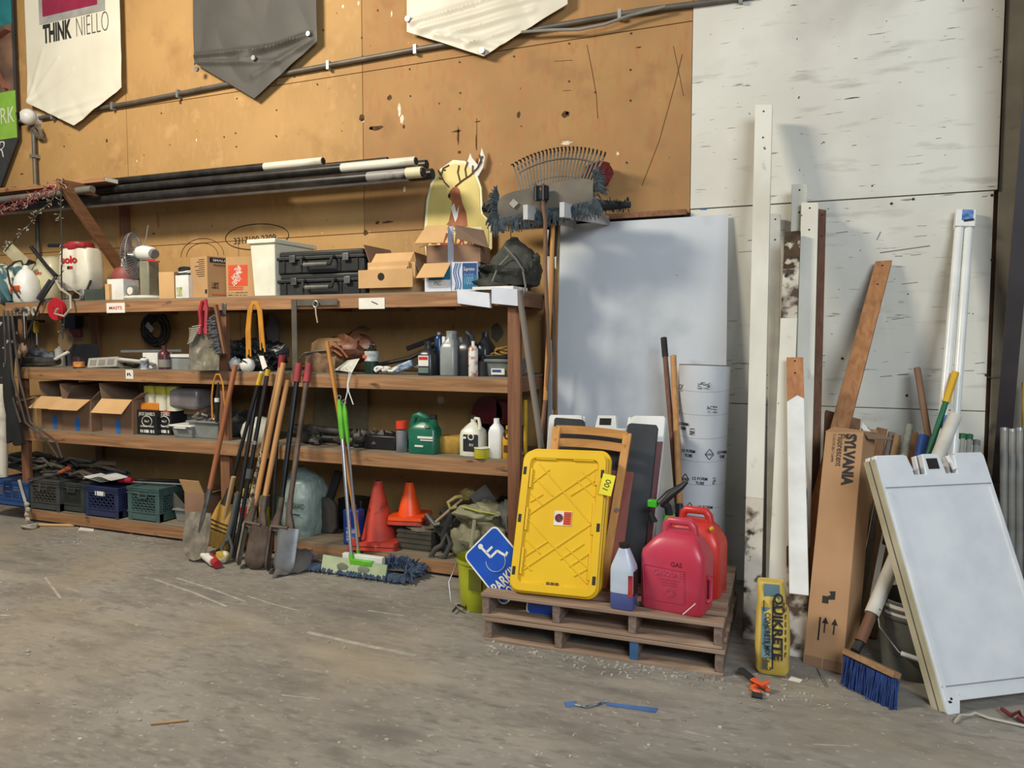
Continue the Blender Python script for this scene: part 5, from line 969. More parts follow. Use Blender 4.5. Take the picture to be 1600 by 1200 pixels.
x, w = at(685, 723, Z3, -.55); h = hgt(682, x, -.55, Z3); B().loft([(0, w*.46, .06, 0, 0, 5), (.015, w*.5, .07, 0, 0, 5), (h-.015, w*.5, .07, 0, 0, 5), (h, w*.46, .06, 0, 0, 5)], 24, m=TR(x, -.5, Z3)).obj('yellow_sponge', M('sponge', '#b08c3c', '#94742c', rough=.9, sc_=14, spk=[('#6a5020', 20, .62, .7)]), label='large yellow grout sponge between the green jug and the white jug', cat='sponge')
t, w, h, d = bottle('white_gallon_jug', 'white gallon jug with a black label on the third shelf', 723, 757, 649, Z3, -.55, M('cream_jug', '#dcdac6', '#c9c7b2', rough=.35), ink, 'jug', 'jug', neck=.22)
B().box(-w*.26, w*.42, -w*.515, -w*.40, h*.12, h*.56).obj('black_label', ink, t, bevel=.01); B().tube([(w*.12+.02*math.cos(k*.7), -w*.52, h*.5+.02*math.sin(k*.7)) for k in range(10)], .004, 4).obj('round_mark', paper, t); B().box(-w*.22, -w*.1, -w*.53, -w*.51, h*.45, h*.5).obj('white_mark', paper, t); text('RV', .03, TR(w*.15, -w*.53, h*.3), paper, t, W=.03)
handle_loop(t, [(w*.1, -.01, h*.93), (w*.3, -.02, h*.93), (w*.38, -.03, h*.78), (w*.4, -.04, h*.66)], .011, MC['cream_jug'])
t, w, h, d = bottle('yellow_tub', 'small round yellow tub with a cream lid in front of the white gallon jug', 741, 765, 699, Z3, -.63, M('lime_yellow', '#c2b82c', '#a89e24', rough=.4), None, 'spray', 'tub'); cyl(t, 'lid', 0, 0, h*.93, h*1.0, w*.52, M('cream_white_plastic'))
t, w, h, d = bottle('white_bottle', 'tall white square bottle with a built-in handle on the third shelf', 766, 786, 649, Z3, -.58, white, None, 'square', neck=.4, e=6, depth=.09)
t, w, h, d = bottle('yellow_bottle', 'yellow oil bottle with a black cut-out handle beside the right end post', 787, 802, 664, Z3, -.60, M('warm_yellow', '#d8a41c', '#bd8c14', rough=.35), None, 'jug', neck=.5, caph=.02)
B().box(-w*.3, w*.4, -w*.52, -w*.45, h*.2, h*.42).obj('dark_label', M('brown_label', '#5c3a1c'), t); B().tube([(0+.016*math.cos(k*.7), -w*.44, h*.74+.03*math.sin(k*.7)) for k in range(10)], .006, 5).obj('handle_ring', ink, t)
c = P(772, 655, Y=-.15); t = T('red_sign_plate', 'dark red rounded plate standing at the back of the third shelf', 'plate', (c.x, -.12, Z3)); B().tube([(-.07, 0, .24), (-.07, .01, .24)], .12, 20).obj('disc', M('dark_red_plate', '#7c2428', '#5e1b1f', rough=.5), t); B().box(0, .2, 0, .012, .12, .33).obj('plate', MC['dark_red_plate'], t, bevel=.02); B().box(-.2, .2, -.0, .03, 0, .16).obj('stand', blackr, t)
c = P(689, 625, Y=0); B().tube([(c.x, -.006, c.z), (c.x, 0, c.z)], .03, 9).obj('pale_patch', chip, wall, world=True)

# ================================================================ BOTTOM SHELF
Z4 = S4
def crate(lab, a, c_, pyt, y, mat, z=None, group='milk crates on the bottom shelf', rz=0, style='lattice', dep=.33):
    z = Z4 if z is None else z
    x, w = at(a, c_, z, y); h = hgt(pyt, x, y, z); t = T('milk_crate', lab, 'crate', (x, y, z), rz, group=group); k = .012; W_ = w/2; D_ = dep
    b = B(); b.box(-W_, W_, 0, D_, 0, .01)
    for z0, z1 in ((0, h*.28), (h*.80, h)):
        b.box(-W_, W_, 0, k, z0, z1); b.box(-W_, W_, D_-k, D_, z0, z1); b.box(-W_, -W_+k, 0, D_, z0, z1); b.box(W_-k, W_, 0, D_, z0, z1)
    b.obj('shell', mat, t, bevel=.002)
    for sx in (-1, 1):
        for sy in (0, 1): B().box(sx*W_-(.04 if sx > 0 else 0), sx*W_+(0 if sx > 0 else .04), (D_-.04 if sy else -.004), (D_+.004 if sy else .04), 0, h*.84).obj('corner_post', mat, t, bevel=.003)
    for zz in (h*.995, h*.93, h*.83, h*.27): B().box(-W_-.006, W_+.006, -.008, D_+.008, zz-.006, zz+.003).obj('rim', mat, t) if zz < h*.99 else B().add(*rimring(W_+.006, D_+.008, zz)).obj('rim', mat, t)
    lat = B(); z0, z1 = h*.28, h*.81; n = 6
    for face in ('f', 'r'):
        L = 2*W_-.08 if face == 'f' else D_-.08; o = -W_+.04 if face == 'f' else .04
        for s in (1, -1):
            for i in range(-3, n+1):
                p0 = i/n*L; p1 = p0 + (z1-z0)*1.0
                q0, q1 = max(p0, 0), min(p1, L)
                if q1 <= q0: continue
                za, zb = z0+(q0-p0), z0+(q1-p0)
                if s < 0: q0, q1 = L-q0, L-q1
                pa = (o+q0, .005, za) if face == 'f' else (W_-.005, o+q0, za); pb = (o+q1, .005, zb) if face == 'f' else (W_-.005, o+q1, zb)
                lat.bar(pa, pb, .010, .008, up=(0, 1, 0) if face == 'f' else (1, 0, 0))
    if style == 'lattice': lat.obj('lattice', mat, t, smooth=False)
    else:
        for i in range(5): B().box(-W_, W_, -.002, .01, h*.3+i*h*.1, h*.3+i*h*.1+.012).obj('slat', mat, t, smooth=False)
        for i in range(6): B().box(-W_+i*2*W_/5-.01, -W_+i*2*W_/5+.01, -.001, .01, h*.25, h*.85).obj('upright', mat, t, smooth=False)
    B().tube([(-.045, -.006, h*.88), (-.04, -.008, h*.70), (.04, -.008, h*.70), (.045, -.006, h*.88)], .008, 6).obj('handle', mat, t)
    if style == 'lattice': B().box(-.038, .038, -.007, -.002, h*.73, h*.86).obj('handle_hole', M('dark_gap'), t)
    return t, w, h
def rimring(W_, D_, z):
    b = B(); k = .016
    for q in ((-W_, W_, -.008, k), (-W_, W_, D_-k, D_), (-W_, -W_+k, k, D_-k), (W_-k, W_, k, D_-k)): b.box(*q, z-.008, z+.003)
    return b.v, b.f
crate('bright blue plastic crate sticking out at the far left end of the bottom shelf', -18, 44, 752, -.68, M('crate_blue', '#2c5590', '#234676', rough=.5), z=.125, style='slats')
crate('grey-black lattice crate right of the bright blue crate', 47, 94, 750, -.66, M('crate_charcoal', '#4a4a46', '#383834', rough=.6))
crate('dark green-black lattice crate, third from the left', 95, 133, 755, -.62, M('crate_black', '#3c403c', '#2c302c', rough=.6))
t, w, h = crate('navy blue lattice crate with white gloves on top', 134, 186, 761, -.66, M('crate_navy', '#2c3558', '#222a48', rough=.5)); B().box(-.06, .05, -.012, -.008, h*.72, h*.86).obj('white_tape', white, t)
crate('teal green lattice crate at the right of the crates', 201, 250, 762, -.63, M('crate_teal', '#4c6662', '#3c524f', rough=.5))
t = T('white_gloves', 'white papers and gloves lying on the navy crate', 'gloves', (XA(160, -.6, .40), -.6, .40))
for i in range(5): B().surf(lambda u, v: (-.2+.3*u+i*.02, -.02+.16*v-i*.01, .01+i*.008+.012*math.sin(u*7+i)+.1*0), 8, 5, (0, 0, .004)).obj('sheet', white, t)
t = T('tangled_tools', 'heap of dirty cables, straps and tools on the left crates', 'tools', (XA(90, -.45, .45), -.5, .36)); rd = random.Random(12)
dk = [M('dirty_strap', '#57504a', '#3a3530', rough=.9), M('dusty_brown', '#6f6252', '#4a4036', rough=.9), blackr, M('grey_green_cloth', '#6a6a58', '#4c4c40', rough=.9)]
for i in range(40):
    q = Vector((rd.uniform(-.55, .62), rd.uniform(-.1, .2), .02+rd.uniform(0, .13)-.0)); q.z += .05*(1-abs(q.x)); l = rd.uniform(.1, .32); a = rd.uniform(-.5, .5)
    B().tube([q+Vector((-l*math.cos(a), rd.uniform(-.05, .05), -l*.25*math.sin(a)-.02)), q+Vector((0, -.02, rd.uniform(.0, .03))), q+Vector((l*math.cos(a), rd.uniform(-.05, .05), l*.3*math.sin(a)-.02))], rd.uniform(.008, .02), 6).obj('tool_piece', dk[i % 4], t)
for i in range(9): B().blob((rd.uniform(-.4, .6), rd.uniform(0, .2), .03), rd.uniform(.07, .12), .09, .07, .3, 12, 8, i).obj('cloth_lump', dk[(i*3) % 4], t)
t = T('orange_tongs', 'thin tool with an orange handle on the left crate heap', 'tool', P(75, 745, Y=-.68)); B().tube([P(45, 752, Y=-.68), P(95, 738, Y=-.62)], .008, 6).obj('shaft', steel, t, world=True); B().tube([P(90, 740, Y=-.62), P(108, 731, Y=-.6)], [.012, .02], 8).obj('handle', M('orange_handle', '#c25a3c', '#a84a30'), t, world=True)
t = T('tree_pruner', 'long dark pruner with a red joint lying on the crates', 'pruner', P(190, 750, Y=-.5)); B().tube([P(176, 748, Y=-.5), P(285, 752, Y=-.4)], .014, 8).obj('shaft', black, t, world=True); B().tube([P(187, 750, Y=-.52), P(207, 751, Y=-.51)], .025, 10).obj('red_joint', M('red_grip'), t, world=True); B().tube([P(208, 753, Y=-.5), P(290, 757, Y=-.45)], .008, 6).obj('silver_rod', galv, t, world=True)
B().blob((P(182, 740, Y=-.4).x, -.4, .42), .1, .06, .04, .3, seed=2).obj('blue_strap', M('blue_cloth', '#2c4c88', '#20386a'), label='bright blue strap bundle on top behind the navy crate', cat='strap')
t = T('pvc_rope', 'knotted white rope hanging from the bright blue crate to the floor', 'rope', P(45, 820, Y=-.75))
B().tube([P(30, 750, Y=-.71), P(34, 765, Y=-.72), P(40, 785, Y=-.73), P(43, 800, Y=-.74), P(42, 815, Y=-.75)], .012, 6).obj('rope', M('dirty_rope', '#b8b2a2', '#9a9484'), t, world=True)
c = P(46, 822, Z=.02); B().tube([(c.x+.06*math.cos(a*.6), c.y+.05*math.sin(a*.6), .02+.01*math.sin(a)) for a in range(12)], .014, 6).obj('rope_end', MC['dirty_rope'], t, world=True)
for i in range(4): c = P(42+i % 2*2, 788+i*8, Y=-.745); B().blob((c.x, -.745, c.z), .022, .02, .022, .1, 8, 6, i).obj('knot', MC['dirty_rope'], t, world=True)
c = P(278, 800, Y=-.5); t, w, h = tubf('clear shallow tub right of the teal crate on the bottom shelf', 272, 291, 795, Z4, -.55, False)
B().quad([P(262, 758, Y=-.45), P(290, 790, Y=-.55), P(292, 800, Y=-.55), P(262, 790, Y=-.45)], .006).obj('grey_sheet', M('grey_sheet_metal', '#6a675f', '#55524b'), label='tilted grey sheet behind the clear shallow tub', cat='sheet')
x, w = at(291, 322, Z4, -.60); h = hgt(770, x, -.6, Z4)
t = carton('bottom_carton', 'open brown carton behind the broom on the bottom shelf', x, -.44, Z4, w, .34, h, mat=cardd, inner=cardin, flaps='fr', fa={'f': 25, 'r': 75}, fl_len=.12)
# bag of insulation / soil
bagm = M('pale_green_bag', '#a6b5ac', '#82968d', rough=.35, sc_=5, spk=[('#c2ccd0', 4, .58, .7)]); c0, w = at(449, 497, Z4, -.45)
t = T('plastic_bag', 'bulging pale green plastic bag with faded dark lettering on the bottom shelf', 'bag', (c0, -.40, Z4))
B().loft([(0, w*.44, .15, 0, 0, 4), (.08, w*.5, .18, 0, 0, 3.5), (.30, w*.5, .18, 0, 0, 3.2), (.40, w*.44, .14, -.01, 0, 2.6), (.46, w*.28, .08, -.04, 0, 2.2), (.50, w*.12, .03, -.06, 0, 2)], 32).obj('bag', bagm, t); rumple([o for o in bpy.data.objects if o.name.startswith('bag') and o.parent == t][0], .018, .06, 3); B().loft([(0, .03, .17, -w*.46, -.015, 3), (.3, .03, .17, -w*.46, -.015, 3)], 12).obj('green_seam', M('bottle_green', '#2a6e4c', '#22583c', rough=.4), t)
text('TUFFGUARD', .05, TR(w*.15, -.192, .24), M('faded_ink', '#3c4a4a'), t, W=w*.62, H=.04); B().box(-.04, w*.3, -.186, -.184, .17, .178).obj('small_print', MC['faded_ink'], t)
# dark flat shovels at back
t = T('dark_scoop', 'dark dusty scoop standing on its rounded blade left of the tall silver pole', 'scoop', (XA(510, -.4, Z4), -.38, Z4)); ds = M('dusty_dark', '#4a453e', '#37332e', rough=.8)
B().prism([(-.09, .04), (-.05, 0), (.05, 0), (.09, .05), (.08, .22), (.03, .28), (-.05, .27)], -.02, .02).obj('blade', ds, t, bevel=.01); B().bar((.02, 0, .26), (.07, .05, .47), .06, .04, up=(0, 1, 0)).obj('handle', blackr, t, bevel=.01)
t = T('blue_white_can', 'blue and white rectangular solvent can behind the silver poles', 'can', (XA(546, -.62, Z4), -.60, Z4)); w = XA(558, -.62, Z4)-XA(534, -.62, Z4); h = hgt(797, XA(546, -.6, Z4), -.6, Z4)
B().box(-w/2, w/2, 0, .08, 0, h).obj('body', M('can_blue', '#24408a', '#1c3370', rough=.35), t, bevel=.006); B().box(-w*.3, w*.4, -.002, 0, h*.1, h*.5).obj('white_print', M('print_rows', '#3c5aa0', '#c4cce0', sc_=30, st=(.2, 1, 3), lo=.5, hi=.6), t); cyl(t, 'cap', 0, .04, h, h+.03, .02, steel)
x, w = at(520, 600, Z4, -.3); B().box(XA(528, -.25, Z4), XA(565, -.25, Z4), -.25, -.08, Z4, Z4+.24).obj('dark_bin', black, label='dark bin behind the blue can and tall cone', cat='bin', bevel=.01)
# cones
def cone(lab, px, base_px, z, y, pyt, mat, n_base=1, bw=.30, rr=.115):
    x = XA(px, y, z); h = hgt(pyt, x, y, z); t = T('traffic_cone', lab, 'traffic cone', (x, y, z), 12, group='traffic cones'); 
    for k in range(n_base): B().loft([(k*.03, bw/2, bw/2, .006*k, 0, 9), (k*.03+.024, bw/2-.004, bw/2-.004, .006*k, 0, 9)], 32).obj('base', mat if k == n_base-1 else M('cone_red'), t)
    z0 = n_base*.03-.006
    B().loft([(z0, rr), (z0+.02, rr*.93), (h-.004, .028), (h, .024)], 32).obj('cone_body', mat, t); B().tube([(0, 0, h-.03), (0, 0, h+.001)], .02, 14).obj('bore', blackr, t); return t
conered = M('cone_red', '#c8402c', '#a83626', rough=.6, spk=[('#5e2a20', 9, .60, .72), ('#e07a5c', 14, .66, .8)]); coneor = M('cone_orange', '#f0561e', '#e04a16', rough=.4)
cone('tall faded red traffic cone with dark scuffs on the bottom shelf', 592, 60, Z4, -.50, 751, conered, 2, .36, .125)
# crate box under small cone
x, w = at(620, 668, Z4, -.58); h = hgt(831, x, -.58, Z4)
t = T('dark_crate', 'dark dirty crate heaped with cloth under the bright orange cone', 'crate', (x, -.55, Z4), 0); cr = M('dark_crate_m', '#4c483c', '#333028', rough=.8)
b = B(); W_ = w*.55; b.box(-W_, W_, 0, .3, 0, .01)
for q in ((-W_, W_, 0, .012), (-W_, W_, .288, .3), (-W_, -W_+.012, .012, .288), (W_-.012, W_, .012, .288)): b.box(*q, .01, h)
b.obj('box', cr, t)
for i in range(4): B().box(-W_-.004, W_+.004, -.006, .304, h*(.12+i*.25), h*(.12+i*.25)+.012).obj('rib', cr, t)
B().blob((0, .15, h), W_*1.05, .15, .035, .25, 18, 10, 2).obj('dusty_cloth', M('dusty_cloth', '#7a705c', '#5a5244', rough=.95), t)
cone('bright orange traffic cone standing on the dark crate', 640, 50, Z4+h+.03, -.42, 753, coneor, 2, .27, .085)
t = T('framing_hammer', 'hammer lying up across the dusty backpack', 'hammer', P(690, 800, Y=-.5)); B().tube([P(678, 818, Y=-.60), P(722, 780, Y=-.5)], .010, 8).obj('handle', M('pale_handle', '#a89878', '#8a7a5c'), t, world=True); B().tube([P(666, 803, Y=-.60), P(680, 820, Y=-.60), P(688, 818, Y=-.60)], [.02, .018, .012], 8).obj('head', steel, t, world=True)
B().tube([P(714, 792, Y=-.55), P(704, 795, Y=-.56), P(700, 785, Y=-.55), P(712, 777, Y=-.53), P(722, 775, Y=-.5)], .013, 8).obj('yellow_hook', M('dull_yellow', '#a8985a', '#84763f'), label='dull yellow hook strap beside the hammer handle', cat='strap')
# backpack heap
bp = M('khaki_canvas', '#8a866a', '#6c6850', rough=.9, sc_=7, bump=.3); t = T('dusty_backpack', 'dusty khaki canvas backpack slumped at the right end of the bottom shelf', 'backpack', (XA(755, -.5, Z4), -.45, Z4))
rumple(B().blob((.02, 0, .17), .22, .17, .20, .14, 24, 16, 3).obj('body', bp, t), .05, .08); B().blob((-.02, -.1, .31), .17, .09, .05, .15, 18, 10, 5).obj('flap', M('pale_khaki', '#a39f80', '#858166', rough=.9), t); rumple(bpy.data.objects['flap'] if 0 else t.children[1], .03, .07); B().blob((-.14, -.08, .1), .09, .09, .11, .2, 14, 10, 7).obj('side_pocket', bp, t)
B().tube([(-.1, -.17, .36), (.02, -.19, .345), (.14, -.17, .33)], .006, 6).obj('piping', M('lime_piping', '#b8c040'), t)
B().tube([(-.2, -.12, .3), (-.26, -.14, .15), (-.24, -.16, .03)], .018, 8, flat=.4).obj('strap', blackr, t); B().tube([(.0, -.18, .3), (-.02, -.2, .1)], .014, 8, flat=.4).obj('strap', MC['pale_khaki'], t)
B().blob((.19, -.04, .28), .09, .09, .11, .2, 14, 10, 9).obj('grey_pocket', M('grey_canvas', '#6d6f6c', '#55574f', rough=.9), t)
crumple('baseball_hat', 'dull yellow cap on top of the backpack heap', 'hat', 730, 772, -.38, .06, .06, .045, M('dull_yellow'), 3, .1)
c = P(755, 775, Y=-.42); B().bar((c.x-.06, -.42, c.z-.06), (c.x+.05, -.40, c.z+.03), .13, .02, up=(0, 1, 0)).obj('grey_board_scrap', M('grey_scrap', '#77736a', '#5e5a52'), label='grey board scrap on top of the dusty backpack', cat='board')
crumple('dark_backpack', 'dark clothes heap at the back behind the dusty backpack', 'clothes', 790, 800, -.25, .15, .12, .18, M('dark_grey_cloth'), 6, .2, z=Z4)
crumple('black_clothes', 'dark strap heap left of the dusty backpack', 'straps', 712, 840, -.42, .12, .12, .16, M('darker_cloth'), 16, .3, z=Z4)
b = B(); b.tube([P(672, 872, Y=-.64), P(680, 858, Y=-.64), P(690, 852, Y=-.62), P(698, 835, Y=-.58), P(704, 850, Y=-.6), P(695, 870, Y=-.64), P(680, 876, Y=-.64), P(674, 868, Y=-.64)], .018, 8)
b.obj('dark_hose', M('dusty_dark'), label='dark looped hose right of the dark crate on the bottom shelf', cat='hose')
# ================================================================ TOOLS LEANING ON THE SHELVES
M('groove_grey', '#9a9c9e', '#84868a')
YT = -.70
woodh = wood('tan_tool_handle', '#c89860', '#a87440', 'Z'); woodr = wood('red_brown_handle', '#a5663e', '#7c4628', 'Z'); woodp = wood('pale_tool_handle', '#b8966c', '#8d6c48', 'Z')
muddy = M('muddy_steel', '#8a8272', '#5f574a', rough=.75, sc_=10, spk=[('#a39a84', 14, .58, .75), ('#54402e', 7, .62, .8)]); rusty = M('rusty_steel', '#6e5f52', '#4a3c32', rough=.6, metal=.3, sc_=9)
# big scoop shovel
m, L = frame(P(305, 876, Z=.01), P(368, 570, Y=YT)); t = T('round_shovel', 'muddy round-bladed shovel with a reddish wooden handle, leftmost of the leaning tools', 'shovel', mat=m)
def blade(w0, l0, curve=.02, pt=.5):
    def fn(u, v):
        s_ = 2*u-1; wv = w0*(1-.30*(v-.55)**2*2 if v > .35 else math.sqrt(max(0, 1-((.35-v)/.35)**2))**pt*.92+.02); return (s_*wv/2, -.02-curve*(1-s_*s_)*-1.0, v*l0)
    return fn
B().surf(blade(.24, .34, pt=1.0), 16, 20, (0, .003, 0), m=RY(-6)).obj('blade', muddy, t)
B().tube([(-.02, .0, .20), (-.01, 0, .30), (0, 0, .42), (0, 0, L*.42)], [.008, .018, .02, .018], 12).obj('socket', steel, t)
B().tube([(0, 0, L*.36), (0, 0, L)], .019, 12).obj('handle', woodr, t)
# corn broom
m, L = frame(P(334, 858, Z=.05), P(408, 583, Y=YT)); t = T('corn_broom', 'straw broom with black-stitched bristles and a black handle tipped yellow', 'broom', mat=m)
straw = M('straw', '#d0a24c', '#a87c30', rough=.85, sc_=12, st=(14, 14, .6), lo=.3, hi=.7)
def brm(u, v): a = (2*u-1); wd = .05+.065*(1-v)**.7; return (a*wd-.02*(1-v), -.02*math.cos(a*1.4)-.0, .02+v*.34+.01*math.sin(u*40)*(1-v))
B().surf(brm, 30, 14, (0, .05, 0)).obj('straw_head', straw, t)
for zz in (.13, .16, .19): B().tube([(a*.10-.015, -.026*math.cos(a*1.2)-.002, zz+.02) for a in (-1, -.6, -.2, .2, .6, 1)], .004, 5).obj('stitching', ink, t)
B().loft([(.34, .055, .04, 0, .015), (.38, .04, .03, 0, .01), (.46, .022, .02)], 16).obj('collar', blackr, t)
B().tube([(0, 0, .45), (0, 0, L)], .014, 12).obj('handle', black, t); B().tube([(0, 0, L-.09), (0, 0, L)], .0165, 12).obj('yellow_tip', M('yellow_paint'), t); B().tube([(0, 0, L), (0, 0, L+.012)], .013, 12).obj('end_cap', white, t)
# black pole with yellow end 2 (duster)
m, L = frame(P(372, 878, Z=.02), P(416, 580, Y=YT)); 
t, L = pole('black_pole', P(366, 872, Z=.02), P(419, 577, Y=YT), .015, black, 'black pole with a yellow hanging tip leaning left of the wooden digger handles', 'pole', parts=[('yellow_tip', .965, 1.0, .018, M('yellow_paint')), ('clamp', .42, .47, .024, M('grey_handle')), ('silver_band', .60, .62, .016, galv)])
pole('black_pole', P(345, 875, Z=.02)+Vector((.02, .06, 0)), P(404, 600, Y=YT+.02), .016, black, 'thicker black pole just left of the yellow-tipped one', 'pole')
pole('short_wooden_handle', P(341, 862, Z=.02), P(365, 745, Y=-.85), .017, woodp, 'short brown wooden handle standing in front of the straw broom', 'handle', parts=[('socket', -.02, .2, .022, steel)])
t = T('garden_fork', 'dark steel spading handle with a forked D grip low behind the straw broom', 'garden fork', P(352, 870, Z=.02)); B().tube([P(372, 770, Y=-.85), P(355, 845, Y=-.92)], .018, 8).obj('shaft', M('grey_handle'), t, world=True)
for s in (-8, 8): B().tube([P(357, 835, Y=-.92), P(355+s, 855, Y=-.93), P(352+s, 872, Y=-.95)], .011, 6).obj('fork_arm', M('grey_handle'), t, world=True)
# post hole diggers
def digger(lab, pb, tops, mats, blade_mats, grp='post hole diggers', grip=None, join=.27, wd=.155, side=.12):
    """clam-shell post-hole digger: two handles from a pivot, two curved blades"""
    B0 = P(*pb, Z=.012); T1, T2 = [P(a, b, Y=YT+k*.02) for k, (a, b) in enumerate(tops)]
    m, L = frame(B0, (T1+T2)/2); t = T('post_hole_digger', lab, 'post hole digger', mat=m, group=grp); iv = m.inverted()
    def cl(sx, rz):
        mm = TR(sx, 0, 0) @ RZ(rz)
        def fn(u, v):
            a = (u-.5)*2.2; l = .30; zz = l*v; k = 1 if v > .25 else .35+.65*math.sqrt(1-((.25-v)/.25)**2)
            return (wd/2*math.sin(a)*1.1*k, -.035*math.cos(a)*k, zz)
        return fn, mm
    for s, (bm_) in zip((-1, 1), blade_mats):
        fn, mm = cl(s*side/2, 12 if s > 0 else -62); B().surf(fn, 12, 14, (0, .004, 0), m=mm).obj('blade', bm_, t)
        B().loft([(.27, .05, .03, s*side/2, 0, 2.4), (.32, .035, .022, s*side/2, 0, 2.4), (.40, .022, .02, s*side*.33, 0, 2), (.5, .02, .02, s*side*.3, 0, 2)], 14).obj('socket', rusty, t)
    B().tube([(-side/2-.01, -.03, .30), (side/2+.01, -.03, .30)], .012, 8).obj('pivot_bolt', rusty, t); B().box(-side/2, side/2, -.015, .015, .27, .30).obj('bracket', rusty, t)
    for s, tp, mm_ in zip((-1, 1), (T1, T2), mats):
        q = iv @ tp; st_ = Vector((s*side*.3, 0, .42)); B().tube([st_, q], .0185, 12).obj('handle', mm_, t)
        if grip: B().tube([st_.lerp(q, .87), q], .026, 12).obj('grip', grip, t)
    return t
digger('post hole digger with two tan wooden handles and a rusty front blade', (386, 886), [(443, 567), (449, 594)], [woodh, woodh], [muddy, rusty])
digger('post hole digger with black steel handles in red rubber grips and a bright silver blade', (432, 894), [(467, 568), (483, 568)], [M('black_pinstripe', '#2c2f33', '#1c1e20', rough=.4, metal=.5), rusty], [rusty, M('bright_steel', '#a9abad', '#83868a', rough=.35, metal=.7)], grip=M('red_rubber', '#a83a3c', '#8c2e30', rough=.6))
pole('sleeved_pole', P(378, 850, Z=.05), P(438, 575, Y=YT), .0165, woodp, 'pale wooden handle with a mottled label sleeve beside the tan digger handles', 'handle', parts=[('label_sleeve', .18, .55, .019, M('mottled_label', '#cfc09a', '#4c4030', rough=.7, sc_=30, lo=.45, hi=.55))])
pole('red_grip_bar', P(408, 850, Z=.05), P(441, 555, Y=YT+.02), .014, darksteel, 'dark bar with a single red grip rising between the wooden digger handles', 'bar', parts=[('grip', .80, 1, .022, M('red_rubber'))])
pole('thin_dark_bar', P(425, 860, Z=.05), P(436, 625, Y=YT+.03), .013, darksteel, 'thin dark bar behind the digger handles', 'bar')
# cans behind
t = T('red_white_can', 'round white and red labelled can behind the tan digger handles', 'can', (XA(376, -.62, Z4), -.55, Z4)); h = hgt(778, XA(376, -.6, Z4), -.6, Z4)
B().loft([(0, .075), (h, .075)], 28).obj('body', M('can_rows', '#d8d6cf', '#9c9a92', rough=.4, sc_=30, st=(.3, .3, 3), lo=.48, hi=.55), t); B().loft([(h*.66, .076), (h*.76, .076)], 28, cap=(0, 0)).obj('red_band', redink, t); B().box(.0, .045, -.0775, -.06, h*.1, h*.66).obj('black_stripe', ink, t); B().loft([(h, .066), (h+.03, .066)], 28).obj('lid', steel, t); B().box(.0, .07, -.078, -.05, h*.45, h*.72).obj('red_field', redink, t)
c = P(376, 765, Y=-.62); t = T('yellow_funnel', 'small yellow plastic scoop lying on the red and white can', 'scoop', (c.x, -.60, c.z-.06)); B().loft([(0, .06, .03), (.03, .065, .035), (.05, .05, .03)], 18, m=RY(-30)).obj('bowl', M('yellow_plastic', '#e3b526', '#c99a1c', rough=.4), t); B().tube([(.03, 0, .04), (.07, 0, .085), (.09, 0, .09)], [.022, .018, .02], 10).obj('handle', M('yellow_plastic'), t)
bottle('lime_can', 'lime yellow and grey round can behind the red-gripped digger', 405, 423, 770, Z4, -.50, M('lime_yellow'), steel, 'spray', 'can', lab=(.7, 1.0, M('panel_grey')))
B().blob((P(470, 860, Z=.05).x, -.95, .02), .01, .01, .01, 0, 6, 4).obj('crumb', rusty, floor, world=True)
# cloth on the floor
cg = M('dusty_tarp', '#77706a', '#5a544d', rough=.95, sc_=5, bump=.3); q = [P(425, 905, Z=0), P(484, 893, Z=0), P(490, 862, Z=.12), P(448, 860, Z=.1)]
B().surf(lambda u, v: tuple(q[0].lerp(q[1], u).lerp(q[3].lerp(q[2], u), v) + Vector((0, 0, .004+.05*math.sin(u*3.1)*(1-v)*v*3+.012*abs(math.sin(u*9+v*5))))), 16, 12, (0, 0, .006)).obj('grey_tarp', cg, label='dusty grey tarp crumpled on the floor between the diggers and the blue mop', cat='tarp')
# floor mop
t = T('floor_mop', 'wide blue-grey dust mop lying on the floor under the pale green squeegee', 'mop', P(565, 900, Z=0)); a, e = P(482, 893, Z=.02), P(650, 893, Z=.02)
a.y = e.y = -.77; a.x, e.x = XA(480, -.77, 0), XA(648, -.77, 0); d = (e-a); rd = random.Random(2); bluef = M('blue_fringe', '#4c5c72', '#343f50', rough=.95, sc_=30)
B().surf(lambda u, v: (a.x+.04+(d.x-.08)*u, a.y-.07+.14*v, .045+.012*math.sin(u*8)+.008*math.cos(v*6)), 18, 6, (0, 0, .006)).obj('canvas', mopgrey, t, world=True)
b = B()
for i in range(420):
    th = rd.uniform(0, 6.283); k = rd.random(); side_ = rd.random()
    if side_ < .62: q0 = Vector((a.x+d.x*k, a.y-.06, .04)); o_ = Vector((rd.gauss(0, .02), -rd.uniform(.05, .10), -.025))
    elif side_ < .8: q0 = Vector((e.x-.03, a.y+rd.uniform(-.05, .1), .05)); o_ = Vector((rd.uniform(.02, .1), rd.gauss(0, .05), rd.uniform(-.03, .03)))
    else: q0 = Vector((a.x+.03, a.y+rd.uniform(-.06, .06), .04)); o_ = Vector((-rd.uniform(.03, .1), rd.gauss(0, .04), -.02))
    b.tube([q0, q0+o_*.5+Vector((0, 0, .012)), q0+o_], [.007, .008, .005], 5)
for i in range(90):
    k = rd.uniform(.72, .98); q0 = Vector((a.x+d.x*k, a.y+rd.uniform(0, .08), .05)); b.tube([q0, q0+Vector((rd.gauss(0, .03), rd.gauss(0, .02), rd.uniform(.02, .08))), q0+Vector((rd.gauss(0, .05), rd.gauss(0, .03), .0))], [.007, .008, .005], 5)
b.obj('fringe', bluef, t, world=True, kind='stuff')
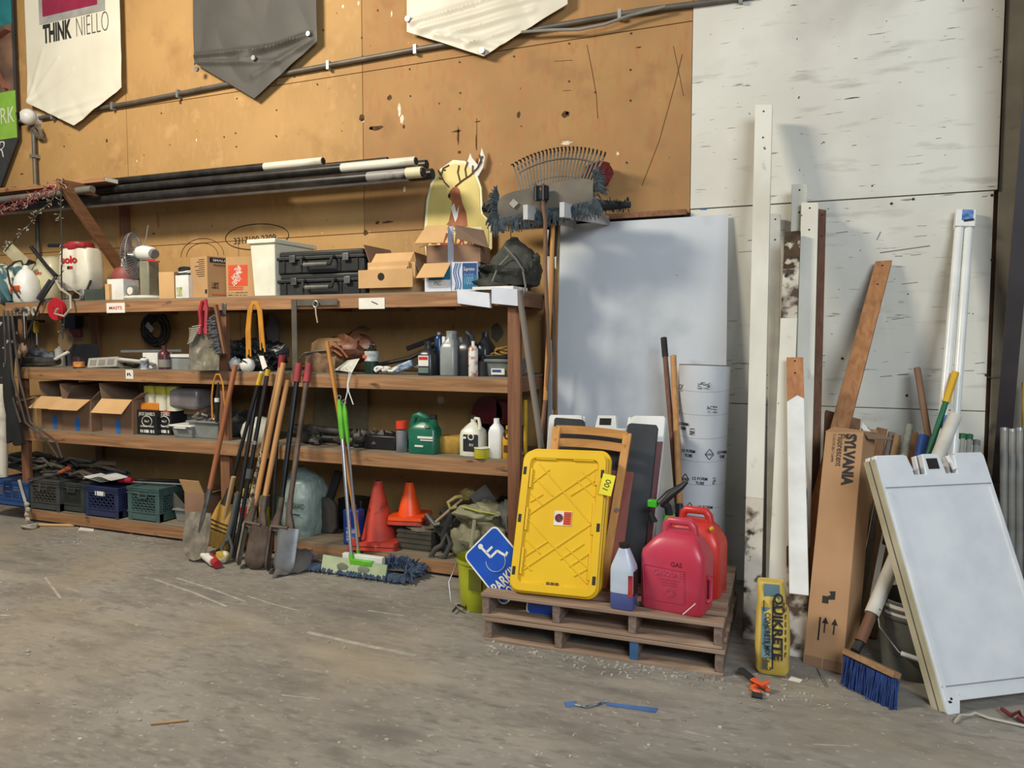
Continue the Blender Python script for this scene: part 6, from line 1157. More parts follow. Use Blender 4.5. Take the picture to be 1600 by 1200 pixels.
# squeegees with green grips
lime = M('lime_green', '#6cc030', '#4fa024', rough=.4); palegreen = M('pale_green_rubber', '#b5c09a', '#9ba882', rough=.5, spk=[('#5c604c', 2.2, .62, .8)])
for (bp_, tp_, r_, lab, rel) in (((551, 893), (530, 625), .0125, 'silver-poled squeegee with a green grip and a wide pale green blade', 1), ((562, 885), (538, 632), .010, 'second silver pole with a green grip just right of the squeegee pole', 0)):
    p0, p1 = P(*bp_, Z=.03), P(*tp_, Y=YT-.02); m, L = frame(p0, p1); t = T('squeegee' if rel else 'silver_pole', lab, 'squeegee' if rel else 'pole', mat=m)
    B().tube([(0, 0, .04), (0, 0, L)], r_, 12).obj('pole_tube', M('silver_tube', '#c8cacc', '#b0b2b5', rough=.25, metal=.7), t); B().tube([(0, 0, L-.27), (0, 0, L-.2), (0, 0, L-.05), (0, 0, L)], [r_*1.2, r_*1.6, r_*1.6, r_], 12).obj('grip', lime, t)
    B().tube([(.016*math.cos(k*.7), 0, L+.016+.016*math.sin(k*.7)) for k in range(10)], .004, 6).obj('hang_ring', galv, t)
    B().tube([(0, 0, .0), (0, 0, .12)], r_*1.35, 12).obj('green_foot', lime, t)
    if rel:
        iv = m.inverted(); q = [P(501, 904, Z=.02), P(601, 908, Z=.02)]; yy = -.90
        l_, r__ = XA(501, yy, .05), XA(601, yy, .05)
        B().quad([(l_, yy, .012), (r__, yy+.0, .008), (r__, yy+.03, .105), (l_, yy+.03, .12)], .012).obj('blade', palegreen, t, world=True)
        [B().blob((l_+(r__-l_)*k_, yy+.012, .055), .045, .004, .03, .15, 12, 8, 3).obj('grey_smudge', M('smudge', '#6f7460', '#868b74', rough=.8), t, world=True) for k_ in (.33, .66)]; B().box(l_+.14, r__-.05, yy+.05, yy+.09, .09, .14).obj('back_bar', white, t, world=True, bevel=.004); B().box((l_+r__)/2-.03, (l_+r__)/2+.14, yy+.02, yy+.06, .08, .115).obj('green_clamp', lime, t, world=True, bevel=.004)
pole('orange_stick', P(567, 880, Z=.02), P(511, 533, Y=YT), .0135, wood('orange_stick_w', '#d0924a', '#b07430', 'Z'), 'long orange wooden stick crossing the green-gripped poles', 'stick', parts=[('black_foot', 0, .12, .017, blackr)])
# bottles lying on floor by shovels
t = T('red_glue_bottle', 'red and white bottle lying on the floor at the foot of the shovel', 'bottle', P(335, 872, Z=0)); B().tube([P(318, 866, Z=.05), P(333, 878, Z=.04)], .03, 12).obj('body', paper, t, world=True); B().tube([P(329, 872, Z=.045), P(340, 882, Z=.035)], [.032, .028], 12).obj('red_band', redink, t, world=True)
t = T('yellow_dented_can', 'small yellow and white dented can on the floor by the straw broom', 'can', P(347, 880, Z=0)); B().blob((0, 0, .045), .055, .05, .045, .08, 16, 12, 4).obj('body', M('yellow_print_can', '#b89c38', '#d8d4c4', rough=.4, sc_=14, lo=.48, hi=.56), t)
# dark splattered jacket & coats at the far left
t = T('paint_splattered_coat', 'black coat splattered with white paint hanging at the far left end of the shelves', 'coat', P(15, 700, Y=-.72)); c = P(12, 600, Y=-.75)
B().surf(lambda u, v: (c.x-.28+.42*u-.03*math.sin(v*4), -.76-.05*math.sin(u*9)-.02*math.sin(v*7+u*4), 1.78-1.07*v+.03*math.sin(u*12)*v), 22, 18, (0, .03, 0)).obj('splattered_cloth', M('splattered_black', '#242322', '#171716', rough=.9, sc_=5, spk=[('#b5b2aa', 22, .66, .69, (1, 1, .6)), ('#8c887e', 9, .70, .72)]), t, world=True)
for k in range(3): B().tube([P(6+k*6, 485, Y=-.79), P(10+k*10, 590, Y=-.80), P(32+k*8, 660, Y=-.78), P(60+k*14, 690, Y=-.74), P(85+k*6, 715, Y=-.72)][:5 if k else 3], .009, 6).obj('cord', M('dirty_strap'), t, world=True)
pole('white_pipe_stub', P(2, 745, Y=-.76), P(3, 600, Y=-.72), .05, pipewht, 'dirty pale pipe standing at the very left edge below the black coat', 'pipe')
# ================================================================ PALLETS
pw = wood('pallet_wood', '#a58a72', '#7c6552', 'X', spk=[('#c2a98c', 4, .6, .75, (.4, 1, 4)), ('#5a4636', 5, .64, .78, (.5, 1, 4))]); pwy = wood('pallet_block', '#8d7868', '#665448', 'Y')
pwy_blue = M('blue_painted_block', '#3c6a94', '#2c5276', rough=.7)
def pallet(lab, z0, ypos, x0, x1, rot, i):
    t = T('wooden_pallet', lab, 'pallet', ((x0+x1)/2, ypos, z0), rot, group='stacked pallets'); W_ = x1-x0; D_ = .95; H_ = .127; hw = W_/2
    for k, fx in enumerate((-hw, -hw+W_*.316-.0, -hw+W_*.635, hw-.04)):
        s = B().box(fx, fx+.04, .003, D_, .016, .106).obj('stringer', pwy_blue if 0 else pwy, t, bevel=.003)
        if k == 2 and i == 0: B().box(fx-.001, fx+.041, -.0, .003, .017, .105).obj('blue_paint', pwy_blue, t, label='blue painted stringer end')
    for k in range(7): y = k*(D_-.1)/6+(.004 if k else -.006); B().box(-hw-rd.uniform(0, .008), hw+rd.uniform(0, .008), y, y+.095, .1065, .1265).obj('deck_board', pw, t, bevel=.003)
    for k in range(3): y = k*(D_-.1)/2; B().box(-hw, hw, y, y+.1, 0, .0155).obj('bottom_board', pw, t, bevel=.002)
    return t
rd = random.Random(1)
pallet('lower of two stacked weathered wooden pallets, with one blue block end', 0, -1.50, -1.585, -.365, 1.5, 0)
pallet('upper of two stacked weathered wooden pallets, carrying the yellow lid and gas cans', .1285, -1.50, -1.60, -.372, 1.5, 1)
ZP = .2565
# yellow tote lids
yl = M('yellow_lid_plastic', '#e8bd22', '#dcae1a', rough=.35, sc_=2); p_bl, p_br, p_tl, p_tr = P(795, 922, Y=-1.46), P(938, 935, Y=-1.40), P(822, 705, Y=-1.14), P(958, 722, Y=-1.08)
def lid(off, lab, detail):
    o0 = Vector((p_bl.x, -1.46+off, ZP+.004)); ex = (Vector((p_br.x, -1.44+off, ZP+.006))-o0); tl = P(818, 703, Y=-1.16); up = Vector((tl.x, -1.16+off, tl.z))-o0
    Wd, Ht = ex.length, up.length; x_ = ex.normalized(); z_ = (up-x_*up.dot(x_)*.0).normalized(); y_ = z_.cross(x_).normalized()
    m = Matrix((x_, y_, z_)).transposed().to_4x4(); m.translation = o0; t = T('yellow_tote_lid', lab, 'lid', mat=m, group='yellow tote lids'); r = .06
    def rr(x0, x1, z0, z1, r, n=6):
        pts = []
        for cx, cz, a0 in ((x1-r, z1-r, 0), (x0+r, z1-r, 90), (x0+r, z0+r, 180), (x1-r, z0+r, 270)): pts += [(cx+r*math.cos(R(a0+90*k/n)), cz+r*math.sin(R(a0+90*k/n))) for k in range(n+1)]
        return pts
    B().prism(rr(0, Wd, 0, Ht, r), -.012, .022).obj('panel', yl, t, bevel=.006)
    if not detail: return t, Wd, Ht
    o_, i_ = rr(.008, Wd-.008, .008, Ht-.008, r-.005), rr(.05, Wd-.05, .05, Ht-.05, r-.03); n = len(o_); b = B()
    vs = [(x, -.030, z) for x, z in o_]+[(x, -.030, z) for x, z in i_]+[(x, -.011, z) for x, z in o_]+[(x, -.011, z) for x, z in i_]
    fs = []
    for k in range(n): j = (k+1) % n; fs += [(k, j, j+n, k+n), (k+2*n, k, k+n, k+3*n)][:1]+[(k, k+2*n, j+2*n, j), (k+n, j+n, j+3*n, k+3*n)]
    b.add(vs, fs); b.obj('rim', yl, t, bevel=.004)
    def rib(pts, w_=.008):
        b = B()
        for p, q in zip(pts, pts[1:]): b.bar((p[0]*Wd, -.014, p[1]*Ht), (q[0]*Wd, -.014, q[1]*Ht), w_, .008, up=(0, 1, 0))
        b.obj('rib', yl, t, bevel=.002)
    for pts in ([(.2, .9), (.85, .5)], [(.14, .53), (.87, .88)], [(.14, .50), (.87, .1)], [(.14, .15), (.87, .50)], [(.14, .72), (.45, .90)][:0] or [(.15, .76), (.33, .86)], [(.15, .70), (.5, .885)][:0] or [(.16, .80), (.40, .67)], [(.66, .79), (.87, .68)], [(.72, .85), (.87, .76)], [(.6, .68), (.87, .80)],
                [(.14, .36), (.32, .27)], [(.14, .24), (.40, .36)], [(.66, .20), (.87, .30)], [(.6, .33), (.87, .20)], [(.72, .14), (.87, .20)], [(.14, .62), (.28, .68)], [(.3, .60), (.14, .68)], [(.55, .24), (.80, .36)], [(.14, .20), (.24, .15)]): rib(pts)
    for x0, z0, x1, z1 in ((.16, .965-.03, .40, .965-.03), (.6, .935, .84, .935), (.125, .12, .125, .30), (.125, .42, .125, .58), (.125, .72, .125, .86), (.885, .12, .885, .30), (.885, .42, .885, .64), (.885, .76, .885, .86), (.14, .065, .38, .065), (.62, .065, .85, .065)):
        B().bar((x0*Wd, -.018, z0*Ht), (x1*Wd, -.018, z1*Ht), .014, .016, up=(0, 1, 0)).obj('edge_lug', yl, t, bevel=.003)
    for x, z in ((.05, .84), (.95, .84), (.05, .5), (.95, .47), (.05, .14), (.95, .12)): B().box(x*Wd-.009, x*Wd+.009, -.0315, -.029, z*Ht-.022, z*Ht+.022).obj('slot', ink, t, bevel=.004)
    for zz in (.955, .07):
        for k in (-1, 0, 1): B().box(Wd/2-.012+k*.024, Wd/2+.004+k*.024, -.0185, -.011, zz*Ht-.012, zz*Ht+.012).obj('latch_notch', M('dark_yellow', '#7a5c10', '#5e460c'), t)
    B().box(Wd*.44, Wd*.64, -.0165, -.012, Ht*.47, Ht*.57).obj('sticker', paper, t); B().box(Wd*.55, Wd*.637, -.0175, -.0165, Ht*.474, Ht*.566).obj('orange_field', M('warn_orange', '#d8501c', '#c04416'), t)
    B().tube([(Wd*.497, -.018, Ht*.52), (Wd*.497, -.0165, Ht*.52)], .021, 16).obj('dark_pictogram', M('picto', '#4a3038', '#362228'), t); B().tube([(Wd*.497+.021*math.cos(k*.5), -.0185, Ht*.52+.021*math.sin(k*.5)) for k in range(14)], .002, 4).obj('red_circle', redink, t); B().bar((Wd*.475, -.0185, Ht*.54), (Wd*.52, -.0185, Ht*.5), .003, .001, up=(0, 1, 0)).obj('red_bar', redink, t)
    for k in range(5): B().box(Wd*.56, Wd*.625, -.018, -.0175, Ht*(.485+k*.015), Ht*(.485+k*.015)+.003).obj('print_line', ink, t)
    return t, Wd, Ht
lid(.055, 'second yellow tote lid nested behind the front one', False); t, Wd, Ht = lid(0, 'yellow ribbed tote lid with a warning sticker leaning on the pallets', True)
c = P(948, 758, Y=-1.27); t = T('lot_tag', 'bright yellow paper tag marked 100 stuck on the yellow lid edge', 'tag', mat=TR(c.x, -1.262, c.z) @ RX(-20) @ RY(8)); B().box(-.034, .034, -.002, .002, -.055, .055).obj('sheet', M('tag_yellow', '#ece02c', '#dccf24'), t, smooth=False); text('100', .05, TR(0, -.003, 0) @ RY(-80), ink, t, W=.055, H=.03)
# handicap parking sign
sb = M('sign_blue', '#1f55b8', '#1a4aa4', rough=.35, spk=[('#c4d0e8', 9, .66, .70, (1, 1, .3))])
def signplate(lab, ctr, ang, w, h, picto=True, lean=14):
    t = T('parking_sign', lab, 'sign', mat=TR(*ctr) @ RX(-lean) @ RY(ang) ); r = .035
    def rr(x0, x1, z0, z1, r, n=5):
        pts = []
        for cx, cz, a0 in ((x1-r, z1-r, 0), (x0+r, z1-r, 90), (x0+r, z0+r, 180), (x1-r, z0+r, 270)): pts += [(cx+r*math.cos(R(a0+90*k/n)), cz+r*math.sin(R(a0+90*k/n))) for k in range(n+1)]
        return pts
    B().prism(rr(-w/2, w/2, -h/2, h/2, r), 0, .003).obj('white_border', white, t, smooth=False); B().prism(rr(-w/2+.009, w/2-.009, -h/2+.009, h/2-.009, r-.008), -.0015, 0).obj('blue_face', sb, t, smooth=False)
    if picto:
        y = -.003; k = .74; zc = h*.15
        B().tube([(-.02*k, y, zc+.125*k), (-.02*k, y+.001, zc+.125*k)], .02*k, 14).obj('symbol_head', white, t)
        b = B()
        for p, q in (((-.02, .11), (-.012, .01)), ((-.015, .06), (.05, .06)), ((-.012, .012), (.06, .012)), ((.06, .012), (.085, -.06)), ((.085, -.06), (.115, -.048))): b.bar((p[0]*k, y, zc+p[1]*k), (q[0]*k, y, zc+q[1]*k), .018*k, .0015, up=(0, 1, 0))
        b.obj('symbol_body', white, t)
        B().tube([((-.0+.078*math.cos(R(a)))*k, y, zc+(-.035+.078*math.sin(R(a)))*k) for a in range(140, 365, 15)], .008*k, 6, flat=.3).obj('symbol_wheel', white, t)
        text('PARKING', .06, TR(0, y, -h*.22), paper, t, W=w*.86, H=.062, bold=.005); text('ONLY', .06, TR(0, y, -h*.40), paper, t, W=w*.45, H=.06, bold=.005)
    return t
c = P(778, 884, Y=-1.36)
signplate('blue disabled parking sign tilted behind the yellow lid', (c.x, -1.345, c.z), -48, .26, .36)
c = P(848, 935, Y=-1.40); t = signplate('blue sign corner poking down between the pallet boards', (c.x-.01, -1.30, .262), 0, .18, .13, False, 4); t.matrix_world = TR(c.x-.0, -1.40, .185) @ RX(-4) @ RY(8)
# wooden folding chair
ch = wood('chair_wood', '#d09a56', '#b57c3c', 'Z', .7); chx = wood('chair_wood_x', '#d09a56', '#b57c3c', 'X', .7)
pl, pr = P(870, 667, Y=-1.02), P(981, 677, Y=-.96); bl_, br_ = Vector((P(852, 905, Y=-1.25).x+.02, -1.22, ZP)), Vector((P(955, 890, Y=-1.2).x, -1.2, ZP))
bl_ = Vector((pl.x-.0, -1.28, ZP)); br_ = Vector((pr.x-.07, -1.22, ZP))
t = T('folding_chair', 'folded light wooden chair leaning behind the yellow lid', 'chair', (bl_+br_)/2)
B().bar(bl_, pl, .045, .022, up=(0, 1, 0)).obj('side_rail', ch, t, world=True, bevel=.003); B().bar(br_, pr, .045, .022, up=(0, 1, 0)).obj('side_rail', ch, t, world=True, bevel=.003)
for k, hh in ((.985, .045), (.90, .045)):
    a, e = bl_.lerp(pl, k), br_.lerp(pr, k); mid = (a+e)/2+Vector((0, .03, .02))
    B().bar(a, mid+Vector((-.1, 0, 0)), hh, .016, up=(0, 1, 0)).obj('back_slat', chx, t, world=True, bevel=.003) if 0 else None
    b = B(); n = 10
    def fs(u, v, a=a, e=e, hh=hh): q = a.lerp(e, u); s = 4*u*(1-u); return (q.x, q.y+.03*s-.012, q.z+.004*s+(v-.5)*hh)
    b.surf(fs, 12, 2, (0, .014, 0)); b.obj('back_slat', chx, t, world=True)
for dx in (.03, ): B().bar(br_+Vector((-.05, .06, 0)), br_.lerp(pr, .72)+Vector((-.04, .03, 0)), .04, .02, up=(0, 1, 0)).obj('rear_leg', ch, t, world=True, bevel=.003); B().bar(bl_+Vector((.05, .06, 0)), bl_.lerp(pl, .72)+Vector((.04, .03, 0)), .04, .02, up=(0, 1, 0)).obj('rear_leg', ch, t, world=True, bevel=.003)
for k in (.12, .25, .4): a, e = bl_.lerp(pl, k), br_.lerp(pr, k); B().bar(a+Vector((0, .03, 0)), e+Vector((0, .03, 0)), .04, .018, up=(0, 1, 0)).obj('seat_slat', chx, t, world=True, bevel=.003)
B().tube([br_.lerp(pr, .5)+Vector((.012, -.02, 0)), br_.lerp(pr, .5)+Vector((.012, .0, 0))], .012, 10).obj('hinge_bolt', galv, t, world=True)
# sandwich boards standing behind the chair
def aframe(lab, tl, tr, bl, br, th, mat, notch=True, gap=.05, name='sandwich_board', leaves=2, lines=True, grp='plastic sandwich boards'):
    """folded A-frame sign: leaves with a raised border, cut-outs at the top for the handle and feet"""
    tl, tr, bl, br = [Vector(v) for v in (tl, tr, bl, br)]; nrm = (tr-tl).cross(bl-tl).normalized(); nrm = nrm if nrm.y > 0 else -nrm
    t = T(name, lab, 'sandwich board', (bl+br)/2, group=grp)
    def pt(u, v, d): return bl.lerp(br, u).lerp(tl.lerp(tr, u), v)+nrm*d
    def outl(): return [q for q in OL if notch or not (.42 < q[0] < .61)]
    OL = [(0, .012), (.012, 0), (.11, 0), (.125, .02), (.14, .045), (.86, .045), (.875, .02), (.89, 0), (.988, 0), (1, .012), (1, .985), (.985, 1), (.75, 1), (.72, .99), (.70, .915), (.60, .915), (.585, 1.0), (.43, 1.0), (.415, .915), (.31, .915), (.29, .995), (.26, 1), (.012, 1), (0, .985)]
    for k in range(leaves):
        d0 = k*gap; ol = outl(); n = len(ol); b = B()
        vs = [pt(u, v, d0) for u, v in ol]+[pt(u, v, d0+th) for u, v in ol]
        b.add(vs, [tuple(range(n)), tuple(range(n, 2*n))[::-1]]+[(j, j+n, (j+1) % n+n, (j+1) % n) for j in range(n)]); b.obj('leaf', mat, t, world=True, bevel=.004)
        if k == 0:
            for (u0, v0), (u1, v1) in (((.02, .865), (.98, .865)), ((.02, .10), (.98, .10))): B().bar(pt(u0, v0, -.001), pt(u1, v1, -.001), .006, .003, up=nrm).obj('groove', M('groove_grey', '#9a9c9e', '#84868a') if mat != black else casem, t, world=True) if lines else None
            for u in (.035, .965): B().bar(pt(u, .05, -.003), pt(u, .85, -.003), .012, .008, up=nrm).obj('raised_edge', mat, t, world=True) if lines else None
            if not notch: continue
            b = B(); L4 = [pt(.45, .935, 0), pt(.55, .935, 0), pt(.55, .98, 0), pt(.45, .98, 0)]
            B().quad([p_-nrm*.002 for p_ in L4], .001).obj('handle_hole', M('dark_gap'), t, world=True)
            for u in (.3, .7): B().tube([pt(u-.0, .93, .01), pt(u, .99, .03)], .012, 8).obj('hinge', mat, t, world=True)
    return t, pt
blk = M('sign_black', '#2c2e30', '#202224', rough=.45)
TL, TRR = P(866, 652, Y=-.86), P(1028, 664, Y=-.80)
aframe('black plastic sandwich board behind the folding chair', TL, TRR, (TL.x+.02, -1.12, ZP), (TRR.x-.03, -1.06, ZP), .03, blk, gap=.04, lines=False, notch=False)
TL2, TR2 = P(858, 648, Y=-.70), P(1040, 650, Y=-.66)
aframe('white plastic sandwich board standing behind the black one', TL2, TR2, (TL2.x+.02, -.96, ZP), (TR2.x-.03, -.90, ZP), .03, white, gap=.04, lines=False)
B().quad([(P(1015, 690, Y=-.78).x, -.98, ZP), (P(1035, 690, Y=-.78).x-.04, -.96, ZP), P(1036, 690, Y=-.77), P(1022, 690, Y=-.78)], .01).obj('dark_red_board', M('maroon_board', '#6d2a28', '#561f1e', rough=.5), label='narrow dark red board between the black and white sandwich boards', cat='board')
B().quad([(P(960, 740, Y=-1.15).x-.06, -1.22, ZP), (P(986, 740, Y=-1.15).x-.05, -1.2, ZP), P(990, 738, Y=-1.0), P(940, 733, Y=-1.02)], .02).obj('red_brown_board', M('red_brown_panel', '#8c3c26', '#702e1c', rough=.5), label='glossy red-brown panel behind the folding chair rail', cat='board')
# concrete form tube
tubem = M('form_tube_paper', '#c9ccce', '#b6babd', rough=.6, sc_=2); x0_, x1_ = XA(1062, -.40, 1.4), XA(1141, -.40, 1.4); p1 = P(1101, 571, Y=-.33); p0 = Vector((XA(1086, -.38, .0), -.38, .0))
m, L = frame(p0, p1); t = T('form_tube', 'tall white cardboard form tube printed with diamonds behind the gas cans', 'tube', mat=m); r0 = (P(1141, 572, Y=-.33)-P(1061, 572, Y=-.33)).length/2
B().tube([(0, 0, 0), (0, 0, L)], r0, 40).obj('shell', tubem, t); B().loft([(L, r0+.001), (L+.004, r0+.001)], 40).obj('rim', M('brown_rim', '#6a5848', '#54463a'), t); B().loft([(L+.004, r0-.008), (L+.0045, r0-.008)], 40).obj('opening', M('dark_gap'), t)
for k in range(9): zz = L-.14-k*.14; B().tube([(r0*1.003*math.cos(a*.1963), r0*1.003*math.sin(a*.1963), zz+.018*math.sin(a*.1963)) for a in range(33)], .0012, 4).obj('seam', M('groove_grey'), t)
def wraptxt(s, z, ang, W, H, bold=.004):
    text(s, .05, RZ(ang) @ TR(0, -r0-.002, z), ink, t, W=W, H=H, bold=bold)
for k, (z_, a_) in enumerate(((L-.37, -38), (L-.53, -20), (L-.69, 8), (L-.86, 22), (L-.53, 60), (L-1.0, -30))):
    wraptxt('12 FORM', z_+.012, a_, .085, .018); wraptxt('TUBE', z_-.015, a_, .05, .018)
    c, s = math.cos, math.sin; mm = RZ(a_-34) @ TR(0, -r0-.002, z_); b = B(); q4 = [(0, -.032), (.026, 0), (0, .032), (-.026, 0), (0, -.032)]
    for p_, q_ in zip(q4, q4[1:]): b.bar((p_[0], 0, p_[1]), (q_[0], 0, q_[1]), .004, .001, up=(0, 1, 0), m=mm)
    b.obj('diamond', ink, t); text("SONO", .02, mm, ink, t, W=.045, H=.014)
fine = M('fine_print', '#4c4e50', '#c0c3c6', sc_=50, st=(1, 1, 3), lo=.48, hi=.54)
for z_, a_, w_ in ((L-.12, 8, .07), (L-.26, 28, .06), (L-.40, -14, .03), (L-.14, -52, .04), (L-.69, 40, .02), (L-.30, -60, .04)): B().box(-w_/2, w_/2, -r0-.0025, -r0+.004, z_-.02, z_+.02, m=RZ(a_)).obj('fine_print', fine, t)
# shovels with wooden handles at the right
t = T('black_grip_shovel', 'shovel handle with a black rubber grip leaning before the white sheet', 'shovel', (P(1063, 870, Y=-.75).x, -.75, ZP)); a, e = P(1037, 528, Y=-.28), Vector((-.72, -.72, ZP+.35))
e = P(1060, 800, Y=-.62); B().tube([a, e], .0165, 12).obj('handle', wood('dark_brown_handle', '#7a5440', '#5a3c2c', 'Z'), t, world=True); B().tube([a, a.lerp(e, .115)], .02, 12).obj('grip', blackr, t, world=True); B().tube([e, Vector((e.x, e.y-.05, ZP+.01))], .018, 10).obj('socket', darksteel, t, world=True)
t = T('wooden_handle_shovel', 'shovel with a light wooden handle and dark blue socket beside the form tube', 'shovel', (P(1065, 870, Y=-.78).x, -.75, ZP)); a, e = P(1052, 556, Y=-.34), P(1062, 788, Y=-.68)
B().tube([a, e], .019, 12).obj('handle', wood('ash_handle', '#c2905c', '#a0703e', 'Z'), t, world=True); f2 = P(1067, 850, Y=-.80); B().tube([e, f2, Vector((f2.x, f2.y, ZP+.01))], .02, 12).obj('socket', M('navy_socket', '#1c2a3e', '#141f2e', rough=.4), t, world=True)
# gas cans
def gascan(lab, x, y, z, rz, W_, D_, H_, mat, spout):
    t = T('gas_can', lab, 'gas can', (x, y, z), rz, group='red gas cans'); hw, hd = W_/2, D_/2
    B().loft([(0, hw*.93, hd*.93, 0, 0, 7), (.012, hw*.99, hd*.98, 0, 0, 7), (H_*.58, hw, hd, 0, 0, 7), (H_*.66, hw*.97, hd*.96, 0, 0, 6), (H_*.80, hw*.70, hd*.75, 0.01, 0, 5), (H_*.86, hw*.52, hd*.5, .015, 0, 4), (H_*.87, hw*.48, hd*.4, .015, 0, 4)], 48).obj('tank', mat, t)
    B().tube([(-hw*.36, 0, H_*.82), (-hw*.34, 0, H_*.94), (-hw*.22, 0, H_*.985), (hw*.38, 0, H_*.985), (hw*.50, 0, H_*.93), (hw*.56, 0, H_*.80)], .022, 12).obj('handle', mat, t)
    B().loft([(H_*.78, hw*.44, hd*.30, .02, 0, 5), (H_*.895, hw*.40, hd*.26, .02, 0, 5)], 24).obj('handle_base', mat, t)
    return t
pink = M('faded_red_plastic', '#c43a50', '#b32e40', rough=.35, sc_=2.5, spk=[('#c8607c', 1.5, .55, .8)]); redo = M('red_gas_plastic', '#cf3a30', '#b82e26', rough=.35)
xg0, xg1 = XA(997, -1.45, ZP), XA(1119, -1.33, ZP); Wg = .315; Hg = ZA(812, -.65, -1.35)-ZP
t = gascan('large faded red gasoline can, front one on the pallets', -.612, -1.335, ZP, -8, .325, .215, Hg, pink, False)
b = B(); fr = [(-.11, .055), (.09, .055), (.09, .215), (-.12, .225)]
for p_, q_ in zip(fr, fr[1:]+fr[:1]): b.bar((p_[0]-.02, -.1085, p_[1]), (q_[0]-.02, -.1085, q_[1]), .004, .003, up=(0, 1, 0))
b.obj('embossed_frame', pink, t)
text('GASOLINE', .04, TR(-.01, -.109, .195), M('emboss_pink', '#d0566c', '#c24a60', rough=.35), t, W=.15, H=.026, ext=.0015)
for k in range(3): text('FUEL FUEL FUEL' if 0 else 'KEEP AWAY FROM FLAME'[:18-k*3], .02, TR(-.005, -.109, .165-k*.014), MC['emboss_pink'], t, W=.10-k*.015, H=.008)
B().tube([(.0+.022*math.cos(k*.5), -.109, .105+.022*math.sin(k*.5)) for k in range(14)], .002, 5).obj('embossed_ring', MC['emboss_pink'], t); B().tube([(.0+.012*math.cos(k*.5), -.109, .105+.012*math.sin(k*.5)) for k in range(14)], .002, 5).obj('embossed_ring', MC['emboss_pink'], t)
text('GAS', .03, TR(.03, -.1085, .243), M('dark_red_pen', '#5c1420', '#48101a'), t, W=.055, H=.022)
B().box(.1635, .1655, -.035, .035, .07, .17).obj('side_recess', M('dark_recess_red', '#5a2028', '#40161c'), t, bevel=.0008) ; B().tube([(.158, -.04, .06), (.174, -.02, .07), (.174, -.02, .17), (.158, -.04, .185)], .012, 8).obj('side_handle', pink, t)
t = gascan('redder gas can with a black and green nozzle behind the front can', -.60, -1.07, ZP, -8, .33, .21, Hg*1.0, redo, True); t.matrix_world = TR(-.575, -1.06, ZP) @ RZ(-8)
MW[t.name] = t.matrix_world.copy()
cyl(t, 'green_collar', -.125, -.02, Hg*.82, Hg*.90, .032, M('nozzle_green', '#4fc838', '#3fae2a', rough=.4)); B().tube([(-.125, -.02, Hg*.88), (-.13, -.03, Hg*1.0), (-.16, -.05, Hg*1.08)], [.02, .02, .024], 12).obj('nozzle_neck', blackr, t)
B().tube([(-.17, -.06, Hg*1.03), (-.12, -.03, Hg*1.16), (-.07, 0, Hg*1.25), (-.04, .01, Hg*1.32)], [.024, .026, .018, .01], 12).obj('nozzle', black, t); B().box(-.225, -.175, -.09, -.05, Hg*1.0, Hg*1.09).obj('green_button', MC['nozzle_green'], t, bevel=.005)
B().tube([(-.20, -.05, Hg*.80), (-.22, -.05, Hg*.92)], [.022, .012], 10).obj('black_spout_end', blackr, t); B().tube([(.12, -.1, Hg*.85), (.13, -.108, Hg*.83)], .012, 8).obj('yellow_cap', M('yellow_plastic'), t)
# jug with blue fluid
x, w = at(955, 992, ZP, -1.46); h = hgt(850, x, -1.46, ZP); t = T('washer_fluid_jug', 'translucent white jug with blue fluid in the bottom standing on the pallet edge', 'jug', (x, -1.445, ZP), -4); r = w/2
B().loft([(h*.26, r, r*.85, 0, 0, 6), (h*.60, r, r*.85, 0, 0, 6), (h*.66, r*.97, r*.82, 0, 0, 5), (h*.93, r*.42, r*.42, 0, 0, 3), (h*.955, r*.38, r*.38, 0, 0, 2)], 32).obj('body', M('frosted_jug', '#c3cbd6', '#aab4c4', rough=.3), t); B().loft([(0, r*.93, r*.78, 0, 0, 6), (.008, r, r*.85, 0, 0, 6), (h*.26, r, r*.85, 0, 0, 6)], 32).obj('blue_fluid', M('blue_fluid', '#5a6498', '#4a5488', rough=.25), t)
cyl(t, 'cap', 0, 0, h*.94, h, r*.46, black); B().box(r*1.0-.003, r*1.012, -r*.6, r*.6, h*.22, h*.60).obj('label_side', M('dark_label', '#3a2426', '#2a181a'), t); B().box(r*.62, r*1.0, -r*.86, -r*.8, h*.22, h*.55).obj('red_label', M('red_label', '#b0302c', '#3a2028', sc_=12, lo=.5, hi=.6), t)
B().bar((-.56, -1.47, ZP+.012), (-.50, -1.475, ZP+.075), .006, .004).obj('wood_splinter', paper, label='thin pale splinter stuck on the base of the front gas can', cat='splinter')
# lime bucket on floor
x, w = at(722, 772, 0, -1.15); t = T('lime_bucket', 'lime yellow bucket on the floor behind the disabled parking sign', 'bucket', (XA(722, -1.05, .1)+.135, -1.05, 0)); h = .30
B().loft([(0, .125), (.01, .13), (h, .15)], 36, cap=(1, 0)).obj('wall', M('lime_bucket_m', '#b5bd28', '#9aa220', rough=.4), t); B().loft([(h-.02, .155), (h, .155)], 36, cap=(0, 0)).obj('rim', M('lime_bucket_m'), t); B().box(-.02, .06, -.150, -.13, .14, .26).obj('dark_print', M('olive_print', '#6c701c', '#575a18'), t)
handle_loop(t, [(-.15, -.02, .27), (-.19, -.07, .14), (-.15, -.12, .04), (-.05, -.17, .02)], .005, galv)
B().tube([P(708, 955, Z=.02), P(716, 945, Z=.03), P(728, 950, Z=.02), P(730, 925, Z=.1)], .007, 6).obj('dark_cable', blackr, label='dark cable end on the floor left of the lime bucket', cat='cable')
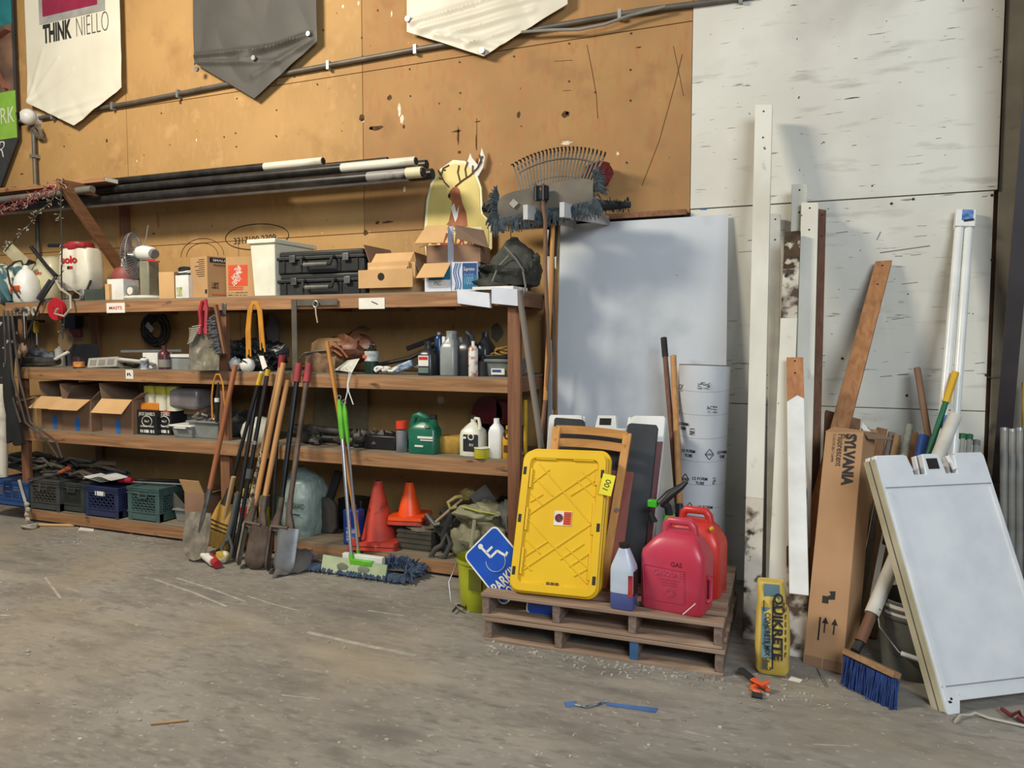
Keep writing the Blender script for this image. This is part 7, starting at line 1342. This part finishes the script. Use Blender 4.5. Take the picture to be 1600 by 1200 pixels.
# ================================================================ RIGHT-HAND LUMBER
wl = M('weathered_white_lumber', '#dcd8c8', '#c4bfae', rough=.6, sc_=3, st=(1, 1, .4), spk=[('#948a78', 9, .64, .76, (1, 1, .6)), ('#3c3126', 13, .71, .74)])
wld = M('rotten_white_lumber', '#cfc8b6', '#b5ad9a', rough=.8, sc_=6, spk=[('#4a3828', 7, .50, .60), ('#1f1812', 14, .58, .68)])
rot = M('rotten_brown_wood', '#54422f', '#2e2319', rough=.95, sc_=14, bump=.5, spk=[('#b8ae9a', 16, .56, .64)])
brn = wood('brown_board_edge', '#7a5238', '#583a28', 'Z')
def plank(name, lab, cat, top0, top1, ytop, bot0, bot1, ybot, th, mat, zb=0, group=None, side=None, rotz=None, foot=None):
    """flat board seen face-on: top edge columns at row top0[1], bottom edge columns on height zb"""
    A, Bq = P(*top0, Y=ytop), P(*top1, Y=ytop)
    if bot0 is not None: C, Dq = Vector((XA(bot0, ybot, zb), ybot, zb)), Vector((XA(bot1, ybot, zb), ybot, zb))
    t = T(name, lab, cat, (C+Dq)/2, group=group); n = (Bq-A).cross(A-C).normalized(); n = n if n.y > 0 else -n
    def pt(u, v, d=0): return C.lerp(Dq, u).lerp(A.lerp(Bq, u), v)+n*d
    def seg(nm, v0, v1, m, d0=0, d1=th, lb=None):
        b = B(); vs = [pt(0, v0, d0), pt(1, v0, d0), pt(1, v1, d0), pt(0, v1, d0), pt(0, v0, d1), pt(1, v0, d1), pt(1, v1, d1), pt(0, v1, d1)]
        return b.add(vs, [(0,1,2,3),(7,6,5,4),(0,4,5,1),(1,5,6,2),(2,6,7,3),(3,7,4,0)]).obj(nm, m, t, world=True, bevel=.003, label=lb)
    seg('timber', 0 if rotz is None or rotz > .5 else rotz, 1 if rotz is None or rotz < .5 else rotz, mat)
    if rotz and rotz > .5: seg('weathered_length', rotz-.13, rotz, wld, -.001)
    if rotz is not None: seg('rotten_end', 0 if rotz < .5 else rotz, rotz if rotz < .5 else 1, rot if rotz > .5 else wld, lb='rotten dark end')
    if side: 
        b = B(); vs = [pt(1.001, 0, .004), pt(1.001, 1, .004), pt(1.001, 1, th-.002), pt(1.001, 0, th-.002)]; b.quad([vs[0], vs[3], vs[2], vs[1]], .002).obj('edge_face', side, t, world=True)
    for v in (.985, .93): q = pt(.5, v, -.001); B().tube([q, q+n*.002], .006, 8).obj('nail_hole', ink, t, world=True)
    return t, pt
plank('tall_white_post', 'tallest white painted post leaning on the white wall panel', 'lumber', (1180, 163), (1207, 163), -.20, 1160, 1188, -.98, .085, wl, rotz=.24, group='leaning lumber')
plank('grey_white_board', 'wide pale board behind the tallest white post', 'lumber', (1203, 333), (1220, 335), -.06, 1196, 1213, -.70, .03, M('grey_white_board_m', '#b9b7ad', '#a5a399', rough=.7), group='leaning lumber')
plank('white_post', 'white post with a chipped top between the tallest post and the brown-edged one', 'lumber', (1237, 288), (1262, 287), -.14, 1222, 1250, -.78, .06, wl, group='leaning lumber')
plank('white_post', 'white plank with a chipped top corner and brown side edge', 'lumber', (1252, 316), (1279, 316), -.22, 1232, 1262, -.92, .09, wl, side=brn, group='leaning lumber')
plank('brown_backed_board', 'brown board edge standing behind the chipped white plank', 'lumber', (1279, 326), (1291, 328), -.10, 1262, 1275, -.80, .04, brn, group='leaning lumber')
plank('rotten_post', 'white plank with a rotten blackened top end', 'lumber', (1226, 362), (1251, 360), -.34, 1196, 1226, -1.02, .05, wl, rotz=.90, group='leaning lumber')
plank('lower_white_board', 'white board whose foot stands on the floor beside the carton', 'lumber', (1228, 700), (1261, 700), -.62, 1229, 1262, -1.12, .03, wld, group='leaning lumber')
t, pt = plank('short_white_board', 'shorter white board with a bare orange-brown wooden top', 'lumber', (1229, 559), (1255, 559), -.62, 1233, 1264, -1.06, .022, white, zb=.30, group='leaning lumber')
B().add([pt(-.005, .80, -.001), pt(.6, .83, -.001), pt(1.005, .815, -.001), pt(1.005, 1.002, -.001), pt(-.005, 1.002, -.001), pt(-.005, .80, .001), pt(.6, .83, .001), pt(1.005, .815, .001), pt(1.005, 1.002, .001), pt(-.005, 1.002, .001)], [(0,1,2,3,4), (9,8,7,6,5), (0,5,6,1), (1,6,7,2), (2,7,8,3), (3,8,9,4), (4,9,5,0)]).obj('bare_wood', wood('bare_orange_wood', '#b87e50', '#94603a', 'Z'), t, world=True, label='bare wood end without paint')
plank('diagonal_board', 'bare brown two-by-four leaning diagonally to the right above the carton', 'lumber', (1368, 408), (1394, 406), -.05, 1205, 1240, -1.0, .05, wood('bare_fir', '#b07c4c', '#8a5c36', 'Z'), side=brn, group='leaning lumber')
plank('wide_brown_board', 'brown board standing in the shade behind the lamp carton', 'lumber', (1290, 640), (1345, 655), -.30, 1275, 1320, -.95, .04, wood('shade_brown', '#8c6244', '#6a4830', 'Z'), group='leaning lumber')
# concrete mix bag
cy_ = M('mix_bag_yellow', '#d8bc5c', '#c4a648', rough=.75, sc_=6, spk=[('#9c9070', 5, .60, .75), ('#6c8078', 6, .70, .8)])
x0_, x1_ = XA(1176, -1.40, 0), XA(1229, -1.37, 0); cx = (x0_+x1_)/2; w = x1_-x0_; h = ZA(897, cx, -1.2); t = T('concrete_bag', 'yellow paper bag of concrete mix standing on end by the posts', 'bag', mat=TR(cx+.01, -1.34, 0) @ RX(-6) @ RY(-1))
hw = w/2
B().loft([(0, hw*.85, .05, 0, 0, 4), (.02, hw*1.0, .065, 0, 0, 4), (.15, hw*1.06, .085, 0, 0, 3.5), (.3, hw*.98, .085, .0, 0, 3.2), (h*.75, hw*.88, .075, -.005, 0, 3), (h*.93, hw*.82, .06, -.01, 0, 4), (h, hw*.78, .05, -.012, 0, 5)], 36).obj('paper_sack', cy_, t)
bgy = M('bag_blue_grey', '#6d8a90', '#5c767c', rough=.75)
B().surf(lambda u, v: (-hw*.62+hw*.62*u, -.094+.012*v+.02*abs(u-.4)**2-.0*v, .09+v*.23), 6, 10).obj('blue_panel', bgy, t)
text('CONCRETE MIX', .05, TR(-hw*.22, -.098, .2) @ RX(-0) @ RY(90), ink, t, W=.2, H=.024, bold=.004); text('High Strength', .04, TR(-hw*.42, -.0975, .2) @ RY(90), ink, t, W=.14, H=.016)
B().surf(lambda u, v: (hw*.02+hw*.09*u, -.093+.0*v, .04+v*h*.72), 3, 8).obj('black_stripe', ink, t); text('QUIKRETE', .06, TR(hw*.34, -.098, .24) @ RY(90), ink, t, W=.31, H=.05, bold=.008)
B().surf(lambda u, v: (-hw*.5+hw*.95*u, -.076+.028*(1-v)*.4, h*.83+v*.07), 5, 4).obj('top_panel', bgy, t)
for k in range(3): B().box(-hw*.5+k*.045, -hw*.46+k*.045, -.090, -.07, h*.70, h*.81).obj('thin_stripe', ink, t)
B().box(-hw*.55, hw*.0, -.0925, -.085, .035, .085).obj('print_block', M('mix_print', '#b8a040', '#4c4630', sc_=50, lo=.46, hi=.5), t)
for k in range(8): B().box(hw*.80, hw*.86, -.083, -.07, .10+k*.035, .12+k*.035).obj('side_print', M('dark_print'), t)
# strap and buckle
t = T('orange_strap_buckle', 'orange plastic buckle strap on the floor at the foot of the concrete bag', 'strap', P(1185, 1078, Z=0))
B().tube([P(1158, 1046, Z=.03), P(1170, 1056, Z=.03), P(1182, 1066, Z=.025)], .02, 8, flat=.5).obj('black_part', blackr, t, world=True)
B().tube([P(1178, 1062, Z=.03), P(1190, 1070, Z=.04), P(1198, 1066, Z=.04)], .02, 8, flat=.5).obj('orange_part', M('neon_orange', '#f0693c', '#e05a30', rough=.4), t, world=True)
c = P(1187, 1078, Z=.012); B().tube([(c.x+.035*math.cos(a*.7), c.y+.03*math.sin(a*.7), .018) for a in range(8)], .012, 8, flat=.6).obj('orange_ring', M('neon_orange'), t, world=True); c = P(1184, 1087, Z=.01); B().tube([(c.x-.025, c.y, .012), (c.x+.02, c.y, .01)], .014, 8).obj('black_ring', blackr, t, world=True)
# fluorescent lamp carton
A = P(1298, 672, Y=-.80); Bq = P(1341, 676, Y=-.84); C = P(1254, 1036, Z=.0); Dq = P(1316, 1056, Z=.0)
base = C; ex = (Dq-C); m, L = frame(C.lerp(Dq, .5)+Vector((.05, .09, 0))*0, (A+Bq)/2)
z_ = ((A+Bq)/2-(C+Dq)/2).normalized(); x_ = (ex-z_*ex.dot(z_)).normalized(); y_ = z_.cross(x_); Wc = ex.length; Lc = ((A+Bq)/2-(C+Dq)/2).length
m = Matrix((x_, y_, z_)).transposed().to_4x4(); m.translation = (C+Dq)/2
t = T('lamp_carton', 'long brown cardboard carton of fluorescent lamps standing tilted against the wall', 'box', mat=m); lc = M('lamp_carton_card', '#b58d66', '#a57e58', rough=.8, sc_=3)
hw = Wc/2; b = B(); b.add([(-hw, 0, 0), (hw, 0, 0), (hw, .17, 0), (-hw, .17, 0), (-hw, 0, Lc), (hw, 0, Lc), (hw, .17, Lc), (-hw, .17, Lc)], [(0,3,2,1),(4,5,6,7),(0,1,5,4),(1,2,6,5),(2,3,7,6),(3,0,4,7)]); b.obj('body', lc, t, smooth=False, bevel=.004)
text('SYLVANIA', .1, TR(hw*.38, -.002, Lc*.875) @ RY(90), ink, t, W=.27, H=.058, bold=.012); text('Fluorescent', .06, TR(-hw*.12, -.002, Lc*.915) @ RY(90), ink, t, W=.17, H=.034); text('FLUORESCENT LAMPS', .03, TR(-hw*.5, -.002, Lc*.925) @ RY(90), M('dark_print'), t, W=.15, H=.012)
for k in (0, 1): B().bar((-.005+k*.045-.0, -.003, .17), (-.005+k*.045, -.003, .235), .005, .001, up=(0, 1, 0)).obj('arrow_shaft', ink, t)
B().box(-.035, -.028, -.002, -.0, .13, .24).obj('print_bar', ink, t)
for k in (0, 1): B().prism([(-.02+k*.045, .215), (.010+k*.045, .215), (-.005+k*.045, .245)], -.002, 0).obj('arrow_head', ink, t)
B().prism([(-.03, .31), (.0, .31), (.0, .33), (.03, .335), (.03, .375), (-.0, .37), (.01, .355), (-.005, .345), (-.03, .345)], -.002, 0).obj('glass_symbol', ink, t)
B().quad([(-hw, -.002, Lc), (hw, -.002, Lc), (hw*1.2, .12, Lc+.03), (-hw, .10, Lc+.05)], .004).obj('flap', lc, t); B().quad([(hw, .0, Lc), (hw+.02, .03, Lc-.03), (hw+.10, .15, Lc-.0), (hw, .17, Lc+.04)], .004).obj('flap', cardin, t)
for s in (-1, 1): B().box(-hw+.01 if s < 0 else .005, -.005 if s < 0 else hw-.01, -.003, .0, .004, .05).obj('bottom_flap', cardd, t)
# ---------------------------------------------------------------- fluorescent pair with cap
fw = M('lamp_tube_white', '#e6e6de', '#d8d8d0', rough=.25)
a, e = P(1499, 352, Y=-.05), P(1470, 690, Y=-.42); a2, e2 = P(1514, 352, Y=-.05), P(1490, 690, Y=-.42)
t = T('lamp_tubes', 'pair of long white fluorescent tubes with a printed end cap leaning on the wall', 'lamp tubes', e)
for p_, q_ in ((a, e), (a2, e2)): B().tube([p_, q_+(q_-p_)*.35], .024, 16).obj('tube', fw, t, world=True)
m2, L2 = frame((a+a2)/2, (a+a2)/2+(a-e)); B().box(-.05, .05, -.035, .03, -.02, .085, m=m2).obj('card_cap', white, t, world=True, bevel=.004); B().box(-.02, .035, -.038, -.034, .015, .08, m=m2).obj('blue_print', M('lamp_blue', '#2c5c9c', '#7c9cc4', sc_=30), t, world=True); B().bar((-.01, -.04, .01), (.04, -.04, .02), .012, .002, up=(0, 1, 0), m=m2).obj('dark_print', ink, t, world=True)
m2, L2 = frame(P(1478, 668, Y=-.46), P(1480, 655, Y=-.44)); B().tube([(0, 0, 0), (0, 0, .06)], .035, 14, m=m2).obj('blue_band', M('lamp_blue'), t, world=True)
# sticks and tubes
pole('brown_stick', P(1470, 800, Y=-.45), P(1433, 575, Y=-.12), .018, wood('stick_brown', '#86644a', '#644a36', 'Z'), 'brown wooden stick leaning left behind the green pole', 'stick', group=None)
pole('green_pole', P(1360, 985, Y=-.95), P(1493, 582, Y=-.35), .015, M('green_pole_m', '#1f6a44', '#175236', rough=.35), 'green pole with a yellow tip leaning behind the white sandwich board', 'pole', parts=[('yellow_tip', .875, 1.0, .019, M('yellow_plastic'))])
pole('white_tube', P(1362, 960, Z=.3), P(1492, 650, Y=-.50), .034, M('cream_tube', '#cfcabc', '#b8b3a4', rough=.5), 'thick cream tube running down behind the white sandwich board to the push broom', 'tube', parts=[('brown_core', -.12, .02, .026, brn)])
pole('mottled_stick', P(1385, 850, Y=-.7), P(1421, 665, Y=-.25), .022, M('peeling_paint', '#8f8d7c', '#5a584c', rough=.8, sc_=14), 'stick with peeling grey-green paint among the scrap wood', 'stick')
pole('blue_rod', P(1410, 860, Y=-.7), P(1444, 682, Y=-.35), .03, M('blue_plastic', '#2a4e94', '#20407c', rough=.4), 'blue plastic handle top behind the white sandwich board', 'handle')
sw = [wood('scrap_a', '#9a7048', '#785434', 'Z'), wood('scrap_b', '#b58a5c', '#94704a', 'Z'), wood('scrap_c', '#6e5240', '#523c2e', 'Z'), wood('scrap_d', '#8a7a66', '#6a5c4c', 'Z')]
rd = random.Random(31)
sc_list = [(1336, 655, 14, 0, 'scrap stick with a pointed top just right of the carton top'), (1352, 668, 10, 2, 'dark narrow scrap stick right of the pointed one'), (1364, 672, 13, 1, 'tan scrap board under the white torn label'), (1378, 670, 15, 0, 'broad brown scrap board left of the mottled stick'), (1393, 676, 9, 3, 'grey-brown scrap slat left of the mottled stick'), (1402, 680, 10, 1, 'light tan scrap slat just left of the mottled stick'), (1428, 676, 12, 0, 'brown scrap slat between the mottled stick and the blue handle'), (1372, 700, 14, 2, 'dark scrap board low behind the carton')]
for i, (px, py, wpx, k, lab) in enumerate(sc_list):
    y1 = -.16-.03*(i % 3); a = P(px, py, Y=y1); e = Vector((XA(px-52-i*2, -.80, 0), -.78+.03*(i % 4), 0)); wd = wpx/1170*4.4
    b = B(); b.bar(e, a, wd, .03, up=(0, 1, 0)); b.obj('scrap_board', sw[k], label=lab, cat='lumber', group='scrap wood behind the carton', bevel=.003)
B().quad([P(1346, 668, Y=-.5), P(1364, 690, Y=-.5), P(1368, 682, Y=-.48), P(1348, 660, Y=-.48)], .004).obj('torn_label', paper, label='torn white label strip by the top of the lamp carton', cat='label')
# clear tubes with green caps
tc = M('clear_tube', '#a9a9a0', '#8c8c84', rough=.2); gc = M('green_cap_m', '#1f6a3c', '#185430')
for i, (px, py) in enumerate([(1494, 678), (1505, 680), (1515, 681)]):
    a, e = P(px, py, Y=-.25), P(px-14, 860, Y=-.55); pole('clear_tube', e, a, .014, tc, 'clear plastic tube with a dark green cap, '+('left', 'middle', 'right')[i]+' one of three behind the sandwich board', 'tube', group='green capped tubes', parts=[('green_cap', .965, 1.01, .018, gc)])
pole('clear_tube', P(1512, 860, Y=-.55), P(1526, 690, Y=-.25), .016, tc, 'clear plastic tube with a grey cap right of the green capped ones', 'tube', parts=[('grey_cap', .965, 1.01, .019, M('grey_cap'))])
# lamp tubes at far right
for i in range(5):
    px = 1569+i*12; a = P(px, 668+2*(i % 2), Y=-.25); e = Vector((a.x+.00, -.42, 0)); pole('long_lamp_tube', e, a, .019, M('tube_grey_white', '#8f8d85', '#6f6d67', rough=.25), 'greyish fluorescent tube standing right of the steel column, '+('first', 'second', 'third', 'fourth', 'fifth')[i]+' from the column', 'lamp tube', group='loose fluorescent tubes', parts=[('end_cap', .985, 1.0, .0195, galv)])
pole('yellow_post', P(1601, 700, Y=-.10), P(1601, 598, Y=-.10), .014, M('old_yellow', '#b89a3c', '#94792c', rough=.7), 'old yellow post end at the right edge of the view', 'post')
# grey bucket
x, y = XA(1425, -1.08, 0), -1.08; t = T('grey_bucket', 'grey five-gallon bucket with a white label behind the white sandwich board', 'bucket', (x, y, 0)); bk = M('bucket_grey', '#66675f', '#54554e', rough=.5); hb = .365; rb = .15
B().loft([(0, rb*.88), (.01, rb*.9), (hb*.78, rb), (hb, rb*1.02)], 36, cap=(1, 0)).obj('wall', bk, t); B().loft([(hb*.99, rb*.98), (.03, rb*.86)], 36, cap=(0, 1)).obj('inside', bk, t)
for zz in (hb, hb*.9, hb*.8): B().loft([(zz-.012, rb*1.06), (zz, rb*1.07), (zz+.004, rb*1.04)], 36, cap=(0, 0)).obj('rib', bk, t)
B().surf(lambda u, v: (-rb*1.03*math.sin(R(10+50*u)), -rb*1.03*math.cos(R(10+50*u)), hb*.82+.05*v), 8, 2).obj('label_sheet', paper, t)
handle_loop(t, [(-rb*1.08, 0, hb*.85), (-rb*1.02, -rb*.6, hb*.62), (-rb*.5, -rb*1.1, hb*.40), (rb*.0, -rb*1.25, hb*.36), (rb*.7, -rb*1.0, hb*.45), (rb*1.05, 0, hb*.85)], .004, galv, 'bail'); B().tube([(-rb*.45, -rb*1.13, hb*.395), (rb*.1, -rb*1.25, hb*.36)], .011, 10).obj('grip', white, t)
# push broom blue
a, e = P(1322, 1018, Z=.14), P(1402, 1056, Z=.13); t = T('push_broom', 'push broom with dark blue bristles and a wooden block on the floor by the bucket', 'broom', (a+e)/2)
B().bar(a, e, .06, .028, up=(0, .5, 1)).obj('block', wood('block_wood', '#a5805c', '#80603f', 'X'), t, world=True, bevel=.004)
b = B(); rd = random.Random(41); d = e-a
for i in range(650):
    k = rd.uniform(.02, .98); q0 = a+d*k+Vector((rd.uniform(-.015, .015), rd.uniform(-.03, .02), -.012)); b.tube([q0, q0+Vector((-.012+rd.gauss(0, .008), -.03+rd.gauss(0, .01), -.118))], [.0035, .0025], 4)
b.obj('bristles', M('blue_bristle', '#27427e', '#182c58', rough=.8, sc_=20), t, world=True, kind='stuff')
B().tube([a+d*.18+Vector((0, 0, .02)), P(1352, 990, Z=.22), P(1370, 950, Z=.33)], [.022, .018, .02], 10).obj('handle_socket', darksteel, t, world=True)
# white sandwich board
BL = Vector((.556, -1.503, 0)); TLv = P(1366, 712, Y=-1.22); TRv = P(1536, 706, Y=-.88); BRv = BL+(TRv-TLv)*1.0; BRv.z = 0
sbw = M('sandwich_white', '#dfe0dd', '#d2d4d3', rough=.35)
edge = M('dirty_cream_edge', '#cfc8ac', '#b0a888', rough=.6, sc_=5)
nrm = (TRv-TLv).cross(BL-TLv).normalized(); nrm = nrm if nrm.y > 0 else -nrm
t, pt = aframe('large white plastic sandwich board folded and leaning at the right', TLv, TRv, BL, BRv, .032, sbw, gap=.045)
for k in (0, 1):
    B().bar(pt(-.004, .012, .016+k*.045), pt(-.004, .985, .016+k*.045), .006, .034, up=nrm).obj('edge', edge, t, world=True)
B().blob(tuple(pt(.05, .045, -.001)), .01, .003, .006, .2, 8, 6).obj('paint_speck', ink, t, world=True); B().blob(tuple(pt(.07, .055, -.001)), .006, .003, .006, .2, 8, 6).obj('paint_speck', ink, t, world=True)
c = pt(.16, .07, -.001); B().tube([c, c-nrm*.002], .012, 14).obj('rivet', sbw, t, world=True)
# wire and red clip on the floor
B().tube([P(1492, 1128, Z=.01), P(1500, 1118, Z=.015), P(1516, 1117, Z=.01), P(1524, 1114, Z=.02), P(1545, 1122, Z=.01), P(1600, 1134, Z=.01), P(1640, 1140, Z=.01)], .006, 6).obj('white_wire', M('dirty_rope'), label='thin dirty white wire on the floor at the foot of the sandwich board', cat='wire')
B().tube([P(1566, 1108, Z=.02), P(1580, 1118, Z=.03), P(1592, 1112, Z=.02), P(1605, 1130, Z=.01), P(1590, 1120, Z=.02)], .01, 6).obj('extension_cord', M('dark_red_cord', '#7c2c30', '#5c2024'), label='dark red cord on the floor under the sandwich board', cat='cord')
# floor litter
t = T('blue_tape_strip', 'torn strip of blue painter tape stuck on the concrete floor', 'tape', P(955, 1102, Z=0)); btf = M('floor_tape', '#4c74a8', '#3c6090', rough=.7, sc_=8)
for q in ([(881, 1097), (900, 1095), (902, 1103), (884, 1104)], [(945, 1097), (1028, 1106), (1024, 1113), (948, 1102)]): B().quad([tuple(P(*p_, Z=.003)) for p_ in q[::-1]], .002).obj('strip', btf, t, world=True, smooth=False)
B().tube([P(898, 1101, Z=.005), P(915, 1104, Z=.01), P(932, 1101, Z=.006), P(948, 1095, Z=.006)], .005, 5).obj('curled_edge', M('navy_label'), t, world=True)
pole('wood_splinter', P(236, 1131, Z=.006), P(293, 1125, Z=.006), .006, woodp, 'long thin wooden splinter on the open concrete floor at the lower left', 'splinter', group=None)
pole('wooden_lath', P(60, 820, Z=.012), P(116, 821, Z=.012), .012, cardl, 'short pale lath on the floor before the left crates', 'lath')
pole('thin_wire', P(1278, 1045, Z=.006), P(1291, 1072, Z=.006), .004, galv, 'thin metal wire on the floor by the lamp carton', 'wire'); 
B().quad([tuple(P(*p_, Z=.004)) for p_ in ((1236, 1056), (1254, 1062), (1250, 1066), (1232, 1062))][::-1], .003).obj('white_scrap', paper, label='white plastic scrap on the floor between the bag and the carton', cat='scrap')
B().quad([tuple(P(*p_, Z=.004)) for p_ in ((126, 822), (148, 824), (146, 830), (122, 828))][::-1], .003).obj('white_scrap', paper, label='white paper scrap on the floor in front of the navy crate', cat='scrap')
B().quad([tuple(P(*p_, Z=.01)) for p_ in ((144, 814), (168, 816), (166, 826), (142, 824))][::-1], .012).obj('grey_scrap', M('grey_scrap'), label='flat grey scrap on the floor under the navy crate', cat='scrap')
b = B(); rd = random.Random(77)
for i in range(420):
    if i < 190: px, py = rd.uniform(760, 1135), 0; py = 1008+(px-757)*.145+rd.gauss(2, 7)
    elif i < 260: px, py = rd.uniform(60, 300), rd.gauss(838, 9)
    elif i < 300: px, py = rd.uniform(1150, 1320), rd.uniform(1050, 1110)
    else: px, py = rd.uniform(0, 1600), rd.uniform(900, 1195)
    q = P(px, max(py, 820), Z=.003); q.y = min(q.y, -.12); s = rd.uniform(.002, .007)*(1.5 if i % 17 == 0 else 1)
    if i % 3: b.box(q.x-s, q.x+s*rd.uniform(.5, 2), q.y-s, q.y+s, .0, s*.9)
    else: b.bar(q, q+Vector((rd.uniform(-.03, .03), rd.uniform(-.02, .02), 0)), .004, .003)
b.obj('floor_litter', M('litter', '#c8c0b0', '#8a8070', rough=.9, sc_=3), smooth=False, label='small pale chips and crumbs scattered over the concrete floor', cat='litter', kind='stuff')
# ================================================================ SUB-PARTS: hang small pieces under the part they belong to
def base(o): return o.name.split('.')[0]
SUB = {'grip': ('bail', 'handle'), 'handle_hole': ('handle', 'leaf'), 'nail_hole': ('timber',), 'motor_cap': ('motor',), 'hub': ('blades',), 'latch': ('rim',), 'rim_edge': ('rim',),
       'symbol_head': ('blue_face',), 'symbol_body': ('blue_face',), 'symbol_wheel': ('blue_face',), 'red_print': ('label_sheet', 'body'), 'blue_print': ('label_sheet', 'card_cap'), 'orange_field': ('sticker',),
       'dark_pictogram': ('sticker',), 'red_circle': ('sticker',), 'red_bar': ('sticker',), 'print_line': ('sticker', 'body'), 'lettering': ('blue_face', 'sheet', 'black_label', 'label_wrap', 'tank', 'paper_sack', 'body', 'face', 'shell', 'cloth', 'bag'),
       'embossed_frame': ('tank',), 'embossed_ring': ('tank',), 'arrow_shaft': ('body',), 'arrow_head': ('body',), 'glass_symbol': ('body',), 'print_bar': ('body',), 'diamond': ('shell',), 'fine_print': ('shell',), 'seam': ('shell', 'body'),
       'white_print': ('body',), 'round_mark': ('black_label',), 'white_mark': ('black_label',), 'stitching': ('straw_head',), 'diamond_patch': ('canvas',), 'clamp_wire': ('clamp',), 'grommet': ('cloth',), 'deer_bib': ('deer_neck',), 'deer_muzzle': ('deer_neck',),
       'groove': ('leaf',), 'raised_edge': ('leaf',), 'rivet': ('leaf',), 'paint_speck': ('leaf',), 'slot': ('panel',), 'latch_notch': ('panel',), 'crease': ('body',), 'blue_tape': ('body',), 'oval': ('body',), 'barcode': ('body',), 'orange_band': ('body',),
       'end_cap': ('tube', 'shaft'), 'blue_paint': ('stringer',), 'logo': ('tank',), 'bore': ('pipe_body', 'cone_body'), 'yellow_top': ('bottle',), 'tine_tips': ('tines',)}
kids = {}
for o in bpy.data.objects:
    if o.parent is not None: kids.setdefault(o.parent.name, []).append(o)
def ctr(o):
    n = len(o.data.vertices); s = Vector((0, 0, 0))
    for v in o.data.vertices: s += v.co
    return s/n
for nm, ch in list(kids.items()):
    root = bpy.data.objects[nm]
    if root.type != 'EMPTY': continue
    for o in ch:
        for want in SUB.get(base(o), ()):
            c = [q for q in ch if base(q) == want and q is not o]
            if c:
                k = ctr(o); o.parent = min(c, key=lambda q: (ctr(q)-k).length); break
